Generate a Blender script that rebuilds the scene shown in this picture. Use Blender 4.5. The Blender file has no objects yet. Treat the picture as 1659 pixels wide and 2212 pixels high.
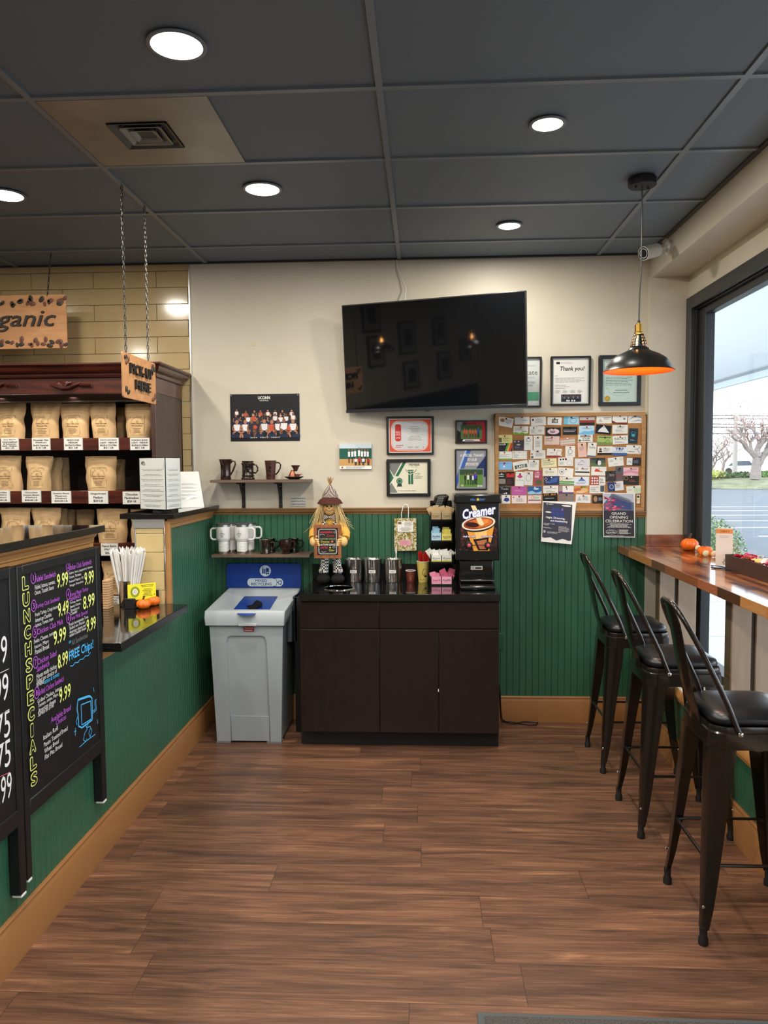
import bpy, bmesh, math, random
from mathutils import Vector, Matrix, Euler, noise
V=Vector; PI=math.pi; R=math.radians
SC=bpy.context.scene; COL=SC.collection
# ---------------------------------------------------------------- camera, exposure, world, lights
FPX=1657.4; CAMH=1.633
cam_d=bpy.data.cameras.new('camera'); cam=bpy.data.objects.new('camera',cam_d); COL.objects.link(cam)
cam_d.sensor_fit='HORIZONTAL'; cam_d.sensor_width=36; cam_d.lens=FPX/1659*36; cam_d.clip_end=400; cam_d.clip_start=.02
cam_d.shift_x=0; cam_d.shift_y=0
CR=V((.998662,.051263,-.006804)); CU=V((.003707,.060253,.998176)); CF=V((-.051579,.996866,-.059983))
cam.matrix_world=Matrix(((CR.x,CU.x,-CF.x,0),(CR.y,CU.y,-CF.y,0),(CR.z,CU.z,-CF.z,CAMH),(0,0,0,1)))
SC.camera=cam
SC.view_settings.view_transform='Standard'; SC.view_settings.look='None'; SC.view_settings.gamma=1
SC.view_settings.use_curve_mapping=False; SC.view_settings.exposure=0.38
W=bpy.data.worlds.new('sky'); SC.world=W; W.use_nodes=True
bg=W.node_tree.nodes['Background']; bg.inputs[0].default_value=(.80,.90,1.0,1); bg.inputs[1].default_value=3.6
CEIL=2.914; YB=4.858; XL=-1.36; XS=1.39; XW=1.61
LAMP_W=12.5; LAMP_C=(1,.93,.82)
LAMPS=[(-.744,2.377),(.471,2.997),(-.738,3.594),(.464,4.224),(-1.953,3.587)]
LAMPS_BACK=[(-.744,1.16),(.471,1.78),(.471,.56),(-1.953,2.37),(-1.953,1.16),(-3.16,3.0),(-3.16,1.2),(-.744,-.06),(.471,-.66),(-1.953,-.06),(-.744,-1.6)]
def area(x,y,z,p,size):
    d=bpy.data.lights.new('downlight_glow','AREA'); d.shape='DISK'; d.size=size; d.energy=p; d.color=LAMP_C
    o=bpy.data.objects.new('downlight_glow',d); o.location=(x,y,z); COL.objects.link(o); return o
for x,y in LAMPS+LAMPS_BACK: area(x,y,CEIL-.008,LAMP_W,.14 if x<-.5 else .10)
# ---------------------------------------------------------------- helpers
def ray(px,py):
    return CF+CR*((px-829.5)/FPX)-CU*((py-1106)/FPX)
def at(px,py,ax,val):            # pixel -> point on an axis plane of the room
    d=ray(px,py); c=V((0,0,CAMH)); k='xyz'.index(ax)
    return c+d*((val-c[k])/d[k])
def atp(px,py,p,n):
    d=ray(px,py); c=V((0,0,CAMH)); return c+d*((V(p)-c).dot(V(n))/d.dot(V(n)))
def lin(c):
    c=c/255.; return c/12.92 if c<=.04045 else ((c+.055)/1.055)**2.4
def hexc(h):
    h=h.lstrip('#'); return tuple(lin(int(h[i:i+2],16)) for i in (0,2,4))
MATS={}
def mat(name,col='#808080',rough=.6,metal=0,spec=.5,coat=0,emit=None,estr=0,bump=0,bscale=200,vary=0,vscale=8,trans=0,alpha=1):
    if name in MATS: return MATS[name]
    m=bpy.data.materials.new(name); m.use_nodes=True; nt=m.node_tree; b=nt.nodes['Principled BSDF']
    c=hexc(col) if isinstance(col,str) else col
    I=b.inputs; I['Base Color'].default_value=(*c,1); I['Roughness'].default_value=rough; I['Metallic'].default_value=metal
    I['Specular IOR Level'].default_value=spec; I['Coat Weight'].default_value=coat; I['Coat Roughness'].default_value=.08
    I['Transmission Weight'].default_value=trans; I['Alpha'].default_value=alpha
    if emit: I['Emission Color'].default_value=(*(hexc(emit) if isinstance(emit,str) else emit),1); I['Emission Strength'].default_value=estr
    if bump or vary:
        tc=nt.nodes.new('ShaderNodeTexCoord')
    if bump:
        n=nt.nodes.new('ShaderNodeTexNoise'); n.inputs['Scale'].default_value=bscale; n.inputs['Detail'].default_value=3
        bp=nt.nodes.new('ShaderNodeBump'); bp.inputs['Strength'].default_value=bump; bp.inputs['Distance'].default_value=.002
        nt.links.new(tc.outputs['Object'],n.inputs['Vector']); nt.links.new(n.outputs[0],bp.inputs['Height']); nt.links.new(bp.outputs[0],I['Normal'])
    if vary:
        n=nt.nodes.new('ShaderNodeTexNoise'); n.inputs['Scale'].default_value=vscale; n.inputs['Detail'].default_value=4
        r=nt.nodes.new('ShaderNodeValToRGB'); e=r.color_ramp.elements
        e[0].position=.3; e[1].position=.7; e[0].color=(*[x*(1-vary) for x in c],1); e[1].color=(*[min(1,x*(1+vary)) for x in c],1)
        nt.links.new(tc.outputs['Object'],n.inputs['Vector']); nt.links.new(n.outputs[0],r.inputs[0]); nt.links.new(r.outputs[0],I['Base Color'])
    MATS[name]=m; return m
def C(h,rough=.6): return mat('ink_'+h.strip('#')+('' if rough==.6 else '_%d'%(rough*100)),h,rough,spec=.3)
def wood(name,c0,c1,axis='X',scale=6,stretch=14,rough=.45,coat=0,bump=.15,contrast=(.3,.7)):
    if name in MATS: return MATS[name]
    m=mat(name,c0,rough,coat=coat); nt=m.node_tree; b=nt.nodes['Principled BSDF']
    tc=nt.nodes.new('ShaderNodeTexCoord'); mp=nt.nodes.new('ShaderNodeMapping')
    s=[scale*stretch]*3; s['XYZ'.index(axis)]=scale; mp.inputs['Scale'].default_value=s
    n=nt.nodes.new('ShaderNodeTexNoise'); n.inputs['Scale'].default_value=1; n.inputs['Detail'].default_value=6; n.inputs['Distortion'].default_value=.6
    r=nt.nodes.new('ShaderNodeValToRGB'); e=r.color_ramp.elements; e[0].position,e[1].position=contrast
    e[0].color=(*hexc(c0),1); e[1].color=(*hexc(c1),1)
    L=nt.links.new; L(tc.outputs['Object'],mp.inputs[0]); L(mp.outputs[0],n.inputs['Vector']); L(n.outputs[0],r.inputs[0]); L(r.outputs[0],b.inputs['Base Color'])
    bp=nt.nodes.new('ShaderNodeBump'); bp.inputs['Strength'].default_value=bump; bp.inputs['Distance'].default_value=.001
    L(n.outputs[0],bp.inputs['Height']); L(bp.outputs[0],b.inputs['Normal']); return m
_tc={}
def textmesh(s,outline=0,bold=0):
    k=(s,outline,bold)
    if k in _tc: return _tc[k]
    cu=bpy.data.curves.new('t','FONT'); cu.body=s; cu.resolution_u=2 if len(s)>3 else 4; cu.size=1
    if outline: cu.fill_mode='NONE'; cu.bevel_depth=outline; cu.bevel_resolution=0
    o=bpy.data.objects.new('t',cu); COL.objects.link(o); dg=bpy.context.evaluated_depsgraph_get()
    me=bpy.data.meshes.new_from_object(o.evaluated_get(dg))
    vs=[v.co.copy() for v in me.vertices]; fs=[tuple(p.vertices) for p in me.polygons]
    bpy.data.objects.remove(o); bpy.data.curves.remove(cu); bpy.data.meshes.remove(me)
    if not vs: r=([],[],(0,0,1,1))
    else:
        if bold>0:
            n0=len(vs); q=bold*.8; sh=[(q,0),(-q,0),(0,q),(0,-q)]+([(q*.7,q*.7),(-q*.7,q*.7),(q*.7,-q*.7),(-q*.7,-q*.7)] if bold>.04 else [])
            f0=fs; v0=vs; vs=[];fs=[]
            for i_,(dx,dy) in enumerate(sh): o_=len(vs); vs+=[v+V((dx,dy,4e-5*i_)) for v in v0]; fs+=[tuple(a+o_ for a in f) for f in f0]
        b=(min(v.x for v in vs),min(v.y for v in vs),max(v.x for v in vs),max(v.y for v in vs)); r=(vs,fs,b)
    _tc[k]=r; return r
class MB:
    def __init__(s): s.v=[];s.f=[];s.mi=[];s.mats=[];s.M=Matrix()
    def ix(s,m):
        if m not in s.mats: s.mats.append(m)
        return s.mats.index(m)
    def add(s,vs,fs,m):
        o=len(s.v); s.v+=[s.M@V(v) for v in vs]; i=s.ix(m)
        for f in fs: s.f.append([a+o for a in f]); s.mi.append(i)
        return s
    def box(s,x0,y0,z0,x1,y1,z1,m):
        vs=[(x,y,z) for z in (z0,z1) for y in (y0,y1) for x in (x0,x1)]
        return s.add(vs,[(0,2,3,1),(4,5,7,6),(0,1,5,4),(2,6,7,3),(0,4,6,2),(1,3,7,5)],m)
    def prism(s,poly,ax,a,b,m):
        n=len(poly)
        def P(p,c): return {'x':(c,p[0],p[1]),'y':(p[0],c,p[1]),'z':(p[0],p[1],c)}[ax]
        vs=[P(p,a) for p in poly]+[P(p,b) for p in poly]
        return s.add(vs,[tuple(range(n))[::-1],tuple(range(n,2*n))]+[(i,(i+1)%n,n+(i+1)%n,n+i) for i in range(n)],m)
    def lathe(s,prof,c,m,seg=24,ax='z',sx=1,sy=1,wob=0,a0=0,a1=2*PI,caps=True):
        full=abs(a1-a0-2*PI)<1e-6; n=seg if full else seg+1; vs=[]
        for r,z in prof:
            for i in range(n):
                a=a0+(a1-a0)*i/seg; rr=r*(1+wob*math.cos(a*8)) if wob else r
                p=(rr*math.cos(a)*sx,rr*math.sin(a)*sy,z)
                if ax=='y': p=(p[0],p[2],p[1])
                if ax=='x': p=(p[2],p[0],p[1])
                vs.append((p[0]+c[0],p[1]+c[1],p[2]+c[2]))
        fs=[]
        for j in range(len(prof)-1):
            for i in range(seg):
                k=(i+1)%n; fs.append((j*n+i,j*n+k,(j+1)*n+k,(j+1)*n+i))
        if full and caps:
            if prof[0][0]>1e-6: fs.append(tuple(range(n))[::-1])
            if prof[-1][0]>1e-6: fs.append(tuple((len(prof)-1)*n+i for i in range(n)))
        return s.add(vs,fs,m)
    def cyl(s,c,r,z0,z1,m,seg=20,ax='z',r2=None):
        return s.lathe([(r,z0),(r if r2 is None else r2,z1)],c,m,seg,ax)
    def ell(s,c,rx,ry,rz,m,seg=16,rings=10):
        vs=[];fs=[]
        for j in range(rings+1):
            t=PI*j/rings
            for i in range(seg):
                a=2*PI*i/seg; vs.append((c[0]+rx*math.sin(t)*math.cos(a),c[1]+ry*math.sin(t)*math.sin(a),c[2]+rz*math.cos(t)))
        for j in range(rings):
            for i in range(seg): k=(i+1)%seg; fs.append((j*seg+i,(j+1)*seg+i,(j+1)*seg+k,j*seg+k))
        return s.add(vs,fs,m)
    def tube(s,pts,r,m,seg=8,closed=False,flat=None):
        pts=[V(p) for p in pts]; n=len(pts); rs=r if isinstance(r,(list,tuple)) else [r]*n
        T=[]
        for i in range(n):
            a=pts[(i-1)%n] if (closed or i>0) else pts[i]; b=pts[(i+1)%n] if (closed or i<n-1) else pts[i]
            T.append((b-a).normalized())
        up=V((0,0,1)) if abs(T[0].z)<.9 else V((1,0,0)); vs=[]; N=(up-T[0]*up.dot(T[0])).normalized()
        for i in range(n):
            N=(N-T[i]*N.dot(T[i])).normalized(); B=T[i].cross(N)
            for k in range(seg):
                a=2*PI*k/seg; q=pts[i]+N*math.cos(a)*rs[i]+B*math.sin(a)*rs[i]*(flat or 1); vs.append(q)
        fs=[]
        for i in range(n if closed else n-1):
            j=(i+1)%n
            for k in range(seg): l=(k+1)%seg; fs.append((i*seg+k,i*seg+l,j*seg+l,j*seg+k))
        if not closed: fs+= [tuple(range(seg))[::-1],tuple((n-1)*seg+k for k in range(seg))]
        return s.add(vs,fs,m)
    def build(s,name,parent=None,bevel=0,smooth=True,label=None,cat=None,group=None,kind=None,seg=2,ang=35,sub=0,solid=0):
        me=bpy.data.meshes.new(name); O=V((0,0,0))
        me.from_pydata([tuple(v) for v in s.v],[],s.f)
        for m in s.mats: me.materials.append(m)
        me.polygons.foreach_set('material_index',s.mi); me.update()
        bm=bmesh.new(); bm.from_mesh(me); bmesh.ops.remove_doubles(bm,verts=bm.verts,dist=1e-6)
        bmesh.ops.recalc_face_normals(bm,faces=bm.faces); bm.to_mesh(me); bm.free()
        if smooth:
            me.polygons.foreach_set('use_smooth',[True]*len(me.polygons)); me.set_sharp_from_angle(angle=R(ang))
        o=bpy.data.objects.new(name,me); COL.objects.link(o)
        if parent is not None:
            o.parent=parent; o.matrix_parent_inverse=Matrix.Translation(-parent.location)
            # meshes are written in room coordinates under an unrotated empty
        if solid:
            m=o.modifiers.new('s','SOLIDIFY'); m.thickness=solid; m.offset=0
        if bevel:
            m=o.modifiers.new('b','BEVEL'); m.width=bevel; m.segments=seg; m.limit_method='ANGLE'; m.angle_limit=R(40)
        if sub:
            m=o.modifiers.new('u','SUBSURF'); m.levels=sub; m.render_levels=sub
        tag(o,label,cat,group,kind); return o
def tag(o,label=None,cat=None,group=None,kind=None):
    if label: o['label']=label
    if cat: o['category']=cat
    if group: o['group']=group
    if kind: o['kind']=kind
    return o
def thing(name,label,cat,loc=(0,0,0),group=None):
    o=bpy.data.objects.new(name,None); COL.objects.link(o); o.location=loc; o.empty_display_size=.05
    return tag(o,label,cat,group)
def copy_tree(o,parent=None):
    c=o.copy(); COL.objects.link(c); c.parent=parent
    if parent is not None: c.matrix_parent_inverse=o.matrix_parent_inverse.copy()
    for ch in o.children: copy_tree(ch,c)
    return c
class Art:
    STEP=.0001
    def __init__(s,mb,o,U=(1,0,0),Vv=(0,0,1),k0=.0004):
        s.mb=mb; s.o=V(o); s.U=V(U).normalized(); s.V=V(Vv).normalized(); s.N=s.U.cross(s.V); s.k=k0
    def P(s,u,v): return s.o+s.U*u+s.V*v+s.N*s.k
    def poly(s,pts,m):
        s.mb.add([s.P(*p) for p in pts],[tuple(range(len(pts)))],m); s.k+=s.STEP
    def rect(s,a,b,c,d,m): s.poly([(a,b),(c,b),(c,d),(a,d)],m)
    def rrect(s,a,b,c,d,r,m,n=5):
        pts=[]
        for cx,cy,t in ((c-r,b+r,-90),(c-r,d-r,0),(a+r,d-r,90),(a+r,b+r,180)):
            pts+=[(cx+r*math.cos(R(t+90*i/n)),cy+r*math.sin(R(t+90*i/n))) for i in range(n+1)]
        s.poly(pts,m)
    def ell(s,cx,cy,rx,ry,m,n=16): s.poly([(cx+rx*math.cos(2*PI*i/n),cy+ry*math.sin(2*PI*i/n)) for i in range(n)],m)
    def strip(s,pts,w,m):
        for a,b in zip(pts,pts[1:]):
            d=V((b[0]-a[0],b[1]-a[1])); 
            if d.length<1e-7: continue
            n=V((-d.y,d.x)).normalized()*w/2
            s.mb.add([s.P(a[0]+n.x,a[1]+n.y),s.P(a[0]-n.x,a[1]-n.y),s.P(b[0]-n.x,b[1]-n.y),s.P(b[0]+n.x,b[1]+n.y)],[(0,1,2,3)],m)
        s.k+=s.STEP
    def ring(s,cx,cy,rx,ry,w,m,n=20,a0=0,a1=360):
        s.strip([(cx+rx*math.cos(R(a0+(a1-a0)*i/n)),cy+ry*math.sin(R(a0+(a1-a0)*i/n))) for i in range(n+1)],w,m)
    def text(s,t,a,b,c,d,m,shear=0,outline=0,bold=0,keep=False):
        vs,fs,bb=textmesh(t,outline,max(0,bold))
        if not vs: return
        w=bb[2]-bb[0] or 1; h=bb[3]-bb[1] or 1; su=(c-a)/w; sv=(d-b)/h
        if keep:
            k=min(su,sv); a+=((c-a)-w*k)/2; b+=((d-b)-h*k)/2; su=sv=k
        s.mb.add([s.P(a+(v.x-bb[0])*su+shear*(v.y-bb[1])*sv,b+(v.y-bb[1])*sv)+s.N*(v.z*su if outline else v.z) for v in vs],fs,m); s.k+=s.STEP+(4e-5*(9 if bold>.04 else 4) if bold>0 else 0)
    def lines(s,a,b,c,d,n,m,seed=0,th=.45,center=False):
        rnd=random.Random(seed); h=(d-b)/n
        for i in range(n):
            y0=d-h*(i+.5)-h*th/2; y1=y0+h*th; L=(c-a)*rnd.uniform(.6,1); x=a+((c-a)-L)/2 if center else a; e=x+L
            while x<e-1e-5:
                w=min(rnd.uniform(.06,.18)*(c-a),e-x); s.mb.add([s.P(x,y0),s.P(x+w,y0),s.P(x+w,y1),s.P(x,y1)],[(0,1,2,3)],m); x+=w+.018*(c-a)
        s.k+=s.STEP
def rrpoly(x0,y0,x1,y1,r,n=5):
    pts=[]
    for cx,cy,t in ((x1-r,y0+r,-90),(x1-r,y1-r,0),(x0+r,y1-r,90),(x0+r,y0+r,180)):
        pts+=[(cx+r*math.cos(R(t+90*i/n)),cy+r*math.sin(R(t+90*i/n))) for i in range(n+1)]
    return pts
def box(name,x0,y0,z0,x1,y1,z1,m,bevel=0,parent=None,**k):
    return MB().box(x0,y0,z0,x1,y1,z1,m).build(name,parent,bevel=bevel,**k)
def chain(mb,p,q,m,link=.028,r=.0022,w=.008):
    p=V(p);q=V(q);L=(q-p).length;n=max(2,int(L/(link*.78)));d=(q-p)/n;T=d.normalized()
    a=V((1,0,0)) if abs(T.x)<.8 else V((0,1,0)); A=(a-T*a.dot(T)).normalized(); B=T.cross(A)
    for i in range(n):
        c=p+d*(i+.5); S=A if i%2 else B; pts=[]
        for k in range(10):
            t=2*PI*k/10; pts.append(c+T*math.cos(t)*link/2+S*math.sin(t)*w/2*1.15)
        mb.tube(pts,r,m,4,closed=True)
# ---------------------------------------------------------------- materials
M_wall=mat('painted_wall','#cbc3b1',.45,bump=.12,bscale=350,vary=.02)
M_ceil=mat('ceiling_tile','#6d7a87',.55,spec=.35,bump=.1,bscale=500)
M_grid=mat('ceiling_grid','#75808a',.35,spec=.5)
M_green=mat('green_paint','#2d5c44',.40,spec=.5,vary=.06,vscale=3)
M_trim=wood('tan_trim','#a4743f','#b5844e','X',3,4,.42,bump=.05)
M_rail=wood('brown_rail','#7a5a36','#8c6a44','X',3,6,.35,coat=.2,bump=.05)
M_base=mat('tan_baseboard','#96683c',.45,vary=.04,vscale=4)
M_granite=mat('black_granite','#0d0d0e',.07,spec=.6,coat=.3,vary=.9,vscale=260)
M_black=mat('black_plastic','#0d0d0e',.3)
M_blackm=mat('black_matte','#101011',.6)
M_steel=mat('steel','#dcdad6',.24,metal=1)
M_chrome=mat('chrome','#e0e0e0',.08,metal=1)
M_white=mat('white_plastic','#dedede',.35)
M_paper=mat('white_paper','#e4e2dc',.7)
M_gun=mat('gunmetal','#352f2b',.24,metal=.75,coat=.4)
M_alu=mat('black_frame_metal','#35373a',.38,metal=.3)
M_glow=mat('lamp_lens','#ffffff',.5,emit='#fff4e4',estr=14)
M_kraft=mat('kraft_paper','#cba87a',.75,bump=.7,bscale=60,vary=.05,vscale=20)
M_leather=mat('black_vinyl','#14161a',.32,bump=.1,bscale=600)
M_dkwood=wood('espresso_wood','#170f0e','#1f1412','Z',5,10,.28,coat=.15,bump=.05)
M_mahog=wood('mahogany','#2c100b','#5a2416','X',4,9,.3,coat=.3,bump=.08)
M_mahogv=wood('mahogany_side','#35231e','#4a3028','Z',4,9,.4,coat=.1,bump=.08)
M_sign=wood('sign_wood','#a9764a','#c08d5e','X',5,6,.55,bump=.08)
M_shelfw=wood('grey_shelf','#5c4b3e','#70594a','X',5,10,.5)
M_orange=mat('pumpkin_orange','#e56a12',.4,vary=.12,vscale=20)
M_stem=mat('pumpkin_stem','#4a2f1c',.7)
# ================================================================ THE SETTING
def floor_mat():
    m=mat('plank_floor','#5b3a2a',.36,spec=.45); nt=m.node_tree; b=nt.nodes['Principled BSDF']; L=nt.links.new; N=nt.nodes.new
    tc=N('ShaderNodeTexCoord'); sp=N('ShaderNodeSeparateXYZ'); L(tc.outputs['Object'],sp.inputs[0])
    def M(op,a,b=None,c=None):
        k=N('ShaderNodeMath'); k.operation=op
        for i,v in enumerate((a,b,c)):
            if v is None: continue
            if isinstance(v,(int,float)): k.inputs[i].default_value=v
            else: L(v,k.inputs[i])
        return k.outputs[0]
    PW,PL=.197,1.22
    yr=M('DIVIDE',M('SUBTRACT',sp.outputs['Y'],.075),PW); row=M('FLOOR',yr); wn=N('ShaderNodeTexWhiteNoise'); wn.noise_dimensions='1D'; L(row,wn.inputs['W'])
    xr=M('ADD',M('DIVIDE',sp.outputs['X'],PL),M('MULTIPLY',wn.outputs['Value'],7.3)); colm=M('FLOOR',xr)
    cv=N('ShaderNodeCombineXYZ'); L(colm,cv.inputs[0]); L(row,cv.inputs[1]); w2=N('ShaderNodeTexWhiteNoise'); w2.noise_dimensions='2D'; L(cv.outputs[0],w2.inputs['Vector'])
    fy=M('FRACT',yr); fx=M('FRACT',xr); ey=M('LESS_THAN',M('MINIMUM',fy,M('SUBTRACT',1,fy)),.0065); ex=M('LESS_THAN',M('MINIMUM',fx,M('SUBTRACT',1,fx)),.0011); seam=M('MAXIMUM',ey,ex)
    add=N('ShaderNodeVectorMath'); add.operation='MULTIPLY_ADD'; add.inputs[1].default_value=(17,25,13)
    mp=N('ShaderNodeMapping'); mp.inputs['Scale'].default_value=(1.3,13,1)
    L(tc.outputs['Object'],mp.inputs[0]); L(w2.outputs['Color'],add.inputs[0]); L(mp.outputs[0],add.inputs[2])
    n=N('ShaderNodeTexNoise'); n.inputs['Scale'].default_value=1.3; n.inputs['Detail'].default_value=8; n.inputs['Roughness'].default_value=.62; n.inputs['Distortion'].default_value=.9
    L(add.outputs[0],n.inputs['Vector'])
    r=N('ShaderNodeValToRGB'); e=r.color_ramp.elements; e[0].position=.27; e[0].color=(*hexc('#46332a'),1); e[1].position=.75; e[1].color=(*hexc('#b28562'),1)
    q=e.new(.45); q.color=(*hexc('#6b4d3d'),1); q=e.new(.6); q.color=(*hexc('#85604a'),1)
    L(n.outputs[0],r.inputs[0])
    mp3=N('ShaderNodeMapping'); mp3.inputs['Scale'].default_value=(5,130,1); L(tc.outputs['Object'],mp3.inputs[0]); ad3=N('ShaderNodeVectorMath'); L(mp3.outputs[0],ad3.inputs[0]); L(w2.outputs['Color'],ad3.inputs[1])
    n3=N('ShaderNodeTexNoise'); n3.inputs['Scale'].default_value=1; n3.inputs['Detail'].default_value=6; n3.inputs['Roughness'].default_value=.7; n3.inputs['Distortion'].default_value=.4; L(ad3.outputs[0],n3.inputs['Vector'])
    r3=N('ShaderNodeValToRGB'); e=r3.color_ramp.elements; e[0].position=.34; e[0].color=(.50,.47,.45,1); e[1].position=.62; e[1].color=(1.12,1.1,1.08,1); L(n3.outputs[0],r3.inputs[0])
    mz=N('ShaderNodeMix'); mz.data_type='RGBA'; mz.blend_type='MULTIPLY'; mz.inputs[0].default_value=.8; L(r.outputs[0],mz.inputs[6]); L(r3.outputs[0],mz.inputs[7])
    mx=N('ShaderNodeMix'); mx.data_type='RGBA'; mx.blend_type='MULTIPLY'; mx.inputs[0].default_value=.85
    rr=N('ShaderNodeValToRGB'); e=rr.color_ramp.elements; e[0].color=(.72,.72,.74,1); e[1].color=(1.08,1.04,1,1)
    L(w2.outputs['Value'],rr.inputs[0]); L(mz.outputs[2],mx.inputs[6]); L(rr.outputs[0],mx.inputs[7])
    m2=N('ShaderNodeMix'); m2.data_type='RGBA'; m2.inputs[7].default_value=(.03,.018,.012,1)
    mm=N('ShaderNodeMath'); mm.operation='MULTIPLY'; mm.inputs[1].default_value=.7; L(seam,mm.inputs[0]); L(mm.outputs[0],m2.inputs[0]); L(mx.outputs[2],m2.inputs[6]); L(m2.outputs[2],b.inputs['Base Color'])
    bp=N('ShaderNodeBump'); bp.inputs['Strength'].default_value=.12; bp.inputs['Distance'].default_value=.001; L(n.outputs[0],bp.inputs['Height']); L(bp.outputs[0],b.inputs['Normal'])
    return m
FL=MB().box(-4.2,-3.6,-.1,1.62,4.95,0,floor_mat()).build('floor',kind='structure')
# ceiling: tiles between T bars
cm=MB(); gx=[-1.364+1.2192*i for i in range(-2,3)]+[1.395]; gy=[2.683-.6096*10+.6096*i for i in range(0,14)]+[YB]
gxx=[-4.2]+gx
hp=[( -1.25,2.70),(-.75,3.27)]
for i in range(len(gxx)-1):
    for j in range(len(gy)-1): cm.box(gxx[i]+.002,gy[j]+.002,CEIL+.006,gxx[i+1]-.002,gy[j+1]-.002,CEIL+.03,M_ceil)
cm.box(-4.2,-3.6,CEIL+.03,1.8,4.95,CEIL+.08,M_ceil)
ceil=cm.build('ceiling',kind='structure')
cg=MB()
for x in gx: cg.box(x-.012,-3.4,CEIL-.002,x+.012,YB,CEIL+.006,M_grid)
for y in gy:
    for i in range(len(gxx)-1): cg.box(gxx[i]+.012,y-.012,CEIL-.002,gxx[i+1]-.012,y+.012,CEIL+.006,M_grid)
cg.box(1.366,-3.4,CEIL-.004,1.39,YB,CEIL+.006,M_alu).box(-4.2,YB-.02,CEIL-.004,1.39,YB,CEIL+.006,M_alu)
cg.build('ceiling_grid',ceil)
# back wall: painted part and tiled part
XD=-1.477
box('wall_back',XD+.006,YB,0,1.62,YB+.1,CEIL+.03,M_wall,kind='structure')
M_tile=mat('taupe_tile','#bca477',.14,spec=.6,coat=.3,vary=.05,vscale=1.5); M_grout=mat('grout','#8d8262',.8)
tm=MB(); tm.box(-4.2,YB+.004,0,XD,YB+.1,CEIL+.03,M_grout); rng=random.Random(4)
row=0; z=2.871
while z>.1:
    x=-2.091 if row%2==0 else -1.8885
    x+= .405*2
    while x>-4.3:
        a=max(x-.405,-4.2)+.0015; b=min(x,XD)-.0015
        if b>a+.01:
            t=rng.uniform(0,.0012); tm.box(a,YB-.004-t,z-.1025+.0015,b,YB+.01,z-.0015+(0),M_tile)
        x-=.405
    z-=.1025; row+=1
tm.box(-4.2,YB-.004,2.874,XD,YB+.01,CEIL,M_tile)
tw=tm.build('wall_back_tiled',kind='structure',bevel=.0012,seg=1)
MB().box(XD,YB-.012,1.30,XD+.008,YB+.01,CEIL,M_steel).build('trim_1',kind='structure')
# beadboard
def bead(u0,u1,z0,z1,along,face,d,m,pitch=.0405):
    """vertical beads; along 'x' faces -Y at y=face, along 'y' faces +X at x=face"""
    pts=[(u0,0)]; u=u0+pitch/2
    while u<u1-.01:
        pts+=[(u-.0028,0),(u,.0042),(u+.0028,0)]; u+=pitch
    pts+=[(u1,0),(u1,d),(u0,d)]
    mb=MB()
    if along=='x': mb.prism([(p[0],face+p[1]) for p in pts],'z',z0,z1,m)
    elif along=='y': mb.prism([(face-p[1],p[0]) for p in pts],'z',z0,z1,m)
    else: mb.prism([(face+p[1],p[0]) for p in pts],'z',z0,z1,m)
    return mb
bead(-1.36,1.383,.02,1.335,'x',YB-.012,.011,M_green).build('wall_back_wainscot',kind='structure',ang=20)
def railx(x0,x1,y,z0,prof,m): 
    return MB().prism([(y-p[0],z0+p[1]) for p in prof],'x',x0,x1,m)
RP=[(0,0),(.012,0),(.016,.006),(.016,.012),(.024,.018),(.026,.026),(.022,.030),(.028,.034),(.028,.042),(0,.042)]
railx(-1.36,.447,YB-.001,1.327,RP,M_rail).build('trim_2',kind='structure')
railx(.447,1.383,YB-.001,1.300,[(p[0],p[1]*.98) for p in RP],M_rail).build('trim_3',kind='structure')
BP=[(0,0),(.016,0),(.016,.135),(.013,.142),(.010,.150),(.012,.158),(.008,.165),(0,.165)]
railx(-1.345,1.36,YB-.011,0,BP,M_base).build('baseboard_back',kind='structure')
# ---- column, soffit, right wall and the window
box('wall_right_pier',XS-.01,4.81,0,1.70,YB+.05,2.77,M_wall,kind='structure')
box('ceiling_soffit',XS,-3.6,2.765,1.75,4.86,CEIL+.03,M_wall,kind='structure')
WT=2.63
MB().box(XW,-3.6,WT,XW+.12,4.83,2.77,M_wall).build('wall_right',kind='structure')
MB().box(XW,-3.6,-.1,XW+.12,4.83,.44,M_wall).box(XL*-1+.005,-3.6,0,XW+.02,4.81,.425,mat('lowwall','#5b5145',.8)).build('wall_right_low',kind='structure')
bead(-3.6,4.83,.02,.40,'y2',1.352,.012,M_green).build('wall_right_wainscot',kind='structure',ang=20)
MB().prism([(1.351-p[0],p[1]) for p in BP],'y',-3.6,4.83,M_base).build('baseboard_right',kind='structure')
sm=MB().prism([(1.336,.385),(1.334,.40),(1.328,.405),(1.328,.425),(1.336,.44),(1.352,.44),(1.352,.385)],'y',-3.6,4.81,M_trim)
sm.box(1.345,-3.6,.432,XW+.01,4.81,.446,mat('cream_sill','#d8c9ad',.5)); sm.build('trim_4',kind='structure')
wf=MB(); GX=XW+.045
J=4.808
def frame_y(y0,y1,z0,z1,x0=XW-.012,x1=XW+.10): wf.box(x0,y0,z0,x1,y1,z1,M_alu)
wf.box(XW-.015,J-.085,.44,XW+.03,J,WT,M_alu).box(XW+.03,J-.20,.44,XW+.085,J,WT,M_alu).box(XW+.01,J-.10,.44,XW+.035,J-.088,WT,M_blackm)
wf.box(XW-.0155,-3.4,WT-.075,XW+.0295,J-.0855,WT-.0005,M_alu).box(XW+.0305,-3.4,WT-.125,XW+.0845,J-.2005,WT-.0005,M_alu).box(XW+.005,-3.4,WT-.084,XW+.0300,J-.09,WT-.078,M_blackm)
wf.box(XW-.01,-3.4,.44,XW+.085,J,.49,M_alu)
for y in (1.6,-.9,-3.4): wf.box(XW-.01,y,.44,XW+.085,y+.06,WT,M_alu)
win=wf.build('window_1',kind='structure',bevel=.003)
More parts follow.
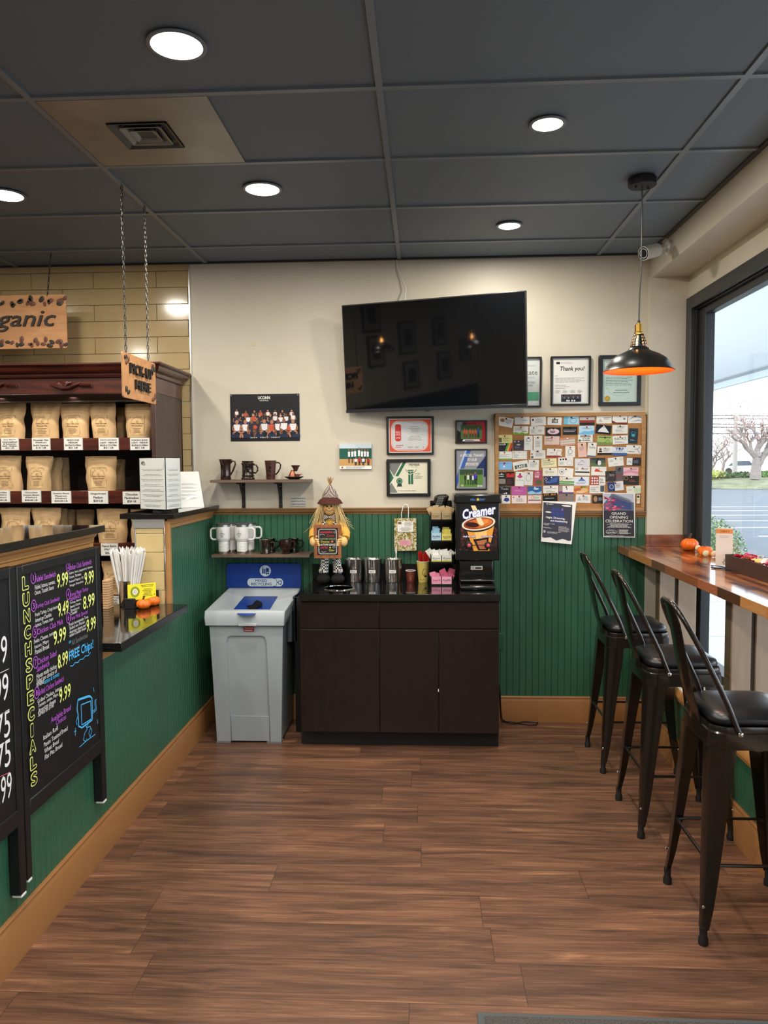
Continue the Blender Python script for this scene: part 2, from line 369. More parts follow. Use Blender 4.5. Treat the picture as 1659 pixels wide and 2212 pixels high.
def glass_mat():
    m=bpy.data.materials.new('window_glass'); m.use_nodes=True; nt=m.node_tree; nt.nodes.clear(); N=nt.nodes.new
    o=N('ShaderNodeOutputMaterial'); t=N('ShaderNodeBsdfTransparent'); t.inputs[0].default_value=(.95,.97,.97,1); g=N('ShaderNodeBsdfGlossy'); g.inputs['Roughness'].default_value=.01
    f=N('ShaderNodeMapRange'); lw=N('ShaderNodeLayerWeight'); lw.inputs[0].default_value=.5; pw=N('ShaderNodeMath'); pw.operation='POWER'; pw.inputs[1].default_value=5; nt.links.new(lw.outputs['Facing'],pw.inputs[0]); nt.links.new(pw.outputs[0],f.inputs['Value']); f.inputs['To Min'].default_value=.05; f.inputs['To Max'].default_value=.9; x=N('ShaderNodeMixShader'); L=nt.links.new
    L(f.outputs[0],x.inputs[0]); L(t.outputs[0],x.inputs[1]); L(g.outputs[0],x.inputs[2]); L(x.outputs[0],o.inputs[0]); return m
M_glass=glass_mat()
MB().add([(GX+.012,-3.35,.49),(GX+.012,J-.19,.49),(GX+.012,J-.19,WT-.12),(GX+.012,-3.35,WT-.12)],[(0,1,2,3)],M_glass).build('window_pane',win)
# rest of the closed room, behind and beside the camera
M_wall2=mat('far_wall','#a79c88',.6)
box('wall_left_far',-4.3,-3.6,0,-4.2,4.95,CEIL+.03,M_wall2,kind='structure')
box('wall_front',-4.3,-3.7,0,1.8,-3.6,CEIL+.03,M_wall2,kind='structure')
# ---- left partition (bar front): high, low pass-through, high
def ywall(y0,y1,z0,z1,name):
    mb=bead(y0,y1,z0,z1,'y',XL,.012,M_green); mb.box(-1.53,y0,0,XL-.013,y1,z1,mat('partition_core','#5a5248',.8))
    return mb.build(name,kind='structure',ang=20)
ywall(-1.5,3.05,.02,1.345,'wall_left'); ywall(3.05,3.99,.02,.872,'wall_left_low'); ywall(3.99,YB,.02,1.345,'wall_left_end')
MB().prism([(XL+.0005+p[0],p[1]) for p in BP],'y',-1.5,YB-.01,M_base).build('baseboard_left',kind='structure')
M_trimY=wood('tan_trim_y','#a4743f','#b5844e','Y',3,4,.42,bump=.05)
tr=MB(); TP=[(0,-.06),(.010,-.06),(.012,-.042),(.018,-.036),(.020,-.018),(.030,-.010),(.032,0),(0,0)]
for y0,y1 in ((-1.5,3.05),(3.99,YB-.02)): tr.prism([(XL+p[0],1.368+p[1]) for p in TP],'y',y0,y1,M_trimY)
tr.prism([(XL+p[0]*.7,.872+p[1]*.8) for p in TP],'y',3.05,3.99,M_trimY)
for y0,y1,z0 in ((3.02,3.052,.86),(3.988,4.02,.905)): tr.box(XL-.03,y0,z0,XL+.014,y1,1.35,M_trim)
tr.build('trim_5',kind='structure',bevel=.002)
# cream tiled end of the far partition with a grey metal cap
te=MB(); M_ctile=mat('cream_tile','#cdb683',.15,spec=.6,coat=.3,vary=.04,vscale=2); M_grey=mat('grey_metal_cap','#a3a39f',.4,metal=.5)
te.box(-1.522,3.978,.90,-1.368,3.99,1.35,M_grout)
for z0,z1 in ((1.287,1.312),(1.187,1.284),(1.086,1.184),(.984,1.083),(.905,.981)): te.box(-1.520,3.970,z0,-1.372,3.984,z1,M_ctile)
te.box(-1.535,3.965,1.312,-1.366,3.99,1.366,M_grey); te.box(-1.371,3.966,.905,-1.364,3.99,1.35,M_steel); te.box(-1.528,3.968,.905,-1.520,3.99,1.35,M_grey)
te.build('wall_left_end_tile',kind='structure',bevel=.0015,seg=1)
M_gedge=mat('granite_edge','#131211',.28,bump=.5,bscale=90,vary=.7,vscale=120)
def slab(name,x0,y0,x1,y1,z0,z1,label,m=M_granite):
    mb=MB().box(x0,y0,z0,x1,y1,z1-.0015,M_gedge).box(x0+.001,y0+.001,z1-.0016,x1-.001,y1-.001,z1,m)
    return mb.build(name,bevel=.0012,seg=1,label=label,cat='countertop')
slab('granite_countertop',-1.66,-1.5,-1.30,3.062,1.372,1.400,'narrow black granite ledge on the high bar above the chalkboards')
slab('granite_countertop',-2.05,3.072,-1.25,3.962,.872,.910,'low black granite pass-through counter between the two high ledges, holding straws and pumpkins')
slab('granite_countertop',-1.60,3.96,-1.31,YB-.002,1.362,1.390,'short black granite ledge on the far partition under the menu stand')
# ---- ceiling fixtures
for i,(x,y) in enumerate(LAMPS+LAMPS_BACK):
    vis=i<5
    desc=['recessed ceiling light nearest the camera, the largest in the picture','recessed ceiling light to the right, between the nearest tile rows above the television','recessed ceiling light in front of the coffee shelves, right of the air vent','small recessed ceiling light right of centre, closest to the back wall','recessed ceiling light cut by the left edge of the picture'][i] if vis else 'recessed ceiling light behind the camera, outside the picture'
    t=thing('downlight',desc,'ceiling light',(x,y,CEIL),'recessed ceiling lights')
    rl=.076 if x<-.5 else .055  # lens drawn wider to take in the glare around the lamp
    MB().lathe([(rl,0),(rl+.002,-.004),(rl+.008,-.005),(rl+.014,-.003),(rl+.015,0)],(x,y,CEIL-.001),M_grid,32).build('trim_ring',t)
    MB().lathe([(0,-.004),(rl,-.004),(rl,-.001)],(x,y,CEIL-.001),M_glow,32).build('lens',t)
# air vent: lighter metal panel and a square louvred diffuser
vt=thing('ceiling_vent','dusty metal ceiling panel with a square louvred air vent','air vent',(-1.06,3.0,CEIL))
x0,x1,y0,y1=-1.35,-.745,2.70,3.279; a0,a1,b0,b1=-1.178,-.948,2.879,3.111
M_vp=mat('vent_panel','#8f8e86',.33,metal=.45,vary=.15,vscale=5); M_vd=mat('vent_dark','#3a4048',.4,metal=.3); M_vl=mat('vent_louvre','#7c8288',.3,metal=.5)
pm=MB()
for q in ((x0,y0,a0,y1),(a1,y0,x1,y1),(a0,y0,a1,b0),(a0,b1,a1,y1)): pm.box(q[0],q[1],CEIL-.001,q[2],q[3],CEIL+.0055,M_vp)
pm.build('vent_panel',vt)
g=MB().box(a0,b0,CEIL+.003,a1,b1,CEIL+.0055,M_vd); cx,cy=(a0+a1)/2,(b0+b1)/2
for k,h in enumerate((.113,.082,.052)):
    for sx,sy in ((1,0),(-1,0),(0,1),(0,-1)):
        if sx: g.prism([(cx+sx*h,CEIL-.006),(cx+sx*(h-.006),CEIL-.006),(cx+sx*(h-.024),CEIL+.004),(cx+sx*(h-.018),CEIL+.004)],'y',cy-h,cy+h,M_vl if k else M_vd)
        else: g.prism([(cy+sy*h,CEIL-.006),(cy+sy*(h-.006),CEIL-.006),(cy+sy*(h-.024),CEIL+.004),(cy+sy*(h-.018),CEIL+.004)],'x',cx-h,cx+h,M_vl if k else M_vd)
g.build('louvre',vt)
# ================================================================ OUTSIDE, beyond the window
M_asph=mat('asphalt','#565c63',.9,vary=.08,vscale=1.2); M_side=mat('sidewalk','#b9b7b2',.85,vary=.04,vscale=2)
MB().box(4.4,-30,-.35,60,150,-.15,M_asph).box(-60,150,-.35,60,151,-.15,M_asph).build('ground_asphalt',kind='structure')
sw=MB(); 
for y in [-12+1.98*i for i in range(24)]: sw.box(1.73,y,-.3,4.4,y+1.965,-.10,M_side)
sw.box(1.73,-12,-.31,4.39,36,-.12,mat('joint','#d8d8d8',.9)); sw.build('ground_sidewalk',kind='structure')
for i in range(6):
    y=19.1+2.62*i
    MB().box(8.2,y,-.15,14+i*.3,y+.12,-.146,mat('line_paint','#e4e6e8',.7)).build('parking_line',label='painted white parking line on the asphalt outside, %s from the window'%['nearest','second','third','fourth','fifth','farthest'][i],cat='road marking',group='parking lines')
cp=MB().box(1.74,-6,2.88,4.9,40,3.0,mat('canopy_soffit','#d4dae0',.5)).box(4.5,-6,2.775,4.56,40,2.88,mat('canopy_lip','#b4bcc2',.5)).box(4.35,-6,2.862,4.5,40,2.885,mat('canopy_band','#8b9097',.5))
cp.build('outdoor_canopy',label='flat walkway canopy outside above the window',cat='canopy')
# grass bank with leaves
rnd=random.Random(3); gb=MB(); nx,ny=26,8; vs=[];fs=[]
for j in range(ny+1):
    for i in range(nx+1):
        x=8+44*i/nx; t=j/ny; y=56+9*t+1.5*math.sin(x*.4)*(1-t)-(x-8)*.18
        vs.append((x,y,-.15+.75*math.sin(min(1,t*1.3)*PI/2)+.06*rnd.random()))
for j in range(ny):
    for i in range(nx): a=j*(nx+1)+i; fs.append((a,a+1,a+nx+2,a+nx+1))
gb.add(vs,fs,mat('autumn_grass','#73755a',.95,vary=.35,vscale=1.2)).build('grass_bank',label='low grassy bank with fallen leaves across the parking lot',cat='grass',kind='stuff')
MB().box(8,64,-.3,60,66,.55,mat('red_ground','#b88a7c',.9)).box(8,66,-.3,60,120,.6,mat('far_ground','#c9a99b',.9)).build('ground_far',kind='structure')
def branch(mb,p,d,L,r,dep,m,rn):
    q=p+d*L; mid=(p+q)/2+V((rn.uniform(-1,1),rn.uniform(-1,1),0))*L*.06
    mb.tube([p,mid,q],[r,r*.85,r*.68],m,5 if dep>2 else 3)
    if dep<=0: return
    for k in range(3 if dep>1 else 4):
        a=V((rn.uniform(-1,1),rn.uniform(-1,1),rn.uniform(-.15,.8))).normalized()
        branch(mb,q if k<2 else mid,(d*.75+a*.8).normalized(),L*rn.uniform(.62,.82),r*.62,dep-1,m,rn)
def tree(x,y,z,h,r,seed,bark,leaf,label,dep=4,nl=900):
    rn=random.Random(seed); t=thing('tree',label,'tree',(x,y,z),'trees across the parking lot'); mb=MB()
    branch(mb,V((x,y,z)),V((.05,0,1)).normalized(),h*.26,r,dep,bark,rn); mb.build('trunk',t)
    if leaf:
        lf=MB()
        for k in range(nl):
            a=rn.uniform(0,2*PI); rr=h*.42*math.sqrt(rn.random()); zz=z+h*rn.uniform(.42,.95); s=.05
            c=V((x+rr*math.cos(a),y+rr*math.sin(a),zz)); u=V((rn.uniform(-1,1),rn.uniform(-1,1),rn.uniform(-1,1))).normalized()*s; w=V((rn.uniform(-1,1),rn.uniform(-1,1),rn.uniform(-1,1))).normalized()*s
            lf.add([c-u,c-w,c+u,c+w],[(0,1,2,3)],leaf)
        lf.build('foliage',t,smooth=False)
bk=mat('bark','#8d827c',.9); 
P=at(1632,1022,'y',57); tree(P.x,57,.45,6.2,.42,5,bk,mat('red_leaf','#c29a92',.9),'thick-trunked bare autumn tree with reddish leaves, right of the utility pole',5,2600)
P=at(1535,1015,'y',62); tree(P.x,62,.5,5.2,.16,9,bk,mat('tan_leaf','#b59a82',.9),'thin bare autumn tree left of the utility pole',5,700)
P=at(1562,1015,'y',66); tree(P.x,66,.5,5.0,.14,21,bk,mat('tan_leaf','#b59a82',.9),'small bare tree directly behind the utility pole',4,500)
P=at(1587,1022,'y',60); up=thing('utility_pole','tall pale utility pole with overhead wires across the parking lot','utility pole',(P.x,60,.4))
mp=mat('pole_wood','#b3aca6',.9); MB().cyl((P.x,60,0),.2,.3,5.3,mp,10,r2=.15).box(P.x-.7,59.95,5.0,P.x+.7,60.05,5.12,mp).build('pole',up)
wr=MB()
for k,z in enumerate((5.15,4.5,3.9)):
    for dx in (-.3,.3) if k<2 else (0,):
        wr.tube([(P.x-30+60*i/12,60-8+16*i/12,z+.9*((i-6)/6)**2*.6+dx*.4) for i in range(13)],.035,M_black,4)
wr.build('wire',up)
def bush(x,y,z,rx,rz,n,seed,cols,label,s=.06,grp=None):
    rn=random.Random(seed); mb=MB(); ms=[mat('leaf_'+c.strip('#'),c,.8) for c in cols]
    mb.ell((x,y,z+rz*.8),rx*.7,rx*.7,rz*.75,ms[0],10,6)
    for k in range(n):
        d=V((rn.gauss(0,1),rn.gauss(0,1),rn.gauss(0,1))).normalized()*rn.uniform(.72,1.08); c=V((x+d.x*rx,y+d.y*rx,max(z,z+rz*.85+d.z*rz)))
        u=V((rn.uniform(-1,1),rn.uniform(-1,1),rn.uniform(-1,1))).normalized()*s; w=u.cross(V((rn.uniform(-1,1),rn.uniform(-1,1),rn.uniform(-1,1)))).normalized()*s*.5
        mb.add([c-u,c-w,c+u,c+w],[(0,1,2,3)],ms[k%len(ms)])
    return mb.build('bush',smooth=False,label=label,cat='bush',group=grp)
P=at(1520,1200,'y',11.5); bush(P.x,11.5,-.12,.55,.52,5200,2,['#56724a','#7d9a6c','#a3b58c','#8fa58a'],'leafy green bush outside beside the window jamb',.024)
for px,w,h,c,l in ((1530,2.6,.75,['#9aa24f','#b3b060'],'yellow-green hedge on the bank left of the utility pole'),(1568,1.3,.5,['#4f6b41','#3f5a38'],'dark round shrub on the bank just left of the pole base'),(1604,1.7,.5,['#44603c','#557049'],'dark wide shrub on the bank between the pole and the thick tree'),(1655,1.2,.55,['#5b8046','#7d9a52'],'bright green shrub on the bank right of the thick tree')):
    P=at(px,1024,'y',59); bush(P.x,59,.45,w/2,h*.6,260,px,c,l,.12,'shrubs on the bank')
cr=at(1597,1003,'y',75); cc=thing('car','pale car parked far away behind the utility pole','car',(cr.x,75,.6))
MB().prism([(cr.x-2.1,.75),(cr.x+2.1,.75),(cr.x+2.1,1.35),(cr.x+1.2,1.45),(cr.x+.7,1.95),(cr.x-.9,1.95),(cr.x-1.6,1.4),(cr.x-2.1,1.3)],'y',74.2,75.8,mat('car_paint','#d4dde4',.3)).build('car_body',cc,bevel=.08)
MB().prism([(cr.x-1.35,1.42),(cr.x+1.0,1.45),(cr.x+.6,1.86),(cr.x-.8,1.86)],'y',74.17,75.83,mat('car_glass','#33424d',.1)).build('car_window',cc)
for sx in (-1.3,1.3): MB().cyl((cr.x+sx,74.15,.9),.32,0,.25,M_blackm,14,'y').build('wheel',cc)
# ================================================================ WINDOW BAR AND STOOLS
def butcher():
    m=mat('butcher_block','#7a4a2c',.2,coat=.5,spec=.5); nt=m.node_tree; b=nt.nodes['Principled BSDF']; L=nt.links.new; N=nt.nodes.new
    tc=N('ShaderNodeTexCoord'); mp=N('ShaderNodeMapping'); mp.inputs['Rotation'].default_value=(0,0,PI/2)
    sep=N('ShaderNodeSeparateXYZ'); cmb=N('ShaderNodeCombineXYZ'); L(tc.outputs['Object'],sep.inputs[0])
    ad=N('ShaderNodeMath'); ad.operation='SUBTRACT'; L(sep.outputs['X'],ad.inputs[0]); 
    mz=N('ShaderNodeMath'); mz.operation='MULTIPLY'; mz.inputs[1].default_value=0.0; L(sep.outputs['Z'],mz.inputs[0]); L(mz.outputs[0],ad.inputs[1])
    L(sep.outputs['Y'],cmb.inputs['X']); L(ad.outputs[0],cmb.inputs['Y'])
    br=N('ShaderNodeTexBrick'); br.offset=.43; I=br.inputs; I['Scale'].default_value=1; I['Brick Width'].default_value=.23; I['Row Height'].default_value=.031; I['Mortar Size'].default_value=.0003
    I['Color1'].default_value=(0,0,0,1); I['Color2'].default_value=(1,1,1,1); I['Mortar'].default_value=(.4,.4,.4,1); L(cmb.outputs[0],br.inputs['Vector'])
    r=N('ShaderNodeValToRGB'); r.color_ramp.interpolation='CONSTANT'; e=r.color_ramp.elements; e[0].color=(*hexc('#4b2a1a'),1); e[1].position=.86; e[1].color=(*hexc('#a87645'),1)
    for p,c in ((.2,'#7d4527'),(.4,'#5c3421'),(.52,'#94583a'),(.7,'#a56c3a')): q=e.new(p); q.color=(*hexc(c),1)
    L(br.outputs['Color'],r.inputs[0])
    mp2=N('ShaderNodeMapping'); mp2.inputs['Scale'].default_value=(90,9,90); L(tc.outputs['Object'],mp2.inputs[0]); n=N('ShaderNodeTexNoise'); n.inputs['Scale'].default_value=1; n.inputs['Detail'].default_value=5; n.inputs['Distortion'].default_value=.8; L(mp2.outputs[0],n.inputs['Vector'])
    mx=N('ShaderNodeMix'); mx.data_type='RGBA'; mx.blend_type='MULTIPLY'; mx.inputs[0].default_value=.45; L(r.outputs[0],mx.inputs[6]); L(n.outputs[0],mx.inputs[7])
    g=N('ShaderNodeMix'); g.data_type='RGBA'; g.blend_type='MULTIPLY'; g.inputs[0].default_value=1; g.inputs[7].default_value=(1.5,1.5,1.5,1); L(mx.outputs[2],g.inputs[6]); L(g.outputs[2],b.inputs['Base Color']); return m
M_butch=butcher(); CT=1.125; CX=1.214
ct=thing('window_counter','long butcher block window bar with mixed brown wood staves','countertop',(1.4,2,CT))
MB().box(CX,-1.5,CT-.043,XW-.014,4.845,CT,M_butch).build('countertop',ct,bevel=.002)
M_shim=wood('walnut_block','#5b3120','#8e5536','X',8,8,.35,coat=.2)
MB().box(1.368,4.785,CT+.0005,1.392,4.809,CT+.073,M_shim).box(1.393,4.79,CT+.0005,XW-.014,4.809,CT+.073,wood('walnut_splash','#6b3c28','#9a5f40','X',5,5,.35,coat=.2)).build('backsplash',ct,bevel=.001)
M_taupe=wood('taupe_board','#a28b76','#ad9680','Z',3,10,.6,bump=.3)
M_shade=mat('bracket_core','#4d4238',.7)
def leg(y,label):
    o=MB(); o.box(1.405,y+.016,.447,XW-.012,y+.085,CT-.0435,M_shade)
    xs=[(1.385,1.470),(1.492,XW-.014)]
    for a,b in xs: o.box(a,y,.447,b,y+.016,CT-.0435,M_taupe)
    o.box(1.385,y+.016,.447,1.405,y+.085,CT-.0435,mat('bracket_side_shaded','#6a5c46',.6))  # side turned from the window, its shade put into a darker colour
    return o.build('bracket_panel',ct,bevel=.0015,seg=1)
leg(4.55,''); leg(3.49,''); leg(2.3,''); leg(1.1,'')
def stool():
    Y0=2.764; X0=1.137; t=thing('bar_stool','','stool',(X0,Y0,0),'metal bar stools at the window bar')
    # seat pan
    sp=MB(); hw=.158; pr=rrpoly(X0-hw,Y0-hw,X0+hw,Y0+hw,.05,6)
    def ringp(h,z): return [(x,y,z) for x,y in rrpoly(X0-h,Y0-h,X0+h,Y0+h,.05,6)]
    secs=[(.150,.735),(.158,.742),(.160,.735),(.160,.722),(.164,.718),(.166,.690),(.166,.664),(.160,.664),(.158,.718)]
    n=len(pr); vs=[]; 
    for h,z in secs: vs+=ringp(h,z)
    fs=[(j*n+i,j*n+(i+1)%n,(j+1)*n+(i+1)%n,(j+1)*n+i) for j in range(len(secs)-1) for i in range(n)]+[tuple(range(n))]
    sp.add(vs,fs,M_gun).build('seat_pan',t)
    # cushion
    cu=MB(); secs=[(.132,.738),(.150,.742),(.154,.756),(.150,.772),(.130,.784),(.09,.790),(.03,.793)]; vs=[]
    for h,z in secs: vs+=[(x,y,z) for x,y in rrpoly(X0-h,Y0-h,X0+h,Y0+h,min(.055,h*.6),6)]
    fs=[(j*n+i,j*n+(i+1)%n,(j+1)*n+(i+1)%n,(j+1)*n+i) for j in range(len(secs)-1) for i in range(n)]+[tuple(range(n)),tuple((len(secs)-1)*n+i for i in range(n))]
    cu.add(vs,fs,M_leather).build('seat_cushion',t,ang=70)
    # legs: folded sheet, wide at the top, curved outwards at the foot
    for sx in (-1,1):
        for sy in (-1,1):
            lg=MB(); secs=[(.0,.664,.165,.165,.082),(.1,.60,.168,.168,.078),(.4,.40,.180,.180,.060),(.65,.22,.190,.190,.045),(.8,.12,.196,.198,.034),(.92,.055,.203,.203,.026)]
            vs=[]
            for _,z,ex,ey,w in secs:
                ox,oy=X0+sx*ex,Y0+sy*ey; c=w*.28; th=.004
                outer=[(ox-sx*w,oy),(ox-sx*c,oy),(ox-sx*c*.3,oy-sy*c*.3),(ox,oy-sy*c),(ox,oy-sy*w)]
                inner=[(ox-sx*th*1.2,oy-sy*w),(ox-sx*th*1.2,oy-sy*c),(ox-sx*(c*.3+th),oy-sy*(c*.3+th)),(ox-sx*c,oy-sy*th*1.2),(ox-sx*w,oy-sy*th*1.2)]
                vs+=[(a,b,z) for a,b in outer+inner]
            m=10; fs=[(j*m+i,j*m+(i+1)%m,(j+1)*m+(i+1)%m,(j+1)*m+i) for j in range(len(secs)-1) for i in range(m)]+[tuple(range(m)),tuple((len(secs)-1)*m+i for i in range(m))]
            l=lg.add(vs,fs,M_gun).build('leg',t,ang=25)
            fx,fy=X0+sx*.192,Y0+sy*.192
            MB().lathe([(.0135,.062),(.0125,.03),(.0165,.02),(.0165,0.001)],(fx,fy,0),M_blackm,14).build('rubber_foot',l)
            MB().ell((X0+sx*.196,Y0+sy*.201,.135) if sy<0 else (X0+sx*.196,Y0+sy*.2,.135),.006,.004,.006,M_chrome,10,6).build('rivet',l)
    # stretchers
    st=MB(); zz=.285; e=.183
    for sy in (-1,1):
        y=Y0+sy*(e-.006); st=MB().tube([(X0-.16,y,zz-.02),(X0-.13,y,zz-.016),(X0+.13,y,zz-.016),(X0+.16,y,zz-.02)],[.010,.006,.006,.010],M_gun,8); st.build('stretcher',t)
    for sx in (-1,1):
        x=X0+sx*(e-.004); MB().tube([(x,Y0-.165,zz),(x,Y0+.165,zz)],.0065,M_gun,8).build('stretcher',t)
    # under-seat cross brace
    MB().box(X0-.15,Y0-.012,.655,X0+.15,Y0+.012,.668,M_gun).box(X0-.012,Y0-.15,.655,X0+.012,Y0+.15,.668,M_gun).build('cross_brace',t)
    # hoop of the back
    hp=[]; N=26
    for i in range(N+1):
        a=PI*i/N; c=math.cos(a); s=math.sin(a)
        yy=Y0-.152*(abs(c)**.62)*(1 if c>0 else -1); k=s**.8
        zz=.735+(1.148-.735)*k; xx=1.062-.195*k**1.05
        hp.append((xx,yy,zz))
    hp=[(1.062,Y0-.166,.722)]+hp[1:-1]+[(1.062,Y0+.166,.722)]
    MB().tube(hp,.0095,M_gun,10).build('back_hoop',t,ang=80)
    # centre splat
    vs=[];fs=[]; P=[(.874,1.140,.050),(.895,1.07,.062),(.918,.96,.064),(.938,.86,.062),(.952,.80,.058),(.966,.765,.054),(.974,.735,.052),(.972,.715,.050)]
    for x,z,w in P:
        for yy in (-w,-w*.5,0,w*.5,w): vs.append((x-.006*(1-(yy/w)**2),Y0+yy,z))
    for x,z,w in P:
        for yy in (-w,-w*.5,0,w*.5,w): vs.append((x-.004-.006*(1-(yy/w)**2),Y0+yy,z))
    k=len(P)*5
    for j in range(len(P)-1):
        for i in range(4): a=j*5+i; fs+=[(a,a+1,a+6,a+5),(k+a,k+a+5,k+a+6,k+a+1)]
    for j in range(len(P)-1):
        for i in (0,4): a=j*5+i; fs.append((a,a+5,k+a+5,k+a))
    MB().add(vs,fs,M_gun).build('back_splat',t,ang=60)
    b=MB()
    for yy in (-.03,.03): b.ell((.970,Y0+yy,.729),.004,.0055,.0055,M_chrome,10,6)
    for sy in (-1,1): b.ell((1.062,Y0+sy*.178,.722),.009,.004,.009,M_chrome,12,6)
    b.build('bolt',t)
    return t
s0=stool(); s0['label']='bar stool nearest the camera, cut by the right edge of the picture'
s1=copy_tree(s0); s1.location.y=3.513; s1['label']='middle one of the three dark metal bar stools'
s2=copy_tree(s0); s2.location.y=4.224; s2['label']='farthest bar stool, standing against the green back wall'
# ================================================================ CABINET WITH COUNTER
X0c,X1c=-.712,.426; YF=4.318
cb=thing('base_cabinet','dark espresso base cabinet with two drawer fronts and three doors','cabinet',((X0c+X1c)/2,4.6,0))
MB().box(X0c,YF+.02,.10,X1c,YB-.014,.871,M_dkwood).box(X0c-.012,4.402,0.001,X1c+.004,YB-.03,.10,M_blackm).build('cabinet_body',cb,bevel=.001,seg=1)
def xs(px,y=1400): return at(px,y,'y',YF).x
XA,XM,XM2,XE=X0c,xs(819.5),xs(947.5),X1c
g=.0018
for a,b in ((XA,XM),(XM,XE)): MB().box(a+g,YF,.708,b-g,YF+.019,.858,M_dkwood).build('drawer_front',cb,bevel=.0015)
for a,b in ((XA,XM),(XM,XM2),(XM2,XE)): MB().box(a+g,YF,.105,b-g,YF+.019,.700,M_dkwood).build('door',cb,bevel=.0015)
MB().box(XM2-.004,YF-.002,.345,XM2+.001,YF+.002,.36,M_white).build('door_chip',cb,label='small pale chip on the door edge')
M_lip=mat('edge_pull','#4a4343',.3,metal=.5)
MB().box(XA+g,YF-.001,.7005,XM-g,YF+.01,.7035,M_lip).box(XM+g,YF-.001,.7005,XE-g,YF+.01,.7035,M_lip).build('edge_pull',cb)
cs=MB(); SX0,SX1,SY0=-.709,.428,4.290
cs.box(SX0,SY0,.872,SX1,YB-.014,.9085,M_gedge).box(SX0+.001,SY0+.001,.9084,SX1-.001,YB-.014,.910,M_granite)
slabc=cs.build('granite_countertop',bevel=.0012,seg=1,label='black granite countertop with backsplash on the dark cabinet',cat='countertop')
slabc.location=(0,0,0)
bs=MB().box(SX0,YB-.032,.9105,.395,YB-.014,1.012,M_granite).build('backsplash',slabc,bevel=.001,seg=1)
# steel rubbish chute ring let into the counter
cx,cy=-.505,4.50
t=thing('waste_chute','round stainless waste chute ring set in the black counter','waste chute',(cx,cy,.91))
MB().lathe([(.083,-.0),(.084,.004),(.092,.005),(.097,.002),(.098,.0002)],(cx,cy,.9102),M_chrome,40).build('ring',t)
MB().lathe([(0,.0008),(.083,.0008)],(cx,cy,.9102),mat('chute_steel','#8e8b86',.2,metal=1),40).build('chute_bowl',t)
# ================================================================ RECYCLING BIN
M_bing=mat('bin_grey','#9ba3a7',.45,bump=.08,bscale=500); M_binl=mat('bin_lid_grey','#b0b8bc',.38); M_blue=mat('bin_blue','#123a8c',.35); M_binl2=mat('pale_sign_print','#c9d6df',.5)
M_bind=mat('bin_foot_grey','#767b80',.5)
bn=thing('recycling_bin','grey recycling bin with blue mixed recycling sign, between the green partition and the cabinet','recycling bin',(-1.04,4.6,0))
yf,yb=4.405,4.80
def frus(mb,a,b,c,d,z0,z1,y0,y1,ta,tb,m,dy=.0):  # x a..b at z0, c..d at z1
    vs=[(a,y0,z0),(b,y0,z0),(b,y1,z0),(a,y1,z0),(c,ta,z1),(d,ta,z1),(d,tb,z1),(c,tb,z1)]
    return mb.add(vs,[(0,1,2,3),(4,5,6,7),(0,1,5,4),(1,2,6,5),(2,3,7,6),(3,0,4,7)],m)
bb=MB(); frus(bb,-1.225,-.848,-1.25,-.826,.008,.712,yf+.012,yb,yf-.012,yb+.01,M_bing)
bb.build('bin_body',bn,bevel=.006)
# corner posts and arch on the front face
def P3(u,z,dy):  # u 0..1 across the front, on the sloping front face
    k=z/.712; xa=-1.225+(-.025)*k; xb=-.848+.022*k; return (xa+(xb-xa)*u, yf+.012-.024*k-dy, z)
fr=MB()
def plate(pts,dy0,dy1,m):
    n=len(pts); vs=[P3(u,z,dy0) for u,z in pts]+[P3(u,z,dy1) for u,z in pts]
    fr.add(vs,[tuple(range(n)),tuple(range(n,2*n))]+[(i,(i+1)%n,n+(i+1)%n,n+i) for i in range(n)],m)
plate([(-.012,.008),(.215,.008),(.215,.59),(.222,.62),(.24,.638),(.275,.646),(.72,.646),(.755,.638),(.775,.62),(.782,.59),(.835,.008),(1.012,.008),(1.012,.705),(-.012,.705)][:14],0,.013,M_bing)
plate([(.22,.010),(.825,.010),(.815,.165),(.22,.165)],0,.006,M_bing)
fr.build('front_frame',bn,bevel=.003)
MB().box(-1.232,yf-.003,.0005,-1.148,yf+.05,.012,M_bind).box(-.93,yf-.003,.0005,-.842,yf+.05,.012,M_bind).build('foot',bn)
# lid: frame that slopes up to the back with a funnel and the blue insert
za,zb=.795,.862; ya,yb2=4.352,4.815; xl,xr=-1.279,-.806
def LP(u,v,d=0): return (xl+(xr-xl)*u+ (.030*v if u<.5 else .024*v), ya+(yb2-ya)*v, za+(zb-za)*v-d)
ld=MB()
vs=[(xl+.004,ya+.006,.713),(xr-.004,ya+.006,.713),(xr+.01,yb2,.745),(xl+.03,yb2,.745)]+[(xl,ya,za-.035),(xr,ya,za-.035)]+[LP(0,0.03),LP(1,.03),LP(1,1),LP(0,1)]
ld.add(vs,[(0,1,5,4),(4,5,7,6),(1,2,8,7,5),(3,0,4,6,9),(2,3,9,8)],M_binl)
iu0,iu1,iv0,iv1=.16,.84,.10,.90
A=[LP(0,.03),LP(1,.03),LP(1,1),LP(0,1)]; B=[LP(.07,.09),LP(.93,.09),LP(.93,.95),LP(.07,.95)]; _p0=V(LP(.5,.1,.024)); _n=(V(LP(1,.1))-V(LP(0,.1))).cross(V(LP(.5,.9,.010))-V(LP(.5,.1,.0))); Cc=[tuple(atp(u_,v_,_p0,_n)) for u_,v_ in ((502,1320),(579,1320),(599,1289),(529,1289))]
for p,q in ((A,B),(B,Cc)): ld.add(p+q,[(i,(i+1)%4,4+(i+1)%4,4+i) for i in range(4)],M_binl)
ld.build('lid',bn,bevel=.008,seg=3)
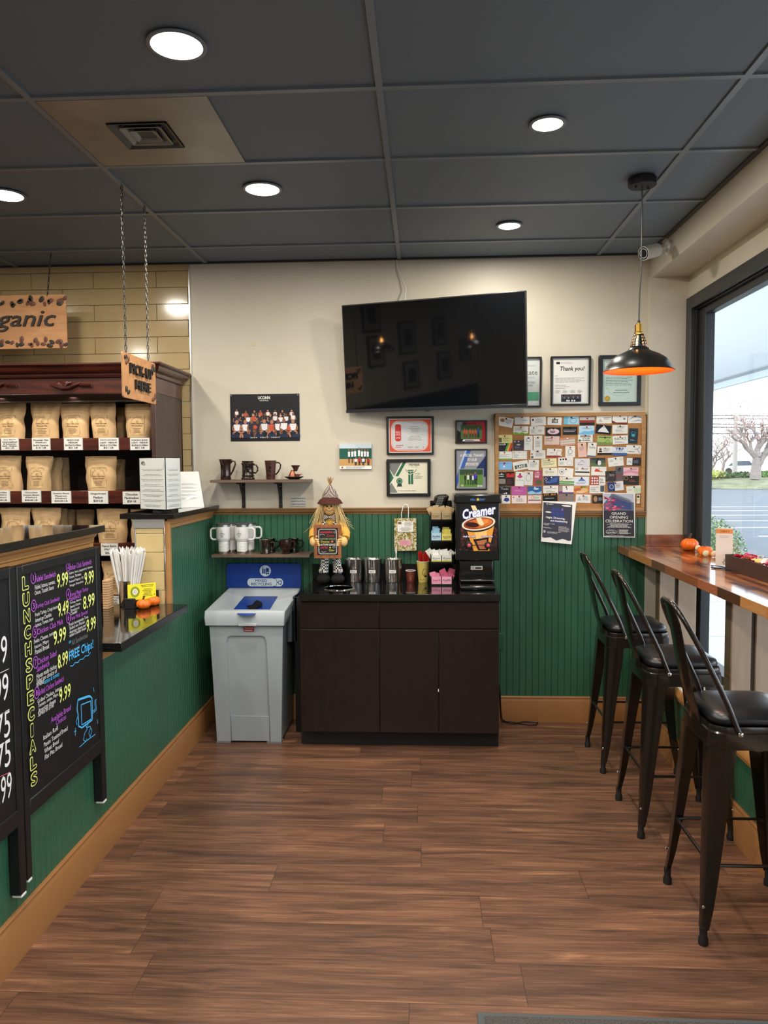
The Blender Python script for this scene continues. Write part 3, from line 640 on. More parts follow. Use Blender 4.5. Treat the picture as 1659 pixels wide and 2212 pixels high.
# insert plane
ins=MB(); _nn=_n.normalized()
if _nn.z<0: _nn=-_nn
def ip(pl,off): return [atp(u_,v_,_p0+_nn*off,_nn) for u_,v_ in pl]
for pl,off,mm in (([(500,1321),(580,1321),(600,1288),(528,1288)],.0035,M_blue),([(502,1318),(579,1318),(574,1321),(556,1322),(549,1328),(541,1330),(524,1330),(515,1328),(508,1321)],.012,M_blue),([(550,1299),(556,1296),(566,1301),(567,1309),(557,1311),(549,1319),(536,1319),(538,1313),(531,1309),(545,1306)],.0135,C('#060709'))):
    q=ip(pl,off); ins.add([tuple(p) for p in q],[tuple(range(len(q)))],mm)
ins.build('blue_insert',bn)
MB().box(-1.075,ya-.010,.712,-.968,ya+.01,.728,M_binl).build('lid_latch',bn,bevel=.004)
yy=yf-.032
lb=MB().box(-1.048,yy,.676,-.990,yy+.012,.706,mat('maker_label','#7c1418',.4)); aa=Art(lb,(-1.048,yy,.676)); aa.text('Rubbermaid',.004,.017,.054,.026,C('#e9d9d5')); aa.lines(.004,.003,.054,.010,1,C('#e9d9d5'))
lb.build('maker_label',bn)
# blue sign board behind
MB().box(-.790,4.60,.001,-.722,4.83,.84,mat('slim_black','#08090b',.6)).build('dark_gap_filler',bevel=.004,label='slim black bin squeezed between the recycling bin and the dark cabinet',cat='bin')  # filler box, added so the gap beside the cabinet reads dark
sg=MB(); sg.prism(rrpoly(-1.262,.80,-.780,1.018,.03),'y',4.818,4.826,M_blue); sg.build('sign_board',bn,bevel=.002)
sa=MB(); a=Art(sa,(-1.262,4.818,.80)); w=.482
a.V=V((0,0,1)); a.o.z+=.012; a.ell(.252,.158,.036,.036,M_binl2,28); ik=C('#1a3a78')
a.poly([(.231,.140),(.241,.140),(.241,.168),(.238,.176),(.238,.186),(.234,.186),(.234,.176),(.231,.168)],ik); a.rect(.244,.140,.252,.172,ik); a.rect(.255,.150,.276,.176,ik); a.rect(.254,.134,.262,.148,ik); a.rect(.265,.136,.276,.146,ik)
a.rrect(.135,.058,.318,.110,.024,M_binl2); a.rrect(.30,.058,.366,.110,.024,M_binl2); a.strip([(.318,.057),(.327,.084),(.318,.111)],.003,ik)
a.text('MIXED',.188,.086,.262,.104,ik,bold=.02); a.text('RECYCLING',.160,.064,.292,.082,ik,bold=.02)
for k in range(3):
    t=R(90+120*k); x0,y0=.345+.010*math.cos(t),.083+.010*math.sin(t); a.strip([(x0-.008*math.cos(t-PI/2),y0-.008*math.sin(t-PI/2)),(x0+.008*math.cos(t-PI/2),y0+.008*math.sin(t-PI/2))],.005,ik); 
    a.poly([(x0+.008*math.cos(t-PI/2)+.005*math.cos(t),y0+.008*math.sin(t-PI/2)+.005*math.sin(t)),(x0+.015*math.cos(t-PI/2)-.003*math.cos(t),y0+.015*math.sin(t-PI/2)-.003*math.sin(t)),(x0+.006*math.cos(t-PI/2)-.006*math.cos(t),y0+.006*math.sin(t-PI/2)-.006*math.sin(t))],ik)
sa.build('sign_print',bn,label='pale MIXED RECYCLING print with recycling arrows')
# dark hinge bracket on the bin's right side
MB().box(-.822,4.52,.58,-.792,4.60,.80,mat('bracket_slate','#4a545c',.45)).box(-.800,4.60,.56,-.772,4.74,.84,mat('bracket_navy','#1a2230',.4)).build('side_bracket',bn,bevel=.004)
MB().ell((-.80,4.60,.63),.008,.01,.016,mat('knob_grey','#8f979c',.4)).build('side_knob',bn)
# ================================================================ TELEVISION
yaw,tilt=.288,.096
right=V((math.cos(yaw),-math.sin(yaw),0)); nn=V((-math.sin(yaw)*math.cos(tilt),-math.cos(yaw)*math.cos(tilt),-math.sin(tilt))); up=nn.cross(right); 
if up.z<0: up=-up
tvc=V((.05,4.606,2.29)); tw_,th_=1.122,.651
tv=thing('television','large flat black television tilted out from the wall on its bracket','television',tuple(tvc))
MT=Matrix(((right.x,-nn.x,up.x,tvc.x),(right.y,-nn.y,up.y,tvc.y),(right.z,-nn.z,up.z,tvc.z),(0,0,0,1)))  # local x=right, y=into the wall, z=up
m=MB(); m.M=MT; m.box(-tw_/2,.001,-th_/2,tw_/2,.030,th_/2,mat('tv_case','#16171a',.35)); m.build('case',tv,bevel=.003)
m=MB(); m.M=MT; m.box(-tw_/2+.007,-.0015,-th_/2+.020,tw_/2-.007,.001,th_/2-.007,mat('tv_screen','#0b0d10',.035,spec=.8)); m.build('screen',tv,smooth=False)
m=MB(); m.M=MT; m.box(-tw_/2,-.004,-th_/2-.002,tw_/2,.004,-th_/2+.018,mat('tv_bezel','#3c4046',.3,metal=.6)); m.box(-.05,-.003,-th_/2-.007,-.02,.004,-th_/2-.002,M_black); m.build('bezel',tv,bevel=.001)
m=MB(); m.M=MT; m.box(-.36,.030,-.27,.36,.055,.12,M_black); m.build('back_housing',tv,bevel=.008)
MB().box(-.12,YB-.03,2.14,.20,YB-.001,2.40,M_black).tube([(.05,YB-.03,2.30),(.16,4.74,2.30),(.06,4.69,2.29)],.018,M_black,8).build('wall_bracket',tv)
MB().tube([(-.163,YB-.004,2.913),(-.158,YB-.012,2.86),(-.128,YB-.02,2.79),(-.105,YB-.03,2.73),(-.11,4.80,2.66),(-.13,4.76,2.55),(-.10,4.74,2.42)],.0042,mat('white_cable','#d5d3cc',.4),8).build('tv_cable',label='thin white cable running from the ceiling behind the television',cat='cable')
# other side wall reflected in the screen: pendants hang there too
# ================================================================ SECURITY CAMERA
B=at(1449,535,'x',XS); t=thing('security_camera','white bullet security camera on the soffit corner','security camera',tuple(B)); wm=mat('camera_white','#cfcfca',.35)
MB().lathe([(.040,0),(.040,-.018),(.034,-.024),(0,-.024)],tuple(B),wm,24,'x').build('mount_plate',t)
H=at(1407,543,'y',B.y-.10); d=(V((-.80,-.52,-.30))).normalized()
def along(mb,c,d,prof,m,seg=24,caps=True):
    q=d.to_track_quat('Z','Y').to_matrix().to_4x4(); q.translation=c; mb.M=q; mb.lathe(prof,(0,0,0),m,seg,caps=caps); mb.M=Matrix(); return mb
hc=V((H.x,H.y,H.z)); back=hc-d*.02
MB().tube([B+V((-.02,0,0)),B+V((-.055,0,-.004)),hc-d*.005],[.014,.013,.012],wm,12).build('mount_arm',t)
along(MB(),hc-d*.055,d,[(0,0),(.030,.001),(.036,.008),(.037,.12),(.034,.122),(.034,.112),(0,.112)],wm).build('camera_body',t)
along(MB(),hc-d*.055,d,[(0,.1125),(.033,.1125),(.033,.118),(.020,.119),(.019,.116),(0,.116)],M_black).build('camera_lens',t)
along(MB(),hc-d*.055,d,[(.0225,.1190),(.0225,.1200),(.0255,.1200),(.0255,.1190),(.0225,.1190)],M_white,caps=False).build('lens_ring',t)
MB().tube([B+V((-.004,0,.03)),B+V((-.02,.02,.055)),B+V((-.03,.05,.045))],.003,wm,6).build('cable',t)
# small hook under the soffit
P=at(1533,545,'z',2.765); MB().tube([(P.x,P.y,2.765),(P.x,P.y,2.74),(P.x+.004,P.y,2.728),(P.x,P.y,2.718),(P.x-.005,P.y,2.725)],.0018,mat('clear_hook','#b9b2a8',.3),6).build('ceiling_hook',label='tiny clear hook under the soffit in front of the window',cat='hook')
# ================================================================ PENDANT LAMPS
M_copper=mat('copper_inside','#e8641c',.42); M_brass=mat('brass','#a07c3a',.28,metal=1); M_shadeb=mat('shade_black','#141414',.32,coat=.2)
M_bulb=mat('bulb_glow','#ffd9a0',.4,emit='#ffb060',estr=60)
def pendant(x,y,label,zt=2.272,watts=3.0):
    t=thing('pendant_lamp',label,'pendant lamp',(x,y,CEIL),'black pendant lamps')
    MB().lathe([(0,-.034),(.058,-.034),(.062,-.030),(.062,-.001),(0,-.001)],(x,y,CEIL-.002),M_blackm,28).build('canopy',t)
    for s in (-.03,.03): MB().cyl((x+s,y+s*.3,0),.004,CEIL-.046,CEIL-.035,M_blackm,8).build('canopy_screw',t)

    MB().tube([(x,y,CEIL-.03),(x+.002,y,2.7),(x+.001,y,2.5),(x-.004,y,2.40),(x-.006,y,zt)],.0032,mat('lamp_cord','#2a2a2a',.35),8).build('cord',t)
    cx=x-.006
    MB().lathe([(.0,.012),(.006,.012),(.006,0),(.0,0)],(cx,y,zt),M_blackm,12).lathe([(.011,0),(.011,-.006),(.018,-.008),(.018,-.040),(.020,-.042),(.020,-.048),(.017,-.05),(0,-.05)],(cx,y,zt),M_brass,24).build('socket',t)
    # perforated neck: rows of real openings
    nk=MB(); SEG=32; rows=13; z1,z0=zt-.050,zt-.110; vs=[];fs=[]
    for j in range(rows+1):
        k=j/rows; r=.020+(.037-.020)*min(1,k*1.15)**.75; z=z1+(z0-z1)*k
        for i in range(SEG): a=2*PI*i/SEG; vs.append((cx+r*math.cos(a),y+r*math.sin(a),z))
    for j in range(rows):
        for i in range(SEG):
            if j in (2,3,5,6,8,9,11) and i%2 and (i//2)%4!=3: continue
            fs.append((j*SEG+i,j*SEG+(i+1)%SEG,(j+1)*SEG+(i+1)%SEG,(j+1)*SEG+i))
    nk.add(vs,fs,M_shadeb).build('perforated_neck',t,solid=.0012)
    out=[(.037,z0),(.044,z0-.003),(.046,z0-.010),(.060,z0-.018),(.092,z0-.032),(.122,z0-.052),(.143,z0-.083),(.148,z0-.098),(.158,z0-.106)]
    MB().lathe([(r,z) for r,z in out],(cx,y,0),M_shadeb,48,caps=False).build('lamp_shade',t,ang=80).data.polygons
    MB().lathe([(r-.0025,z-.0018) for r,z in out],(cx,y,0),M_copper,48,caps=False).build('shade_lining',t,ang=80,label='copper orange inside of the lamp shade')
    MB().ell((cx,y,zt-.085),.014,.014,.024,M_bulb,14,8).build('bulb',t)
    d=bpy.data.lights.new('bulb_light','POINT'); d.energy=watts; d.color=(1,.60,.28); d.shadow_soft_size=.02
    o=bpy.data.objects.new('bulb_light',d); o.location=(cx,y,zt-.14); COL.objects.link(o)
    return t
pendant(.985,3.583,'black pendant lamp with copper lining hanging over the window bar')
def rp(px,py,Lr):
    dd=ray(px,py); c=V((0,0,CAMH)); h=c+dd*((tvc-c).dot(nn)/dd.dot(nn)); r=dd-nn*2*dd.dot(nn); return h+r.normalized()*Lr
for q,Lr,l in (((825,735),4.6,'first black pendant lamp left of the camera, a glow in the television'),((1020,727),4.7,'second black pendant lamp left of the camera, a glow in the television')):
    p=rp(*q,Lr); pendant(p.x,p.y,l,p.z+.085,3)
MB().box(-4.2,-3.6,0,-4.185,4.8,1.35,mat('dark_wainscot','#12261f',.5)).build('wall_left_far_wainscot',kind='structure')
for i,(y,z,w,h) in enumerate(((-.55,2.62,.42,.5),(-1.45,2.25,.45,.5),(-.62,2.1,.4,.45),(-1.5,1.68,.42,.42),(-2.5,1.75,.42,.45),(-2.4,2.3,.4,.45),(-3.2,1.95,.35,.35))):
    t=thing('picture_frame','dark picture frame on the far left wall, seen only dimly in the television','picture frame',(-4.19,y,z),'pictures on the far wall')
    MB().box(-4.2,y-w/2,z-h/2,-4.175,y+w/2,z+h/2,M_black).build('frame',t); MB().box(-4.176,y-w/2+.03,z-h/2+.03,-4.172,y+w/2-.03,z+h/2-.03,mat('mat_board','#8a857a',.6)).box(-4.173,y-w/4,z-h/4,-4.170,y+w/4,z+h/4,mat('print_dark','#32323a',.6)).build('print',t)
# ================================================================ ON THE BACK WALL
YW=YB-.001
def wr(px0,py0,px1,py1,Y=YW-.01):
    a=at(px0,py0,'y',Y); b=at(px1,py1,'y',Y); return a.x,b.z,b.x,a.z   # x0,z0,x1,z1
WHT,BLK,GRY=C('#e8e6e0'),C('#121214'),C('#8c8c8c')
def frame_thing(name,label,cat,rect,fw=.018,dep=.02,fm=None,matboard=None,art=None,glass=True,group=None,rot=0):
    x0,z0,x1,z1=rect; t=thing(name,label,cat,((x0+x1)/2,YW,z0),group); fm=fm or mat('black_frame','#0f0f10',.35)
    m=MB()
    for q in ((x0,z0,x1,z0+fw),(x0,z1-fw,x1,z1),(x0,z0+fw,x0+fw,z1-fw),(x1-fw,z0+fw,x1,z1-fw)): m.box(q[0],YW-dep,q[1],q[2],YW,q[3],fm)
    m.build('frame',t,bevel=.002)
    p=MB().box(x0+fw*.8,YW-.008,z0+fw*.8,x1-fw*.8,YW-.001,z1-fw*.8,matboard or M_paper); a=Art(p,(x0+fw,YW-.008,z0+fw)); 
    if art: art(a,x1-x0-2*fw,z1-z0-2*fw)
    p.build('print',t,smooth=False)
    return t
RED=C('#d8583c')
def art_cert1(a,w,h):
    a.rect(.006,.006,w-.006,h-.006,RED); a.rrect(.016,.014,w-.022,h-.014,.045,WHT,6); a.rrect(.019,.017,w-.025,h-.017,.043,RED,6); a.rrect(.021,.019,w-.027,h-.019,.041,C('#cfd0cf'),6)
    a.rrect(.04,.072,.078,h-.035,.014,C('#c93a34'))
    for s,y in (('PEOPLE',.128),('LOVE US',.114),('yelp',.094)): a.text(s,.045,y-.006,.073,y+.006,WHT)
    a.lines(.125,h-.09,.20,h-.045,4,GRY,3,.3,True); a.lines(.12,h-.14,.21,h-.105,3,GRY,4,.3,True)
    a.lines(.045,.03,.10,.052,2,C('#b8443c'),5,.4); a.lines(.12,.028,.155,.04,2,GRY,6); a.lines(.165,.028,.2,.04,2,GRY,7); a.ell(.218,.035,.003,.003,RED)
frame_thing('certificate','framed certificate with red border below the television, upper of two','framed certificate',wr(835,900,937,982),.013,art=art_cert1)
GRN=C('#2f6b50'); 
def art_cert2(a,w,h):
    a.rect(0,0,w,h,C('#e6e1c8')); gy=C('#7d807c')
    a.poly([(0,h),(0,h*.78),(.028,h*.55),(.075,h)],gy); a.poly([(.085,h),(.105,h),(.055,h*.55),(.035,h*.55)],GRN); a.poly([(0,h*.74),(.025,h*.5),(0,h*.3)],GRN); a.poly([(0,h*.02),(0,h*.26),(.012,h*.34),(.05,h*.02)],gy)
    a.text('MEMBER',.122,h-.024,.19,h-.010,C('#3a3d38'),bold=.02); a.text('2022 - 2023',.138,h-.034,.176,h-.029,GRY)
    a.rect(.115,h*.72,.15,h*.75,GRN); a.rect(.118,.058,.131,h*.70,GRN); a.rect(.134,.058,.148,h*.70,GRN); a.strip([(.10,h*.66),(.13,h*.60),(.175,h*.73)],.004,C('#e6e1c8')); a.ring(.135,h*.9,.04,.05,.003,GRN,12,210,330)
    for i,s in enumerate(('TOLLAND','COUNTY','CHAMBER of','COMMERCE')): a.text(s,.155,h*.62-.010*i,.155+.0055*len(s),h*.62-.010*i+.006,GRN)
    a.ell(.062,.078,.020,.020,GRN); a.ring(.062,.078,.013,.013,.0015,C('#d6dcc8')); a.poly([(.05,.062),(.046,.04),(.056,.047),(.062,.04),(.062,.06)],C('#243f33')); a.poly([(.074,.062),(.078,.04),(.068,.047),(.062,.04),(.062,.06)],C('#243f33'))
    a.lines(.05,.012,.215,.02,1,GRY,4,.4)
frame_thing('certificate','framed cream and green member certificate, lower of two beside the scarecrow','framed certificate',wr(835,992,930,1072),.019,art=art_cert2)
def people(a,x0,z0,x1,z1,n,cols,seed=0,skin='#9a6a50',legs='#1c2430',rows=1):
    rn=random.Random(seed)
    for r in range(rows):
        for i in range(n):
            w=(x1-x0)/n; cx=x0+w*(i+.5+rn.uniform(-.15,.15)); h=(z1-z0)*rn.uniform(.85,1); b=z0
            c=C(cols[i%len(cols)]); a.rect(cx-w*.22,b,cx-w*.04,b+h*.45,C(legs)); a.rect(cx+w*.04,b,cx+w*.22,b+h*.45,C(legs)); a.k-=a.STEP
            a.poly([(cx-w*.3,b+h*.42),(cx+w*.3,b+h*.42),(cx+w*.36,b+h*.78),(cx-w*.36,b+h*.78)],c); a.ell(cx,b+h*.88,w*.17,h*.10,C(skin),8)
def art_team1(a,w,h):
    a.rect(0,0,w,h,C('#2a2a2c')); a.poly([(w*.5,0),(w,0),(w,h),(w*.3,h)],C('#a8242a')); a.poly([(0,0),(w*.25,0),(w*.1,h*.5),(0,h*.6)],C('#121214')); a.poly([(0,h*.6),(w*.1,h*.5),(w*.2,h),(0,h)],C('#77787a'))
    a.rect(w*.13,h*.16,w*.88,h*.84,C('#5c7a44')); a.rect(w*.13,h*.6,w*.88,h*.84,C('#38512e')); people(a,w*.2,h*.22,w*.7,h*.72,5,['#e0603c'],2,legs='#7c3020'); people(a,w*.7,h*.22,w*.82,h*.8,1,['#2455a8'],3)
    a.rect(w*.32,h*.86,w*.7,h*.95,C('#7c1f24')); a.poly([(w*.18,h*.04),(w*.82,h*.04),(w*.78,h*.14),(w*.22,h*.14)],WHT); a.lines(w*.28,h*.05,w*.72,h*.12,1,C('#444444'),3,.5)
M_plq=mat('plaque_edge','#241a18',.3)
frame_thing('team_plaque','small plaque with a soccer team in orange shirts on a red and grey ground','plaque',wr(984,908,1052,958),.010,.014,fm=M_plq,art=art_team1)
def art_team2(a,w,h):
    a.rect(0,0,w,h,C('#8f9299')); a.poly([(0,h*.3),(w*.35,h),(w*.5,h),(w*.1,h*.2),(0,h*.05)],C('#3c5fa8')); a.poly([(w,h*.3),(w,h*.85),(w*.45,h*.3)],C('#1c2f62')); a.poly([(w*.06,h*.5),(w*.3,h),(w*.36,h),(w*.12,h*.5)],C('#b4c4e0'))
    for i,s in enumerate(('A SPECIAL THANKS','TO OUR','SPONSOR')):
        ww=(.8,.34,.44)[i]*w; cx=w*.52; y=h*(.83-.115*i); a.text(s,cx-ww/2,y,cx+ww/2,y+h*.075,WHT,shear=.2,bold=.03)
    a.rect(w*.08,h*.02,w*.93,h*.52,C('#8d9290')); a.rect(w*.11,h*.04,w*.90,h*.50,C('#5e8a3a')); a.rect(w*.11,h*.36,w*.90,h*.5,C('#2f4a30')); people(a,w*.25,h*.1,w*.72,h*.42,5,['#20232c','#e6e6ea'],5); people(a,w*.55,h*.12,w*.7,h*.46,1,['#4a3fae'],6)
    a.rect(w*.72,h*.045,w*.88,h*.09,WHT); a.text('2023',w*.74,h*.052,w*.86,h*.084,C('#33384a'),bold=.03); a.ell(w*.2,h*.08,w*.05,h*.03,C('#c9b18f'))
frame_thing('sponsor_plaque','black framed plaque reading A SPECIAL THANKS TO OUR SPONSOR','plaque',wr(983,970,1052,1058),.008,.016,art=art_team2)
def art_f1(a,w,h):
    a.rect(0,0,w,h,WHT); a.rect(.004,.004,w-.004,h-.004,C('#c9cfcc')); r=w-.012
    a.text('Company',r-.075,h-.05,r-.01,h-.035,GRY); a.text('Certificate',r-.19,h-.098,r,h-.068,C('#3c4442')); a.text('OF EXCELLENCE',r-.11,h-.12,r-.02,h-.11,GRY); a.text('RELATED',r-.09,h-.152,r-.015,h-.141,C('#444444')); a.text('STORE',r-.075,h-.170,r-.03,h-.158,C('#444444'))
    a.rect(.004,.03,w-.004,.085,C('#5fae86')); a.rect(.004,.006,w-.004,.03,C('#e6e8e4'))
frame_thing('certificate','framed white certificate with green band, mostly hidden behind the television','framed certificate',wr(1085,772,1169,880),.011,art=art_f1,group=None)
def art_f2(a,w,h):
    a.rect(.004,.004,w-.004,h-.004,C('#9aa09c')); a.rect(.006,.006,w-.006,h-.006,C('#dcdcd6'))
    a.rect(.022,h-.036,.044,h-.022,BLK); a.lines(.048,h-.036,.14,h-.022,3,GRY,1,.3)
    a.text('Thank you!',.04,h-.085,w-.03,h-.05,BLK,shear=.18,bold=.025)
    a.lines(.016,h-.112,.04,h-.104,1,GRY,1,.4); a.lines(.016,h-.15,w-.02,h-.118,4,GRY,2,.3); a.lines(.016,h-.19,w*.5,h-.16,3,GRY,3,.3)
    for k in range(4): a.lines(.018+k*.045,h-.215,.05+k*.045,h-.195,3,GRY,k,.35)
    a.rect(w*.24,.012,w*.8,.058,C('#2a2d36')); people(a,w*.26,.018,w*.78,.054,12,['#4a4f5c','#8f8a86','#3a3d49'],1); people(a,w*.36,.012,w*.64,.026,4,['#e8e8e8'],2,skin='#d8d8d8',legs='#d0d0d0')
frame_thing('thank_you_frame','black framed letter headed Thank you! in the middle above the cork board','framed letter',wr(1190,770,1275,876),.012,art=art_f2)
def art_f3(a,w,h):
    a.rect(0,0,w,h,C('#b9cdc6')); a.ring(w*.47,h*.45,w*.38,w*.38,.0015,C('#8fa39c')); a.lines(.02,h*.38,w-.02,h*.6,6,C('#5c6a66'),2,.28); a.lines(w*.3,h*.2,w*.8,h*.3,2,C('#4c5a56'),4,.3,True); a.text('NO',w*.1,h*.3,w*.2,h*.34,C('#8fa39c')); a.text('ON',w*.75,h*.55,w*.84,h*.59,C('#8fa39c'))
    a.ell(w*.15,h*.085,.018,.018,C('#b89a3c')); a.ring(w*.15,h*.085,.012,.012,.0015,C('#98792a')); a.lines(.02,h*.9,w-.02,h*.95,1,GRY,4,.3)
frame_thing('certificate','framed pale green official certificate with a gold seal, behind the pendant lamp','framed certificate',wr(1294,768,1383,876),.022,.022,art=art_f3)
# UConn basketball poster
x0,z0,x1,z1=wr(497,852,648,952,YW); pm=MB(); 
pm.box(x0,YW-.003,z0,x1,YW-.001,z1,C('#14161a')); a=Art(pm,(x0,YW-.003,z0)); a.STEP=.00002; w,h=x1-x0,z1-z0
a.rect(.003,.003,w-.003,h-.003,C('#16181d',.4))
rn=random.Random(8)
for j,(zz,n,s) in enumerate(((.155,9,.042),(.125,11,.05),(.082,10,.062))):
    for i in range(n):
        c=C('#23304d'); cx=.02+(w-.04)*(i+.5)/n; a.rect(cx-.016,zz-.03,cx+.016,zz-.005,c); a.k-=a.STEP*.9
for zz,n,s in ((.160,8,.044),(.126,11,.056),(.068,9,.084)):
    for i in range(n):
        cx=.022+(w-.05)*(i+.5+rn.uniform(-.2,.2))/n; b=zz+rn.uniform(-.006,.006); skin=C(rn.choice(['#b07a5c','#8a5a42','#c08a6a','#6e4634'])); top=C(rn.choice(['#e4e2e4','#e4e2e4','#dcdae0','#25262c','#2a2c36','#e4e2e4','#c2523f']))
        a.poly([(cx-s*.2,b),(cx+s*.2,b),(cx+s*.24,b+s*.5),(cx-s*.24,b+s*.5)],top); a.ell(cx,b+s*.68,s*.13,s*.17,skin,9); a.strip([(cx-s*.26,b+s*.45),(cx-s*.34,b+s*.1),(cx-s*.1,b)],s*.09,skin); a.strip([(cx+s*.26,b+s*.45),(cx+s*.34,b+s*.1),(cx+s*.1,b)],s*.09,skin)
        if zz<.1: a.strip([(cx-s*.1,b),(cx-s*.3,b-s*.15),(cx-s*.2,b-s*.5)],s*.13,skin); a.strip([(cx+s*.1,b),(cx+s*.3,b-s*.15),(cx+s*.22,b-s*.5)],s*.13,skin)
for i in range(6):
    cx=.03+.078*i; a.rrect(cx-.026,.022,cx+.026,.045,.006,C('#1f2c48'))
for cx,cz in ((.16,.088),(.375,.078)): a.ell(cx,cz,.012,.012,C('#c8503a'),12)
a.text('UCONN',w*.405,h-.034,w*.58,h-.014,WHT,bold=.04); a.text('BASKETBALL',w*.43,h-.045,w*.56,h-.039,WHT,bold=.02)
for i,s in enumerate(('2024','FIRST','NIGHT')): a.text(s,(.285,.43,.59)[i]*w,.018,(.385,.55,.72)[i]*w,.026,WHT)
for u,v in ((.007,h-.008),(w-.009,h-.008)): a.ell(u,v,.0045,.0045,GRY,10)
pm.build('basketball_poster',smooth=False,label='dark UCONN basketball team poster above the upper mug shelf',cat='poster')
# small photo print
x0,z0,x1,z1=wr(733,959,803,1013,YW-.01); pm=MB().box(x0,YW-.016,z0,x1,YW-.001,z1,WHT); a=Art(pm,(x0,YW-.016,z0)); w,h=x1-x0,z1-z0
a.rect(0,h*.38,w,h,C('#1f5a4c')); a.rect(0,h*.82,w,h,C('#c8d4da')); a.rect(0,h*.12,w,h*.40,C('#c79a5c')); a.rect(0,0,w,h*.13,WHT); people(a,w*.26,h*.24,w*.94,h*.9,7,['#e6e6ea'],4,legs='#22242c'); people(a,w*.45,h*.15,w*.95,h*.5,4,['#e0e0e6','#b02a2a'],9,legs='#22242c'); a.ell(w*.09,h*.07,.006,.006,C('#b0582c'),10); a.lines(w*.2,h*.02,w*.8,h*.11,2,GRY,2,.35)
pm.build('team_photo',smooth=False,label='small white-bordered basketball team photo right of the UCONN poster',cat='photo')
P=at(548,743,'y',YW); MB().box(P.x-.011,YW-.002,P.z-.012,P.x+.010,YW-.0005,P.z+.010,mat('old_tape','#d2c294',.5)).build('tape_square',label='tiny yellowed tape square on the bare wall',cat='tape')
x0,z0,x1,z1=wr(628,1071,661,1093,YW); pm=MB().box(x0,YW-.004,z0,x1,YW-.001,z1,C('#c4c6c2',.3)); a=Art(pm,(x0,YW-.004,z0)); w,h=x1-x0,z1-z0
for i,s in enumerate(('Crumble Mug $30.00 ea','Espresso Mug $20.00 ea','Ceramic Mug $19.00 ea')): a.text(s,w*.04,h*(.66-.28*i),w*.96,h*(.82-.28*i),C('#333333'),bold=.02)
pm.build('price_note',smooth=False,label='small mug price note under the upper mug shelf',cat='price note')
# ================================================================ CORK BOARD
x0,z0,x1,z1=wr(1070,893,1392,1104,YB-.03); M_oak=wood('oak_frame','#9a6f3e','#b98b54','X',6,9,.45); M_cork=mat('cork','#a67544',.85,vary=.25,vscale=160,bump=.5,bscale=220)
t=thing('cork_board','oak framed cork board crowded with business cards','notice board',((x0+x1)/2,YB,z0))
m=MB(); fw=.022
for q in ((x0,z0,x1,z0+fw),(x0,z1-fw,x1,z1),(x0,z0+fw,x0+fw,z1-fw),(x1-fw,z0+fw,x1,z1-fw)): m.box(q[0],YB-.032,q[1],q[2],YB-.001,q[3],M_oak)
m.build('frame',t,bevel=.003); MB().box(x0+.01,YB-.022,z0+.01,x1-.01,YB-.002,z1-.01,M_cork).build('cork_panel',t,smooth=False)
YK=YB-.0222
S=380/1659.
K='k'; 
def cw(u,v,Y=YK): return at(1050+u*S,750+v*S,'y',Y)
def r_(x0,y0,x1,y1,c): return ('r',x0,y0,x1,y1,c)
T_=lambda s,x0,y0,x1,y1,c,b=.0: ('t',x0,y0,x1,y1,c,s,b)
L_=lambda x0,y0,x1,y1,n,c='#6a6a6a':('l',x0,y0,x1,y1,c,n)
E_=lambda cx,cy,rx,ry,c:('e',cx,cy,rx,ry,c)
w0='#e2e0d8'
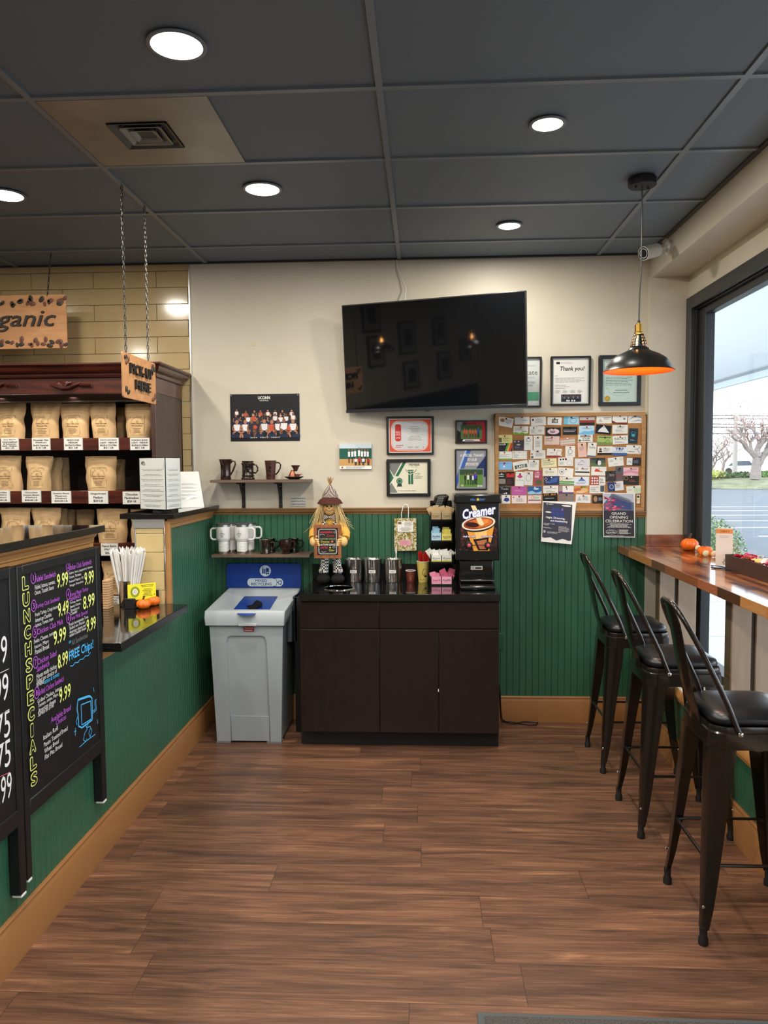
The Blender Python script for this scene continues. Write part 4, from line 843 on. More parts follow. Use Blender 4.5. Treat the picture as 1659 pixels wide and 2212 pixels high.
CARDS=[
(183,705,140,85,12,w0,'tilted white card with a tan dog print',[E_(.28,.62,.16,.2,'#a8733a'),L_(.5,.35,.92,.85,4)]),
(340,690,138,75,0,w0,'plain white card with a blue-grey heading',[r_(0,.85,.4,1,'#8fa0b8'),L_(.5,.4,.9,.6,2)]),
(493,700,138,80,-3,w0,'white card with a small black square emblem',[r_(.08,.6,.2,.82,'#222222'),L_(.3,.3,.9,.8,4)]),
(645,698,130,72,2,w0,'white card with a bold black stamp word',[r_(.3,.25,.74,.75,'#222222'),T_('CORE',.34,.32,.7,.68,w0,.03)]),
(805,690,138,75,0,'#9fc6dc','light blue card with a hand drawing',[r_(0,0,.28,1,'#6fb0cc'),('o',.62,.45,.22,.3,'#3c5a7a')]),
(953,697,135,75,0,'#6a5a55','photo card of a red barn',[r_(0,.3,1,.62,'#8c3830'),r_(0,.62,1,1,'#b8b4b0'),r_(0,0,1,.3,'#1f1f20')]),
(1112,685,138,68,0,w0,'white card with a thin grey triangle, top row',[('p',[(.1,.2),(.4,.2),(.25,.7)],'#b8b8b4'),L_(.5,.5,.95,.85,2)]),
(1260,680,135,80,5,w0,'white card with a dark red swoosh along the bottom',[('p',[(0,0),(1,0),(1,.2),(.3,.1),(0,.3)],'#7a2c2c'),E_(.8,.6,.08,.13,'#7c7c7c')]),
(1405,680,125,72,0,w0,'white card with grey brush strokes in the top right corner',[('p',[(0,.4),(.5,.8),(1,.6),(.9,.9),(.4,.95)],'#9aa0a6'),('p',[(.2,.2),(.8,.5),(1,.3)],'#a8aeb4')]),
(327,785,138,78,2,w0,'white card with green grass along its bottom',[('p',[(0,0),(1,0),(1,.25),(.8,.15),(.6,.3),(.4,.15),(.2,.3),(0,.2)],'#7aa83c'),L_(.1,.5,.7,.75,2),r_(.6,.35,.9,.45,'#8a8a4a')]),
(480,785,138,78,0,w0,'white card with small green round mark, second row',[E_(.28,.8,.06,.1,'#4c6a5a'),L_(.08,.15,.5,.65,5),L_(.55,.3,.92,.6,3)]),
(633,797,138,78,0,'#18171a','black card with a pale pink hair splash',[E_(.5,.52,.4,.34,'#e4c4cc'),T_('hair',.3,.35,.65,.7,'#1c1c1e',.03)]),
(792,788,136,75,0,'#1d1c1e','black card with two lines of white text',[L_(.06,.35,.95,.65,2,'#c8c8c8')]),
(948,782,138,80,0,'#b8d6e6','pale blue card with a wave',[('p',[(0,0),(1,0),(1,.5),(.6,.35),(.3,.4),(0,.1)],'#6fb4dc'),L_(.2,.6,.9,.8,2,'#4c6c8c')]),
(1105,777,140,82,6,'#141416','black card with a white mountain drawing',[('p',[(.15,.2),(.9,.2),(.8,.4),(.6,.8),(.42,.78),(.25,.5)],'#e0e0e0')]),
(1262,775,140,80,0,w0,'white card with dark heading, second row right',[L_(.3,.6,.85,.9,2,'#3a3a3a'),L_(.2,.2,.8,.5,3)]),
(1387,838,85,140,3,'#22303a','tall dark teal card with a hands emblem',[E_(.5,.55,.2,.1,'#3fa0b4'),('o',.5,.68,.2,.12,'#3fa0b4'),L_(.2,.18,.8,.3,2,'#8fb4bc')]),
(176,866,138,75,0,'#ddd88a','yellow card with a small portrait photo',[r_(.05,.1,.3,.65,'#6a5844'),L_(.38,.2,.85,.75,4)]),
(305,925,95,95,0,'#3a3b46','square dark card with pale flowers',[E_(.5,.55,.2,.08,'#b8b0a0'),L_(.15,.2,.85,.4,2,'#8c8c94'),E_(.15,.85,.1,.1,'#a89c84')]),
(398,904,78,132,0,w0,'tall white card with a black crescent C',[('o',.5,.72,.22,.13,'#1a1a1a'),L_(.25,.4,.75,.48,1)]),
(488,902,80,135,0,w0,'tall white card with fine centred text',[L_(.3,.75,.7,.85,2),L_(.2,.2,.8,.65,5)]),
(620,880,138,78,0,'#d8bcb0','dusty pink horizontal card, third row',[L_(.06,.4,.45,.8,3),('s',[(.45,.9),(.5,.5),(.42,.4)],'#7a5a5a')]),
(768,890,138,75,-6,'#cfc4b4','striped card with faded coral flowers',[r_(0,.7,1,1,'#c08a78'),r_(0,0,1,.22,'#c49480'),r_(0,.4,1,.55,'#a8b0a8')]),
(935,860,135,70,0,w0,'cut-out white label with heavy black letters and a green dot',[T_('HANDYMAN',.15,.62,.85,.95,'#1a1a1a',.03),T_('GO CLEAR',.3,.35,.8,.58,'#1a1a1a',.02),E_(.12,.22,.09,.16,'#5c7a5a'),L_(.28,.12,.95,.3,1,'#2a2a2a')]),
(1118,880,138,82,3,'#a3b86a','green card with an excavator',[r_(0,0,1,.3,'#7a8c4c'),('s',[(.5,.25),(.72,.6),(.85,.3)],'#3a3c24'),r_(.1,.8,.9,.9,'#4a5c2c')]),
(1265,874,140,78,-3,w0,"white card reading NICKS",[T_('NICKS',.14,.48,.88,.8,'#3a3a3a'),L_(.15,.15,.85,.38,2)]),
(176,943,138,75,0,'#1a1b1c','black card with green, orange and red diagonal stripes',[('p',[(.5,0),(.62,0),(.8,1),(.68,1)],'#4c9a4c'),('p',[(.62,0),(.74,0),(.92,1),(.8,1)],'#e0a83c'),('p',[(.74,0),(.9,0),(1,.6),(1,1),(.92,1)],'#c8443a'),T_('BUILDERS',.04,.74,.55,.92,'#d8d8d8',.02)]),
(905,968,78,135,-4,'#e2b8a8','tall salmon pink card',[('s',[(.5,.9),(.6,.72),(.45,.8)],'#9a6a5c'),L_(.15,.45,.8,.7,3)]),
(998,965,80,132,4,w0,'tall white card with a blue foot and script',[r_(0,0,1,.08,'#5c6c9a'),T_('Healing',.2,.55,.85,.72,'#4a4a4a')]),
(793,985,90,105,0,w0,'tag-shaped white card with a green C emblem',[('o',.5,.5,.22,.18,'#2f6a5c'),L_(.2,.15,.85,.3,2)]),
(1120,975,138,78,0,w0,'white card with a portrait and a black foot',[r_(0,0,1,.22,'#1a1a1c'),E_(.2,.66,.09,.15,'#7a5444'),r_(.1,.3,.3,.5,'#22242a'),L_(.4,.35,.85,.8,3)]),
(1257,982,136,78,2,'#d4dce4','white and blue card reading TRP',[r_(0,0,1,.3,'#3f5f94'),T_('TRP',.22,.58,.78,.92,'#3c5c94',.04),L_(.1,.38,.9,.5,1)]),
(1392,965,135,80,2,w0,'white card with two black dancer silhouettes',[('s',[(.55,.5),(.75,.55),(.9,.85)],'#2a2220'),('s',[(.75,.55),(.85,.2),(.95,.05)],'#2a2220'),L_(.15,.15,.6,.35,1)]),
(173,1022,138,75,0,w0,'white card with a green leaf dot and green foot',[E_(.12,.82,.07,.12,'#6a9a4c'),r_(0,0,1,.14,'#7aa854'),L_(.06,.28,.9,.65,3)]),
(316,1018,136,75,0,w0,'white card with circle mark, left in the fourth row',[('o',.12,.8,.05,.09,'#5a5a5a'),L_(.08,.15,.45,.6,4)]),
(488,1012,138,80,0,w0,'white card bordered with red and green flowers',[E_(.12,.2,.09,.15,'#3f7a54'),E_(.1,.55,.06,.1,'#c04a5c'),E_(.45,.85,.08,.1,'#b05a7a'),L_(.35,.3,.9,.7,4)]),
(643,998,138,80,2,w0,'white card with a dark red ring swoosh',[('p',[(0,0),(1,0),(1,.15),(.6,.22),(0,.18)],'#8c2a2c'),('o',.82,.5,.16,.32,'#a03436'),L_(.2,.45,.6,.6,1)]),
(173,1118,138,75,0,'#7fb2dc','sky blue card with a small red mark',[r_(.42,.6,.52,.85,'#b04a5a'),r_(.15,.75,.85,.8,'#4c7cac'),E_(.47,.4,.06,.12,'#e8e8f0')]),
(325,1116,140,82,-10,w0,'tilted white card with a dark picture strip',[r_(.1,.2,.92,.6,'#4c5a44'),T_('LAKE',.25,.25,.8,.55,'#e0e0d8',.03)]),
(448,1112,98,98,3,w0,'square white card with faint text',[L_(.15,.3,.85,.8,5)]),
(593,1092,140,80,-3,'#e4dcae','cream card, slightly tilted, in the fifth row',[L_(.08,.25,.9,.85,5)]),
(750,1080,138,80,0,w0,'white card with three black paw dots and a stamp',[E_(.16,.75,.06,.1,'#222222'),E_(.34,.78,.06,.1,'#222222'),E_(.52,.78,.06,.1,'#222222'),('q',.6,.15,.9,.6,'#888888'),L_(.08,.15,.5,.5,3)]),
(906,1090,138,78,0,'#d4d2d4','grey-white card with thin branch drawing',[('s',[(.2,.3),(.5,.8),(.7,.5)],'#8c8c90'),L_(.2,.2,.8,.35,1)]),
(1053,1083,134,78,0,'#4a5c48','photo card of a couple on a lawn',[r_(0,0,1,.4,'#5c7044'),r_(0,.75,1,1,'#3a3a3a'),E_(.6,.4,.12,.3,'#dcdce0'),E_(.42,.5,.08,.3,'#24262c')]),
(1223,1080,140,82,-6,w0,'tilted white postcard with a round stamp',[('o',.86,.75,.07,.12,'#8a8a8a'),L_(.1,.5,.4,.75,2),L_(.35,.2,.75,.3,1)]),
(1390,1078,132,75,2,'#22232a','half white, half black card with bird sketch',[r_(.02,.05,.42,.95,'#e0e0dc'),('s',[(.1,.4),(.22,.55),(.34,.3)],'#222222'),L_(.5,.3,.9,.7,3,'#9a9a9a')]),
(146,1243,78,128,0,'#1a1919','tall black card with a group photo',[r_(.05,.15,.95,.5,'#8a8078'),L_(.15,.62,.85,.9,2,'#c8c8c8')]),
(227,1240,75,130,0,'#191718','tall black card with a bright red block',[r_(.05,.6,.95,.88,'#c0282c'),L_(.1,.1,.9,.5,4,'#7a4040')]),
(318,1243,80,132,3,w0,'tall white card with a pink lotus flower',[('p',[(.15,.65),(.5,.85),(.85,.65),(.5,.55)],'#c03a7a'),T_('LOTUS',.15,.38,.88,.46,'#4a4a4a')]),
(400,1237,78,130,2,'#dcdad4','tall white card with grey line art',[('o',.5,.55,.3,.25,'#8a8a8a'),L_(.2,.85,.8,.95,1)]),
(489,1232,75,135,0,'#a8465c','tall pink photo card lettered in white',[E_(.4,.75,.35,.2,'#c8788c'),E_(.6,.2,.4,.18,'#54603c'),T_('WINE',.08,.5,.6,.64,'#eeeeee',.03)]),
(603,1177,138,75,0,'#e4dfcc','cream card with a small round emblem, sixth row',[('o',.28,.5,.08,.14,'#4a4438'),L_(.45,.35,.85,.65,2)]),
(750,1180,140,80,5,w0,'white rounded card with a grey dial emblem',[('o',.25,.52,.16,.28,'#5a5a5a'),E_(.25,.52,.08,.14,'#8a8a8a')]),
(908,1170,138,80,2,w0,'white card with a heavy black bar',[r_(.02,.32,.98,.48,'#1c1c1e'),('o',.13,.75,.07,.12,'#222222'),L_(.4,.62,.92,.88,2,'#333333')]),
(1062,1168,138,82,2,w0,'white card with a red roof and orange bar',[('p',[(.22,.5),(.3,.78),(.45,.7),(.6,.5)],'#c83c2c'),r_(.22,.4,.75,.5,'#d8683c')]),
(1173,1215,95,95,-3,'#34322f','square dark photo card beside the grey one',[T_('Story',.4,.4,.85,.75,'#b8b4aa'),('s',[(.1,.2),(.3,.6)],'#7a746a')]),
(1257,1190,75,130,3,'#5c5a60','tall grey photo card of wedding guests',[r_(.1,.2,.9,.45,'#7a4c4c'),E_(.4,.75,.2,.1,'#3a383e')]),
(1365,1173,138,78,0,'#e4b8c0','pink card with rose marbling',[('p',[(0,.2),(.5,.4),(1,.15),(1,.5),(.4,.7),(0,.5)],'#d498a8'),L_(.5,.72,.92,.88,1,'#5a3a44')]),
(616,1258,138,80,-2,'#24325c','navy card with a map shape',[('p',[(.3,.2),(.5,.75),(.95,.9),(.85,.3)],'#3f5fa0'),('o',.14,.7,.08,.14,'#c8ccd8'),L_(.1,.2,.4,.45,2,'#a8b0c8')]),
(760,1262,135,75,2,w0,'white card with green and dark stripes and an orange wheel',[r_(0,.05,1,.2,'#3f7a3c'),r_(0,.28,1,.5,'#5a9a4c'),('o',.15,.75,.1,.18,'#c87a34'),L_(.35,.62,.95,.9,2,'#8a6a3c')]),
(900,1263,138,82,0,'#d8dce4','white card with a blue mountain logo',[('p',[(.25,.5),(.5,.9),(.8,.5)],'#5c7cb0'),L_(.15,.15,.85,.42,2,'#5a6a84')]),
(1055,1260,135,78,0,w0,'half red checker, half white card',[r_(0,0,.55,1,'#a0262e')]+[r_(.05+.17*i,.1+.31*j,.16+.17*i,.3+.31*j,w0) for i in range(3) for j in range(3)]+[L_(.62,.2,.95,.8,3)]),
(1368,1255,140,82,2,'#25211e','black card with a gold mandala',[('o',.16,.72,.12,.2,'#b8903c'),L_(.35,.3,.9,.6,3,'#a85a34')]),
(1220,1312,145,85,-6,'#d8d8d8','two-part navy and white card',[r_(0,0,.45,1,'#2c4070'),('o',.24,.5,.12,.22,'#e0e0e0'),L_(.5,.3,.9,.8,3)]),
(172,1352,125,80,2,'#151516','black card with a white rounded border',[('q',.04,.08,.96,.92,'#a8a8a8'),T_('Tonic',.25,.6,.8,.82,'#c8c8c8'),E_(.65,.2,.06,.09,'#e0e0e0'),E_(.5,.15,.04,.07,'#e0e0e0')]),
(312,1353,138,80,0,'#b85a9a','plain magenta card',[L_(.2,.4,.75,.6,2,'#e0b8d4'),L_(.4,.15,.65,.22,1,'#e0b8d4')]),
(458,1350,128,72,0,'#2c5c9c','blue painted card with swirling clouds',[('p',[(0,0),(1,0),(1,.4),(.6,.2),(.3,.45),(0,.3)],'#8fc4e0'),E_(.6,.7,.2,.12,'#c8dcec')]),
(608,1345,138,78,0,w0,'white card with spaced heading, eighth row centre',[T_('Holistic Health',.12,.6,.9,.75,'#4a4a44'),L_(.2,.15,.8,.45,3)]),
(755,1345,138,75,0,'#6a3c74','purple edged card with a white centre',[r_(.26,.2,1,1,w0),r_(0,.3,.26,1,'#9a8a84'),E_(.55,.6,.04,.07,'#222222')]),
(897,1345,138,78,0,'#c98a54','food photo card in orange tones',[E_(.3,.5,.3,.25,'#b0643a'),E_(.7,.45,.25,.28,'#dcae7c'),E_(.65,.85,.2,.12,'#6a8a3c'),E_(.45,.25,.3,.15,'#e0b890')]),
(1045,1340,138,75,0,w0,'white card with a photo strip at its right edge',[r_(.72,.2,.98,.95,'#4c545c'),L_(.08,.15,.6,.8,5)]),
(1395,1345,140,75,-4,'#dcdccc','cream card with a pale green half',[r_(.5,.05,.98,.7,'#c0d2b4'),L_(.1,.45,.4,.6,1)]),
(188,1435,80,80,0,w0,'white card with a navy cat shape, partly behind the creamer machine',[('p',[(.2,.4),(.4,.7),(.8,.65),(.9,.4),(.6,.2)],'#2a3a84')]),
(312,1435,138,75,0,'#e4d6d2','pinkish white card with a red mark, bottom row',[E_(.12,.75,.06,.09,'#c84a5a'),L_(.3,.2,.9,.65,4)]),
(457,1435,125,75,0,'#e6cfc8','white card with coral and teal letters over a black bar',[('o',.35,.72,.1,.18,'#c86a5c'),r_(.5,.6,.85,.85,'#a8ccbc'),r_(.05,.35,.95,.45,'#222222')]),
(603,1415,135,78,-3,'#161412','black card lettered in orange above the night flyer',[T_('JUST NECK',.08,.66,.92,.95,'#e0963c',.03),L_(.15,.3,.85,.48,1,'#c8c8c8')]),
(757,1420,138,75,0,'#7a7672','grey card with a red apple',[('o',.3,.5,.14,.26,'#c02c30'),E_(.38,.85,.08,.08,'#4c8a4c'),L_(.5,.4,.9,.55,1,'#c86a5a')]),
(915,1428,138,78,2,'#dcdad6','white card with a thin grey triangle, bottom row',[('p',[(.1,.25),(.4,.25),(.25,.75)],'#b0b0b0'),L_(.45,.3,.9,.8,3)]),
(1060,1432,115,78,0,'#232022','black portrait photo card left of the red flyer',[E_(.25,.5,.16,.35,'#a07c5c'),L_(.5,.3,.95,.7,3,'#c8c8c8')]),
(1433,1433,30,80,0,'#dcd8cc','narrow card strip right of the red flyer',[E_(.5,.78,.35,.14,'#222222'),E_(.5,.4,.3,.1,'#e0a83c')]),
]
def drawcard(a,w,h,items):
    for it in items:
        k=it[0]
        if k=='r': a.rect(it[1]*w,it[2]*h,it[3]*w,it[4]*h,C(it[5]))
        elif k=='e': a.ell(it[1]*w,it[2]*h,it[3]*w,it[4]*h,C(it[5]),12)
        elif k=='o': a.ring(it[1]*w,it[2]*h,it[3]*w,it[4]*h,.0022,C(it[5]),14)
        elif k=='q': a.strip([(it[1]*w,it[2]*h),(it[3]*w,it[2]*h),(it[3]*w,it[4]*h),(it[1]*w,it[4]*h),(it[1]*w,it[2]*h)],.0012,C(it[5]))
        elif k=='p': a.poly([(x*w,y*h) for x,y in it[1]],C(it[2]))
        elif k=='s': a.strip([(x*w,y*h) for x,y in it[1]],.0022,C(it[2]))
        elif k=='t': a.text(it[6],it[1]*w,it[2]*h,it[3]*w,it[4]*h,C(it[5]),bold=it[7])
        elif k=='l': a.lines(it[1]*w,it[2]*h,it[3]*w,it[4]*h,it[6],C(it[5]),int(it[1]*100+w*1e4),.34)
pins=['#141414','#b02020','#e0e0e0','#141414']
for i,(u,v,cwid,chei,rot,base,desc,items) in enumerate(CARDS):
    c=cw(u,v); w=cwid*S/FPX*4.85; h=chei*S/FPX*4.85; r=R(-rot); U=V((math.cos(r),0,math.sin(r))); Vv=V((-math.sin(r),0,math.cos(r)))
    dep=.0012+.0009*(i%4); o=c-U*w/2-Vv*h/2+V((0,-dep,0)); t=thing('business_card',desc+' on the cork board','business card',tuple(c),'business cards on the cork board')
    tl=.06*((i*37%7)/7) ; Vt=(Vv*math.cos(tl)+V((0,-1,0))*math.sin(tl)*.5).normalized() ; 
    m=MB(); q=[o,o+U*w,o+U*w+Vv*h,o+Vv*h]; m.add([tuple(p) for p in q]+[tuple(p+V((0,.0007,0))) for p in q],[(0,1,2,3),(7,6,5,4),(0,4,5,1),(1,5,6,2),(2,6,7,3),(3,7,4,0)],C(base,.5))
    a=Art(m,o,U,Vv,.0002); a.STEP=.00012; drawcard(a,w,h,items); m.build('card_paper',t,smooth=False)
    if desc.startswith('black portrait') or desc.startswith('narrow'): continue
    pp=o+U*w*.5+Vv*h*.86; MB().ell((pp.x,pp.y-.003,pp.z),.0048,.004,.0048,C(pins[i%4],.3) if i%4!=1 else C(pins[1],.3),8,6).build('push_pin',t)
# flyers hanging over the lower edge of the board
def sheet(name,corners,art,label,cat,curl=.02,base=WHT,n=8):
    """corners: bl, br, tr, tl on the wall; curls away at the bottom"""
    bl,br,tr,tl=[V(c) for c in corners]; t=thing(name,label,cat,tuple((bl+br)/2)); m=MB(); vs=[];fs=[]
    for j in range(n+1):
        k=j/n; off=curl*(1-k)
        for i in range(5): p=(bl.lerp(br,i/4)).lerp(tl.lerp(tr,i/4),k); vs.append((p.x,p.y-off,p.z))
    for j in range(n):
        for i in range(4): a_=j*5+i; fs.append((a_,a_+1,a_+6,a_+5))
    U=(br-bl).normalized(); w=(br-bl).length; h=(tl-bl).length; Vv=(tl-bl).normalized()
    k0=len(m.v); a=Art(m,bl,U,Vv,.0006); art(a,w,h)
    for i in range(k0,len(m.v)):   # wrap the print round the curl
        p=m.v[i]; k=min(1,max(0,(p.z-bl.z)/(tl.z-bl.z))); u=min(1,max(0,(p-bl).dot(U)/w)); m.v[i]=p+V((0,-curl*(1-k)-.0008,0))
    m.add(vs,fs,base); m.build('sheet',t,smooth=False); return t
def art_night(a,w,h):
    d=C('#3a3b48'); a.poly([(w*.03,h*.12),(w*.1,h*.1),(w*.3,h*.13),(w*.5,h*.06),(w*.7,h*.12),(w*.9,h*.08),(w*.97,h*.10),(w*.97,h*.5),(w*.03,h*.5)],d); a.rect(w*.03,h*.5,w*.97,h*.97,d); a.ell(w*.78,h*.93,w*.16,h*.02,WHT,12); a.ell(w*.2,h*.74,w*.1,h*.018,WHT,12)
    b=C('#34407c'); 
    for i in range(3):
        for j in range(3): a.rect(w*(.30+.14*i),h*(.60+.09*j),w*(.43+.14*i),h*(.68+.09*j),b)
    a.ring(w*.66,h*.83,w*.025,h*.02,.003,C('#c8788c'),10,60,300); a.rect(w*.3,h*.48,w*.72,h*.57,C('#3c4378')); a.k+=.0004
    a.text('Night, Dreaming,',w*.13,h*.575,w*.75,h*.635,WHT,bold=.03); a.text('and Awakening',w*.27,h*.505,w*.83,h*.565,WHT,bold=.03)
    a.text('SAT. DEC. 7, 2024',w*.06,h*.445,w*.42,h*.465,WHT,bold=.03); a.text('7:00PM',w*.06,h*.415,w*.22,h*.435,WHT,bold=.03); a.lines(w*.06,h*.34,w*.38,h*.37,2,WHT,1,.4); a.lines(w*.55,h*.28,w*.92,h*.42,6,WHT,4,.25)
    a.rect(w*.06,h*.23,w*.13,h*.29,C('#b8b8c0')); a.lines(w*.18,h*.22,w*.7,h*.27,3,WHT,5,.3); a.ring(w*.15,h*.94,w*.025,h*.015,.002,WHT,10); a.lines(w*.2,h*.925,w*.36,h*.955,2,WHT)
q=[at(1169,1170,'y',4.80),at(1235,1176,'y',4.80),at(1245,1084,'y',4.825),at(1172,1082,'y',4.825)]
for p in q: p.y=4.822
t=sheet('night_flyer',q,art_night,'curling dark blue concert flyer titled Night, Dreaming, and Awakening','flyer',.018)
def art_grand(a,w,h):
    a.rect(w*.02,h*.02,w*.98,h*.6,C('#2f2f38')); a.rect(w*.02,h*.6,w*.98,h*.98,C('#b4b8c4')); a.poly([(w*.3,h*.98),(w*.98,h*.78),(w*.98,h*.6),(w*.02,h*.6),(w*.02,h*.75)],C('#5a6078')); a.poly([(w*.3,h*.9),(w*.9,h*.76),(w*.9,h*.62),(w*.3,h*.68)],C('#3c4c7a')); a.poly([(w*.25,h*.98),(w*.35,h*.98),(w*.9,h*.84),(w*.85,h*.81)],C('#7c8088'))
    rn=random.Random(5)
    for k in range(46):
        cx=w*(.03+.62*rn.random()*(.4+.6*rn.random())); cy=h*(.6+.36*rn.random()*(1-cx/w*.8)); a.ell(cx,cy,w*.045,h*.014,C(rn.choice(['#b83458','#c84a6c','#8c2444','#d8788c'])),7); a.k-=a.STEP*.9
    for i,s in enumerate(('GRAND','OPENING','CELEBRATION')):
        ww=(.46,.58,.86)[i]; a.text(s,w*(.5-ww/2),h*(.505-.085*i),w*(.5+ww/2),h*(.565-.085*i),WHT,bold=.005)
    a.lines(w*.08,h*.215,w*.92,h*.315,6,WHT,3,.35,True); a.ring(w*.25,h*.12,w*.17,h*.05,.0015,WHT); a.text('12-4 PM',w*.13,h*.095,w*.37,h*.125,WHT,bold=.02); a.lines(w*.17,h*.14,w*.33,h*.152,1,WHT); a.strip([(w*.46,h*.07),(w*.46,h*.18)],.0012,WHT); a.lines(w*.5,h*.07,w*.92,h*.18,6,WHT,8,.4); a.lines(w*.06,h*.03,w*.9,h*.045,1,WHT,8,.4)
q=[at(1303,1160,'y',4.82),at(1371,1161,'y',4.82),at(1372,1066,'y',4.82),at(1302,1064,'y',4.82)]
for p in q: p.y=4.822
sheet('grand_opening_flyer',q,art_grand,'dark flyer with red leaves reading GRAND OPENING CELEBRATION','flyer',.008)
# ================================================================ MUG SHELVES
SZ1,SZ2=1.553,1.091; SXa,SXb=-1.312,-.703; SYf=4.66
M_brk=mat('iron_bracket','#101112',.45)
def shelf(z,label,brk):
    t=thing('wall_shelf',label,'shelf',((SXa+SXb)/2,YB,z))
    MB().box(SXa,SYf,z-.017,SXb,YB-.002,z,M_shelfw).build('shelf_board',t,bevel=.001,seg=1)
    for px in brk:
        x=at(px,1080,'y',YB-.01).x
        m=MB(); m.box(x-.011,YB-.008,z-.20,x+.011,YB-.0005,z-.018,M_brk); m.box(x-.011,SYf+.05,z-.026,x+.011,YB-.001,z-.0175,M_brk)
        pts=[(YB-.007,z-.12),(YB-.03,z-.10),(YB-.06,z-.075),(YB-.085,z-.045),(YB-.10,z-.022)]
        m.tube([(x,a,b) for a,b in pts],.0085,M_brk,8,flat=.6); b=m.build('bracket',t,bevel=.001)
        for dz in (.045,.16): MB().ell((x,YB-.010,z-dz),.004,.003,.004,M_chrome,8,6).build('screw',b)
    return t
shelf(SZ1,'upper grey-brown wall shelf on two black brackets, above the rail',(526,606))
shelf(SZ2,'lower grey-brown wall shelf above the recycling bin',())
M_glz=mat('copper_glaze','#3a2420',.14,metal=.5,coat=.6,vary=.5,vscale=30); M_glz2=mat('bronze_glaze','#4a4038',.12,metal=.75,coat=.5,vary=.5,vscale=25); M_glz3=mat('rust_glaze','#4e2a26',.28,metal=.3,coat=.4,vary=.35,vscale=40); M_glzd=mat('dark_glaze','#1d1614',.12,metal=.5,coat=.6,vary=.6,vscale=20)
def mug(name,label,x,y,z,prof,m,handle,hm=None,group=None,motif=None,hr=.0055):
    t=thing(name,label,'mug',(x,y,z),group); full=prof+[(r-.004,zz) for r,zz in prof[::-1] if zz>.012]+[(0,.012)]
    MB().lathe(full,(x,y,z),m,32).build('mug_body',t,ang=50)
    MB().tube([(x+a,y-.012*0,z+b) for a,b in handle],hr,hm or m,8).build('handle',t,ang=80)
    if motif:
        r=max(p[0] for p in prof); k=MB(); 
        for u,v,s in motif: k.ell((x+u,y-math.sqrt(max(0,r*r-u*u))*.97,z+v),s,.0015,s*1.8,C('#151010',.3),8,6)
        k.build('glaze_motif',t)
    return t
def hx(px,Y=4.74): return at(px,1100,'y',Y).x
YM=4.745
x=hx(489,YM); mug('pitcher_mug','tall dark copper pitcher mug, leftmost on the upper shelf',x,YM,SZ1,[(.030,0),(.033,.004),(.031,.03),(.031,.07),(.034,.105),(.041,.128)],M_glz,[(.028,.10),(.045,.118),(.060,.112),(.062,.095),(.048,.06),(.030,.03)],motif=[(-.008,.09,.007),(.004,.06,.004),(-.004,.03,.005)])
x=hx(537,YM); mug('stein_mug','bronze banded stein mug, second from the left on the upper shelf',x,YM,SZ1,[(.038,0),(.042,.004),(.042,.012),(.036,.018),(.040,.026),(.036,.032),(.036,.09),(.041,.096),(.041,.102),(.036,.106),(.037,.116)],M_glz2,[(.034,.095),(.052,.09),(.062,.075),(.06,.055),(.048,.042),(.034,.044)],motif=[(.006,.085,.006),(.01,.06,.008)])
x=hx(586,YM); mug('latte_mug','tapered rust brown mug with a thin handle, third on the upper shelf',x,YM,SZ1,[(.026,0),(.027,.004),(.031,.06),(.037,.118)],M_glz3,[(.034,.105),(.052,.105),(.063,.092),(.060,.07),(.046,.045),(.030,.03)],M_glzd,motif=[(.004,.08,.006),(.004,.055,.005),(-.002,.03,.004),(-.014,.06,.004)],hr=.0045)
# dripper set: saucer, copper cone and a small cup on top
x=hx(637,YM); t=thing('dripper_set','copper cone dripper on a black saucer at the right end of the upper shelf','coffee dripper',(x,YM,SZ1))
MB().lathe([(.028,0),(.034,.003),(.058,.014),(.059,.018),(.030,.007),(0,.007)],(x-.002,YM,SZ1),M_blackm,32).build('saucer',t)
cu=mat('copper_metal','#8a5138',.3,metal=.7,coat=.3)
MB().lathe([(.028,.008),(.026,.02),(.010,.055),(.008,.058),(0,.058)],(x-.012,YM,SZ1),cu,28).build('cone',t)
MB().lathe([(.010,.050),(.018,.070),(.030,.088),(.028,.088),(.012,.062),(0,.060)],(x+.008,YM,SZ1),M_glz3,28).build('cup',t)
MB().prism([(x+.015,SZ1+.012),(x+.045,SZ1+.030),(x+.05,SZ1+.034),(x+.012,SZ1+.034)],'y',YM-.02,YM+.015,cu).build('filter_holder',t,bevel=.002)
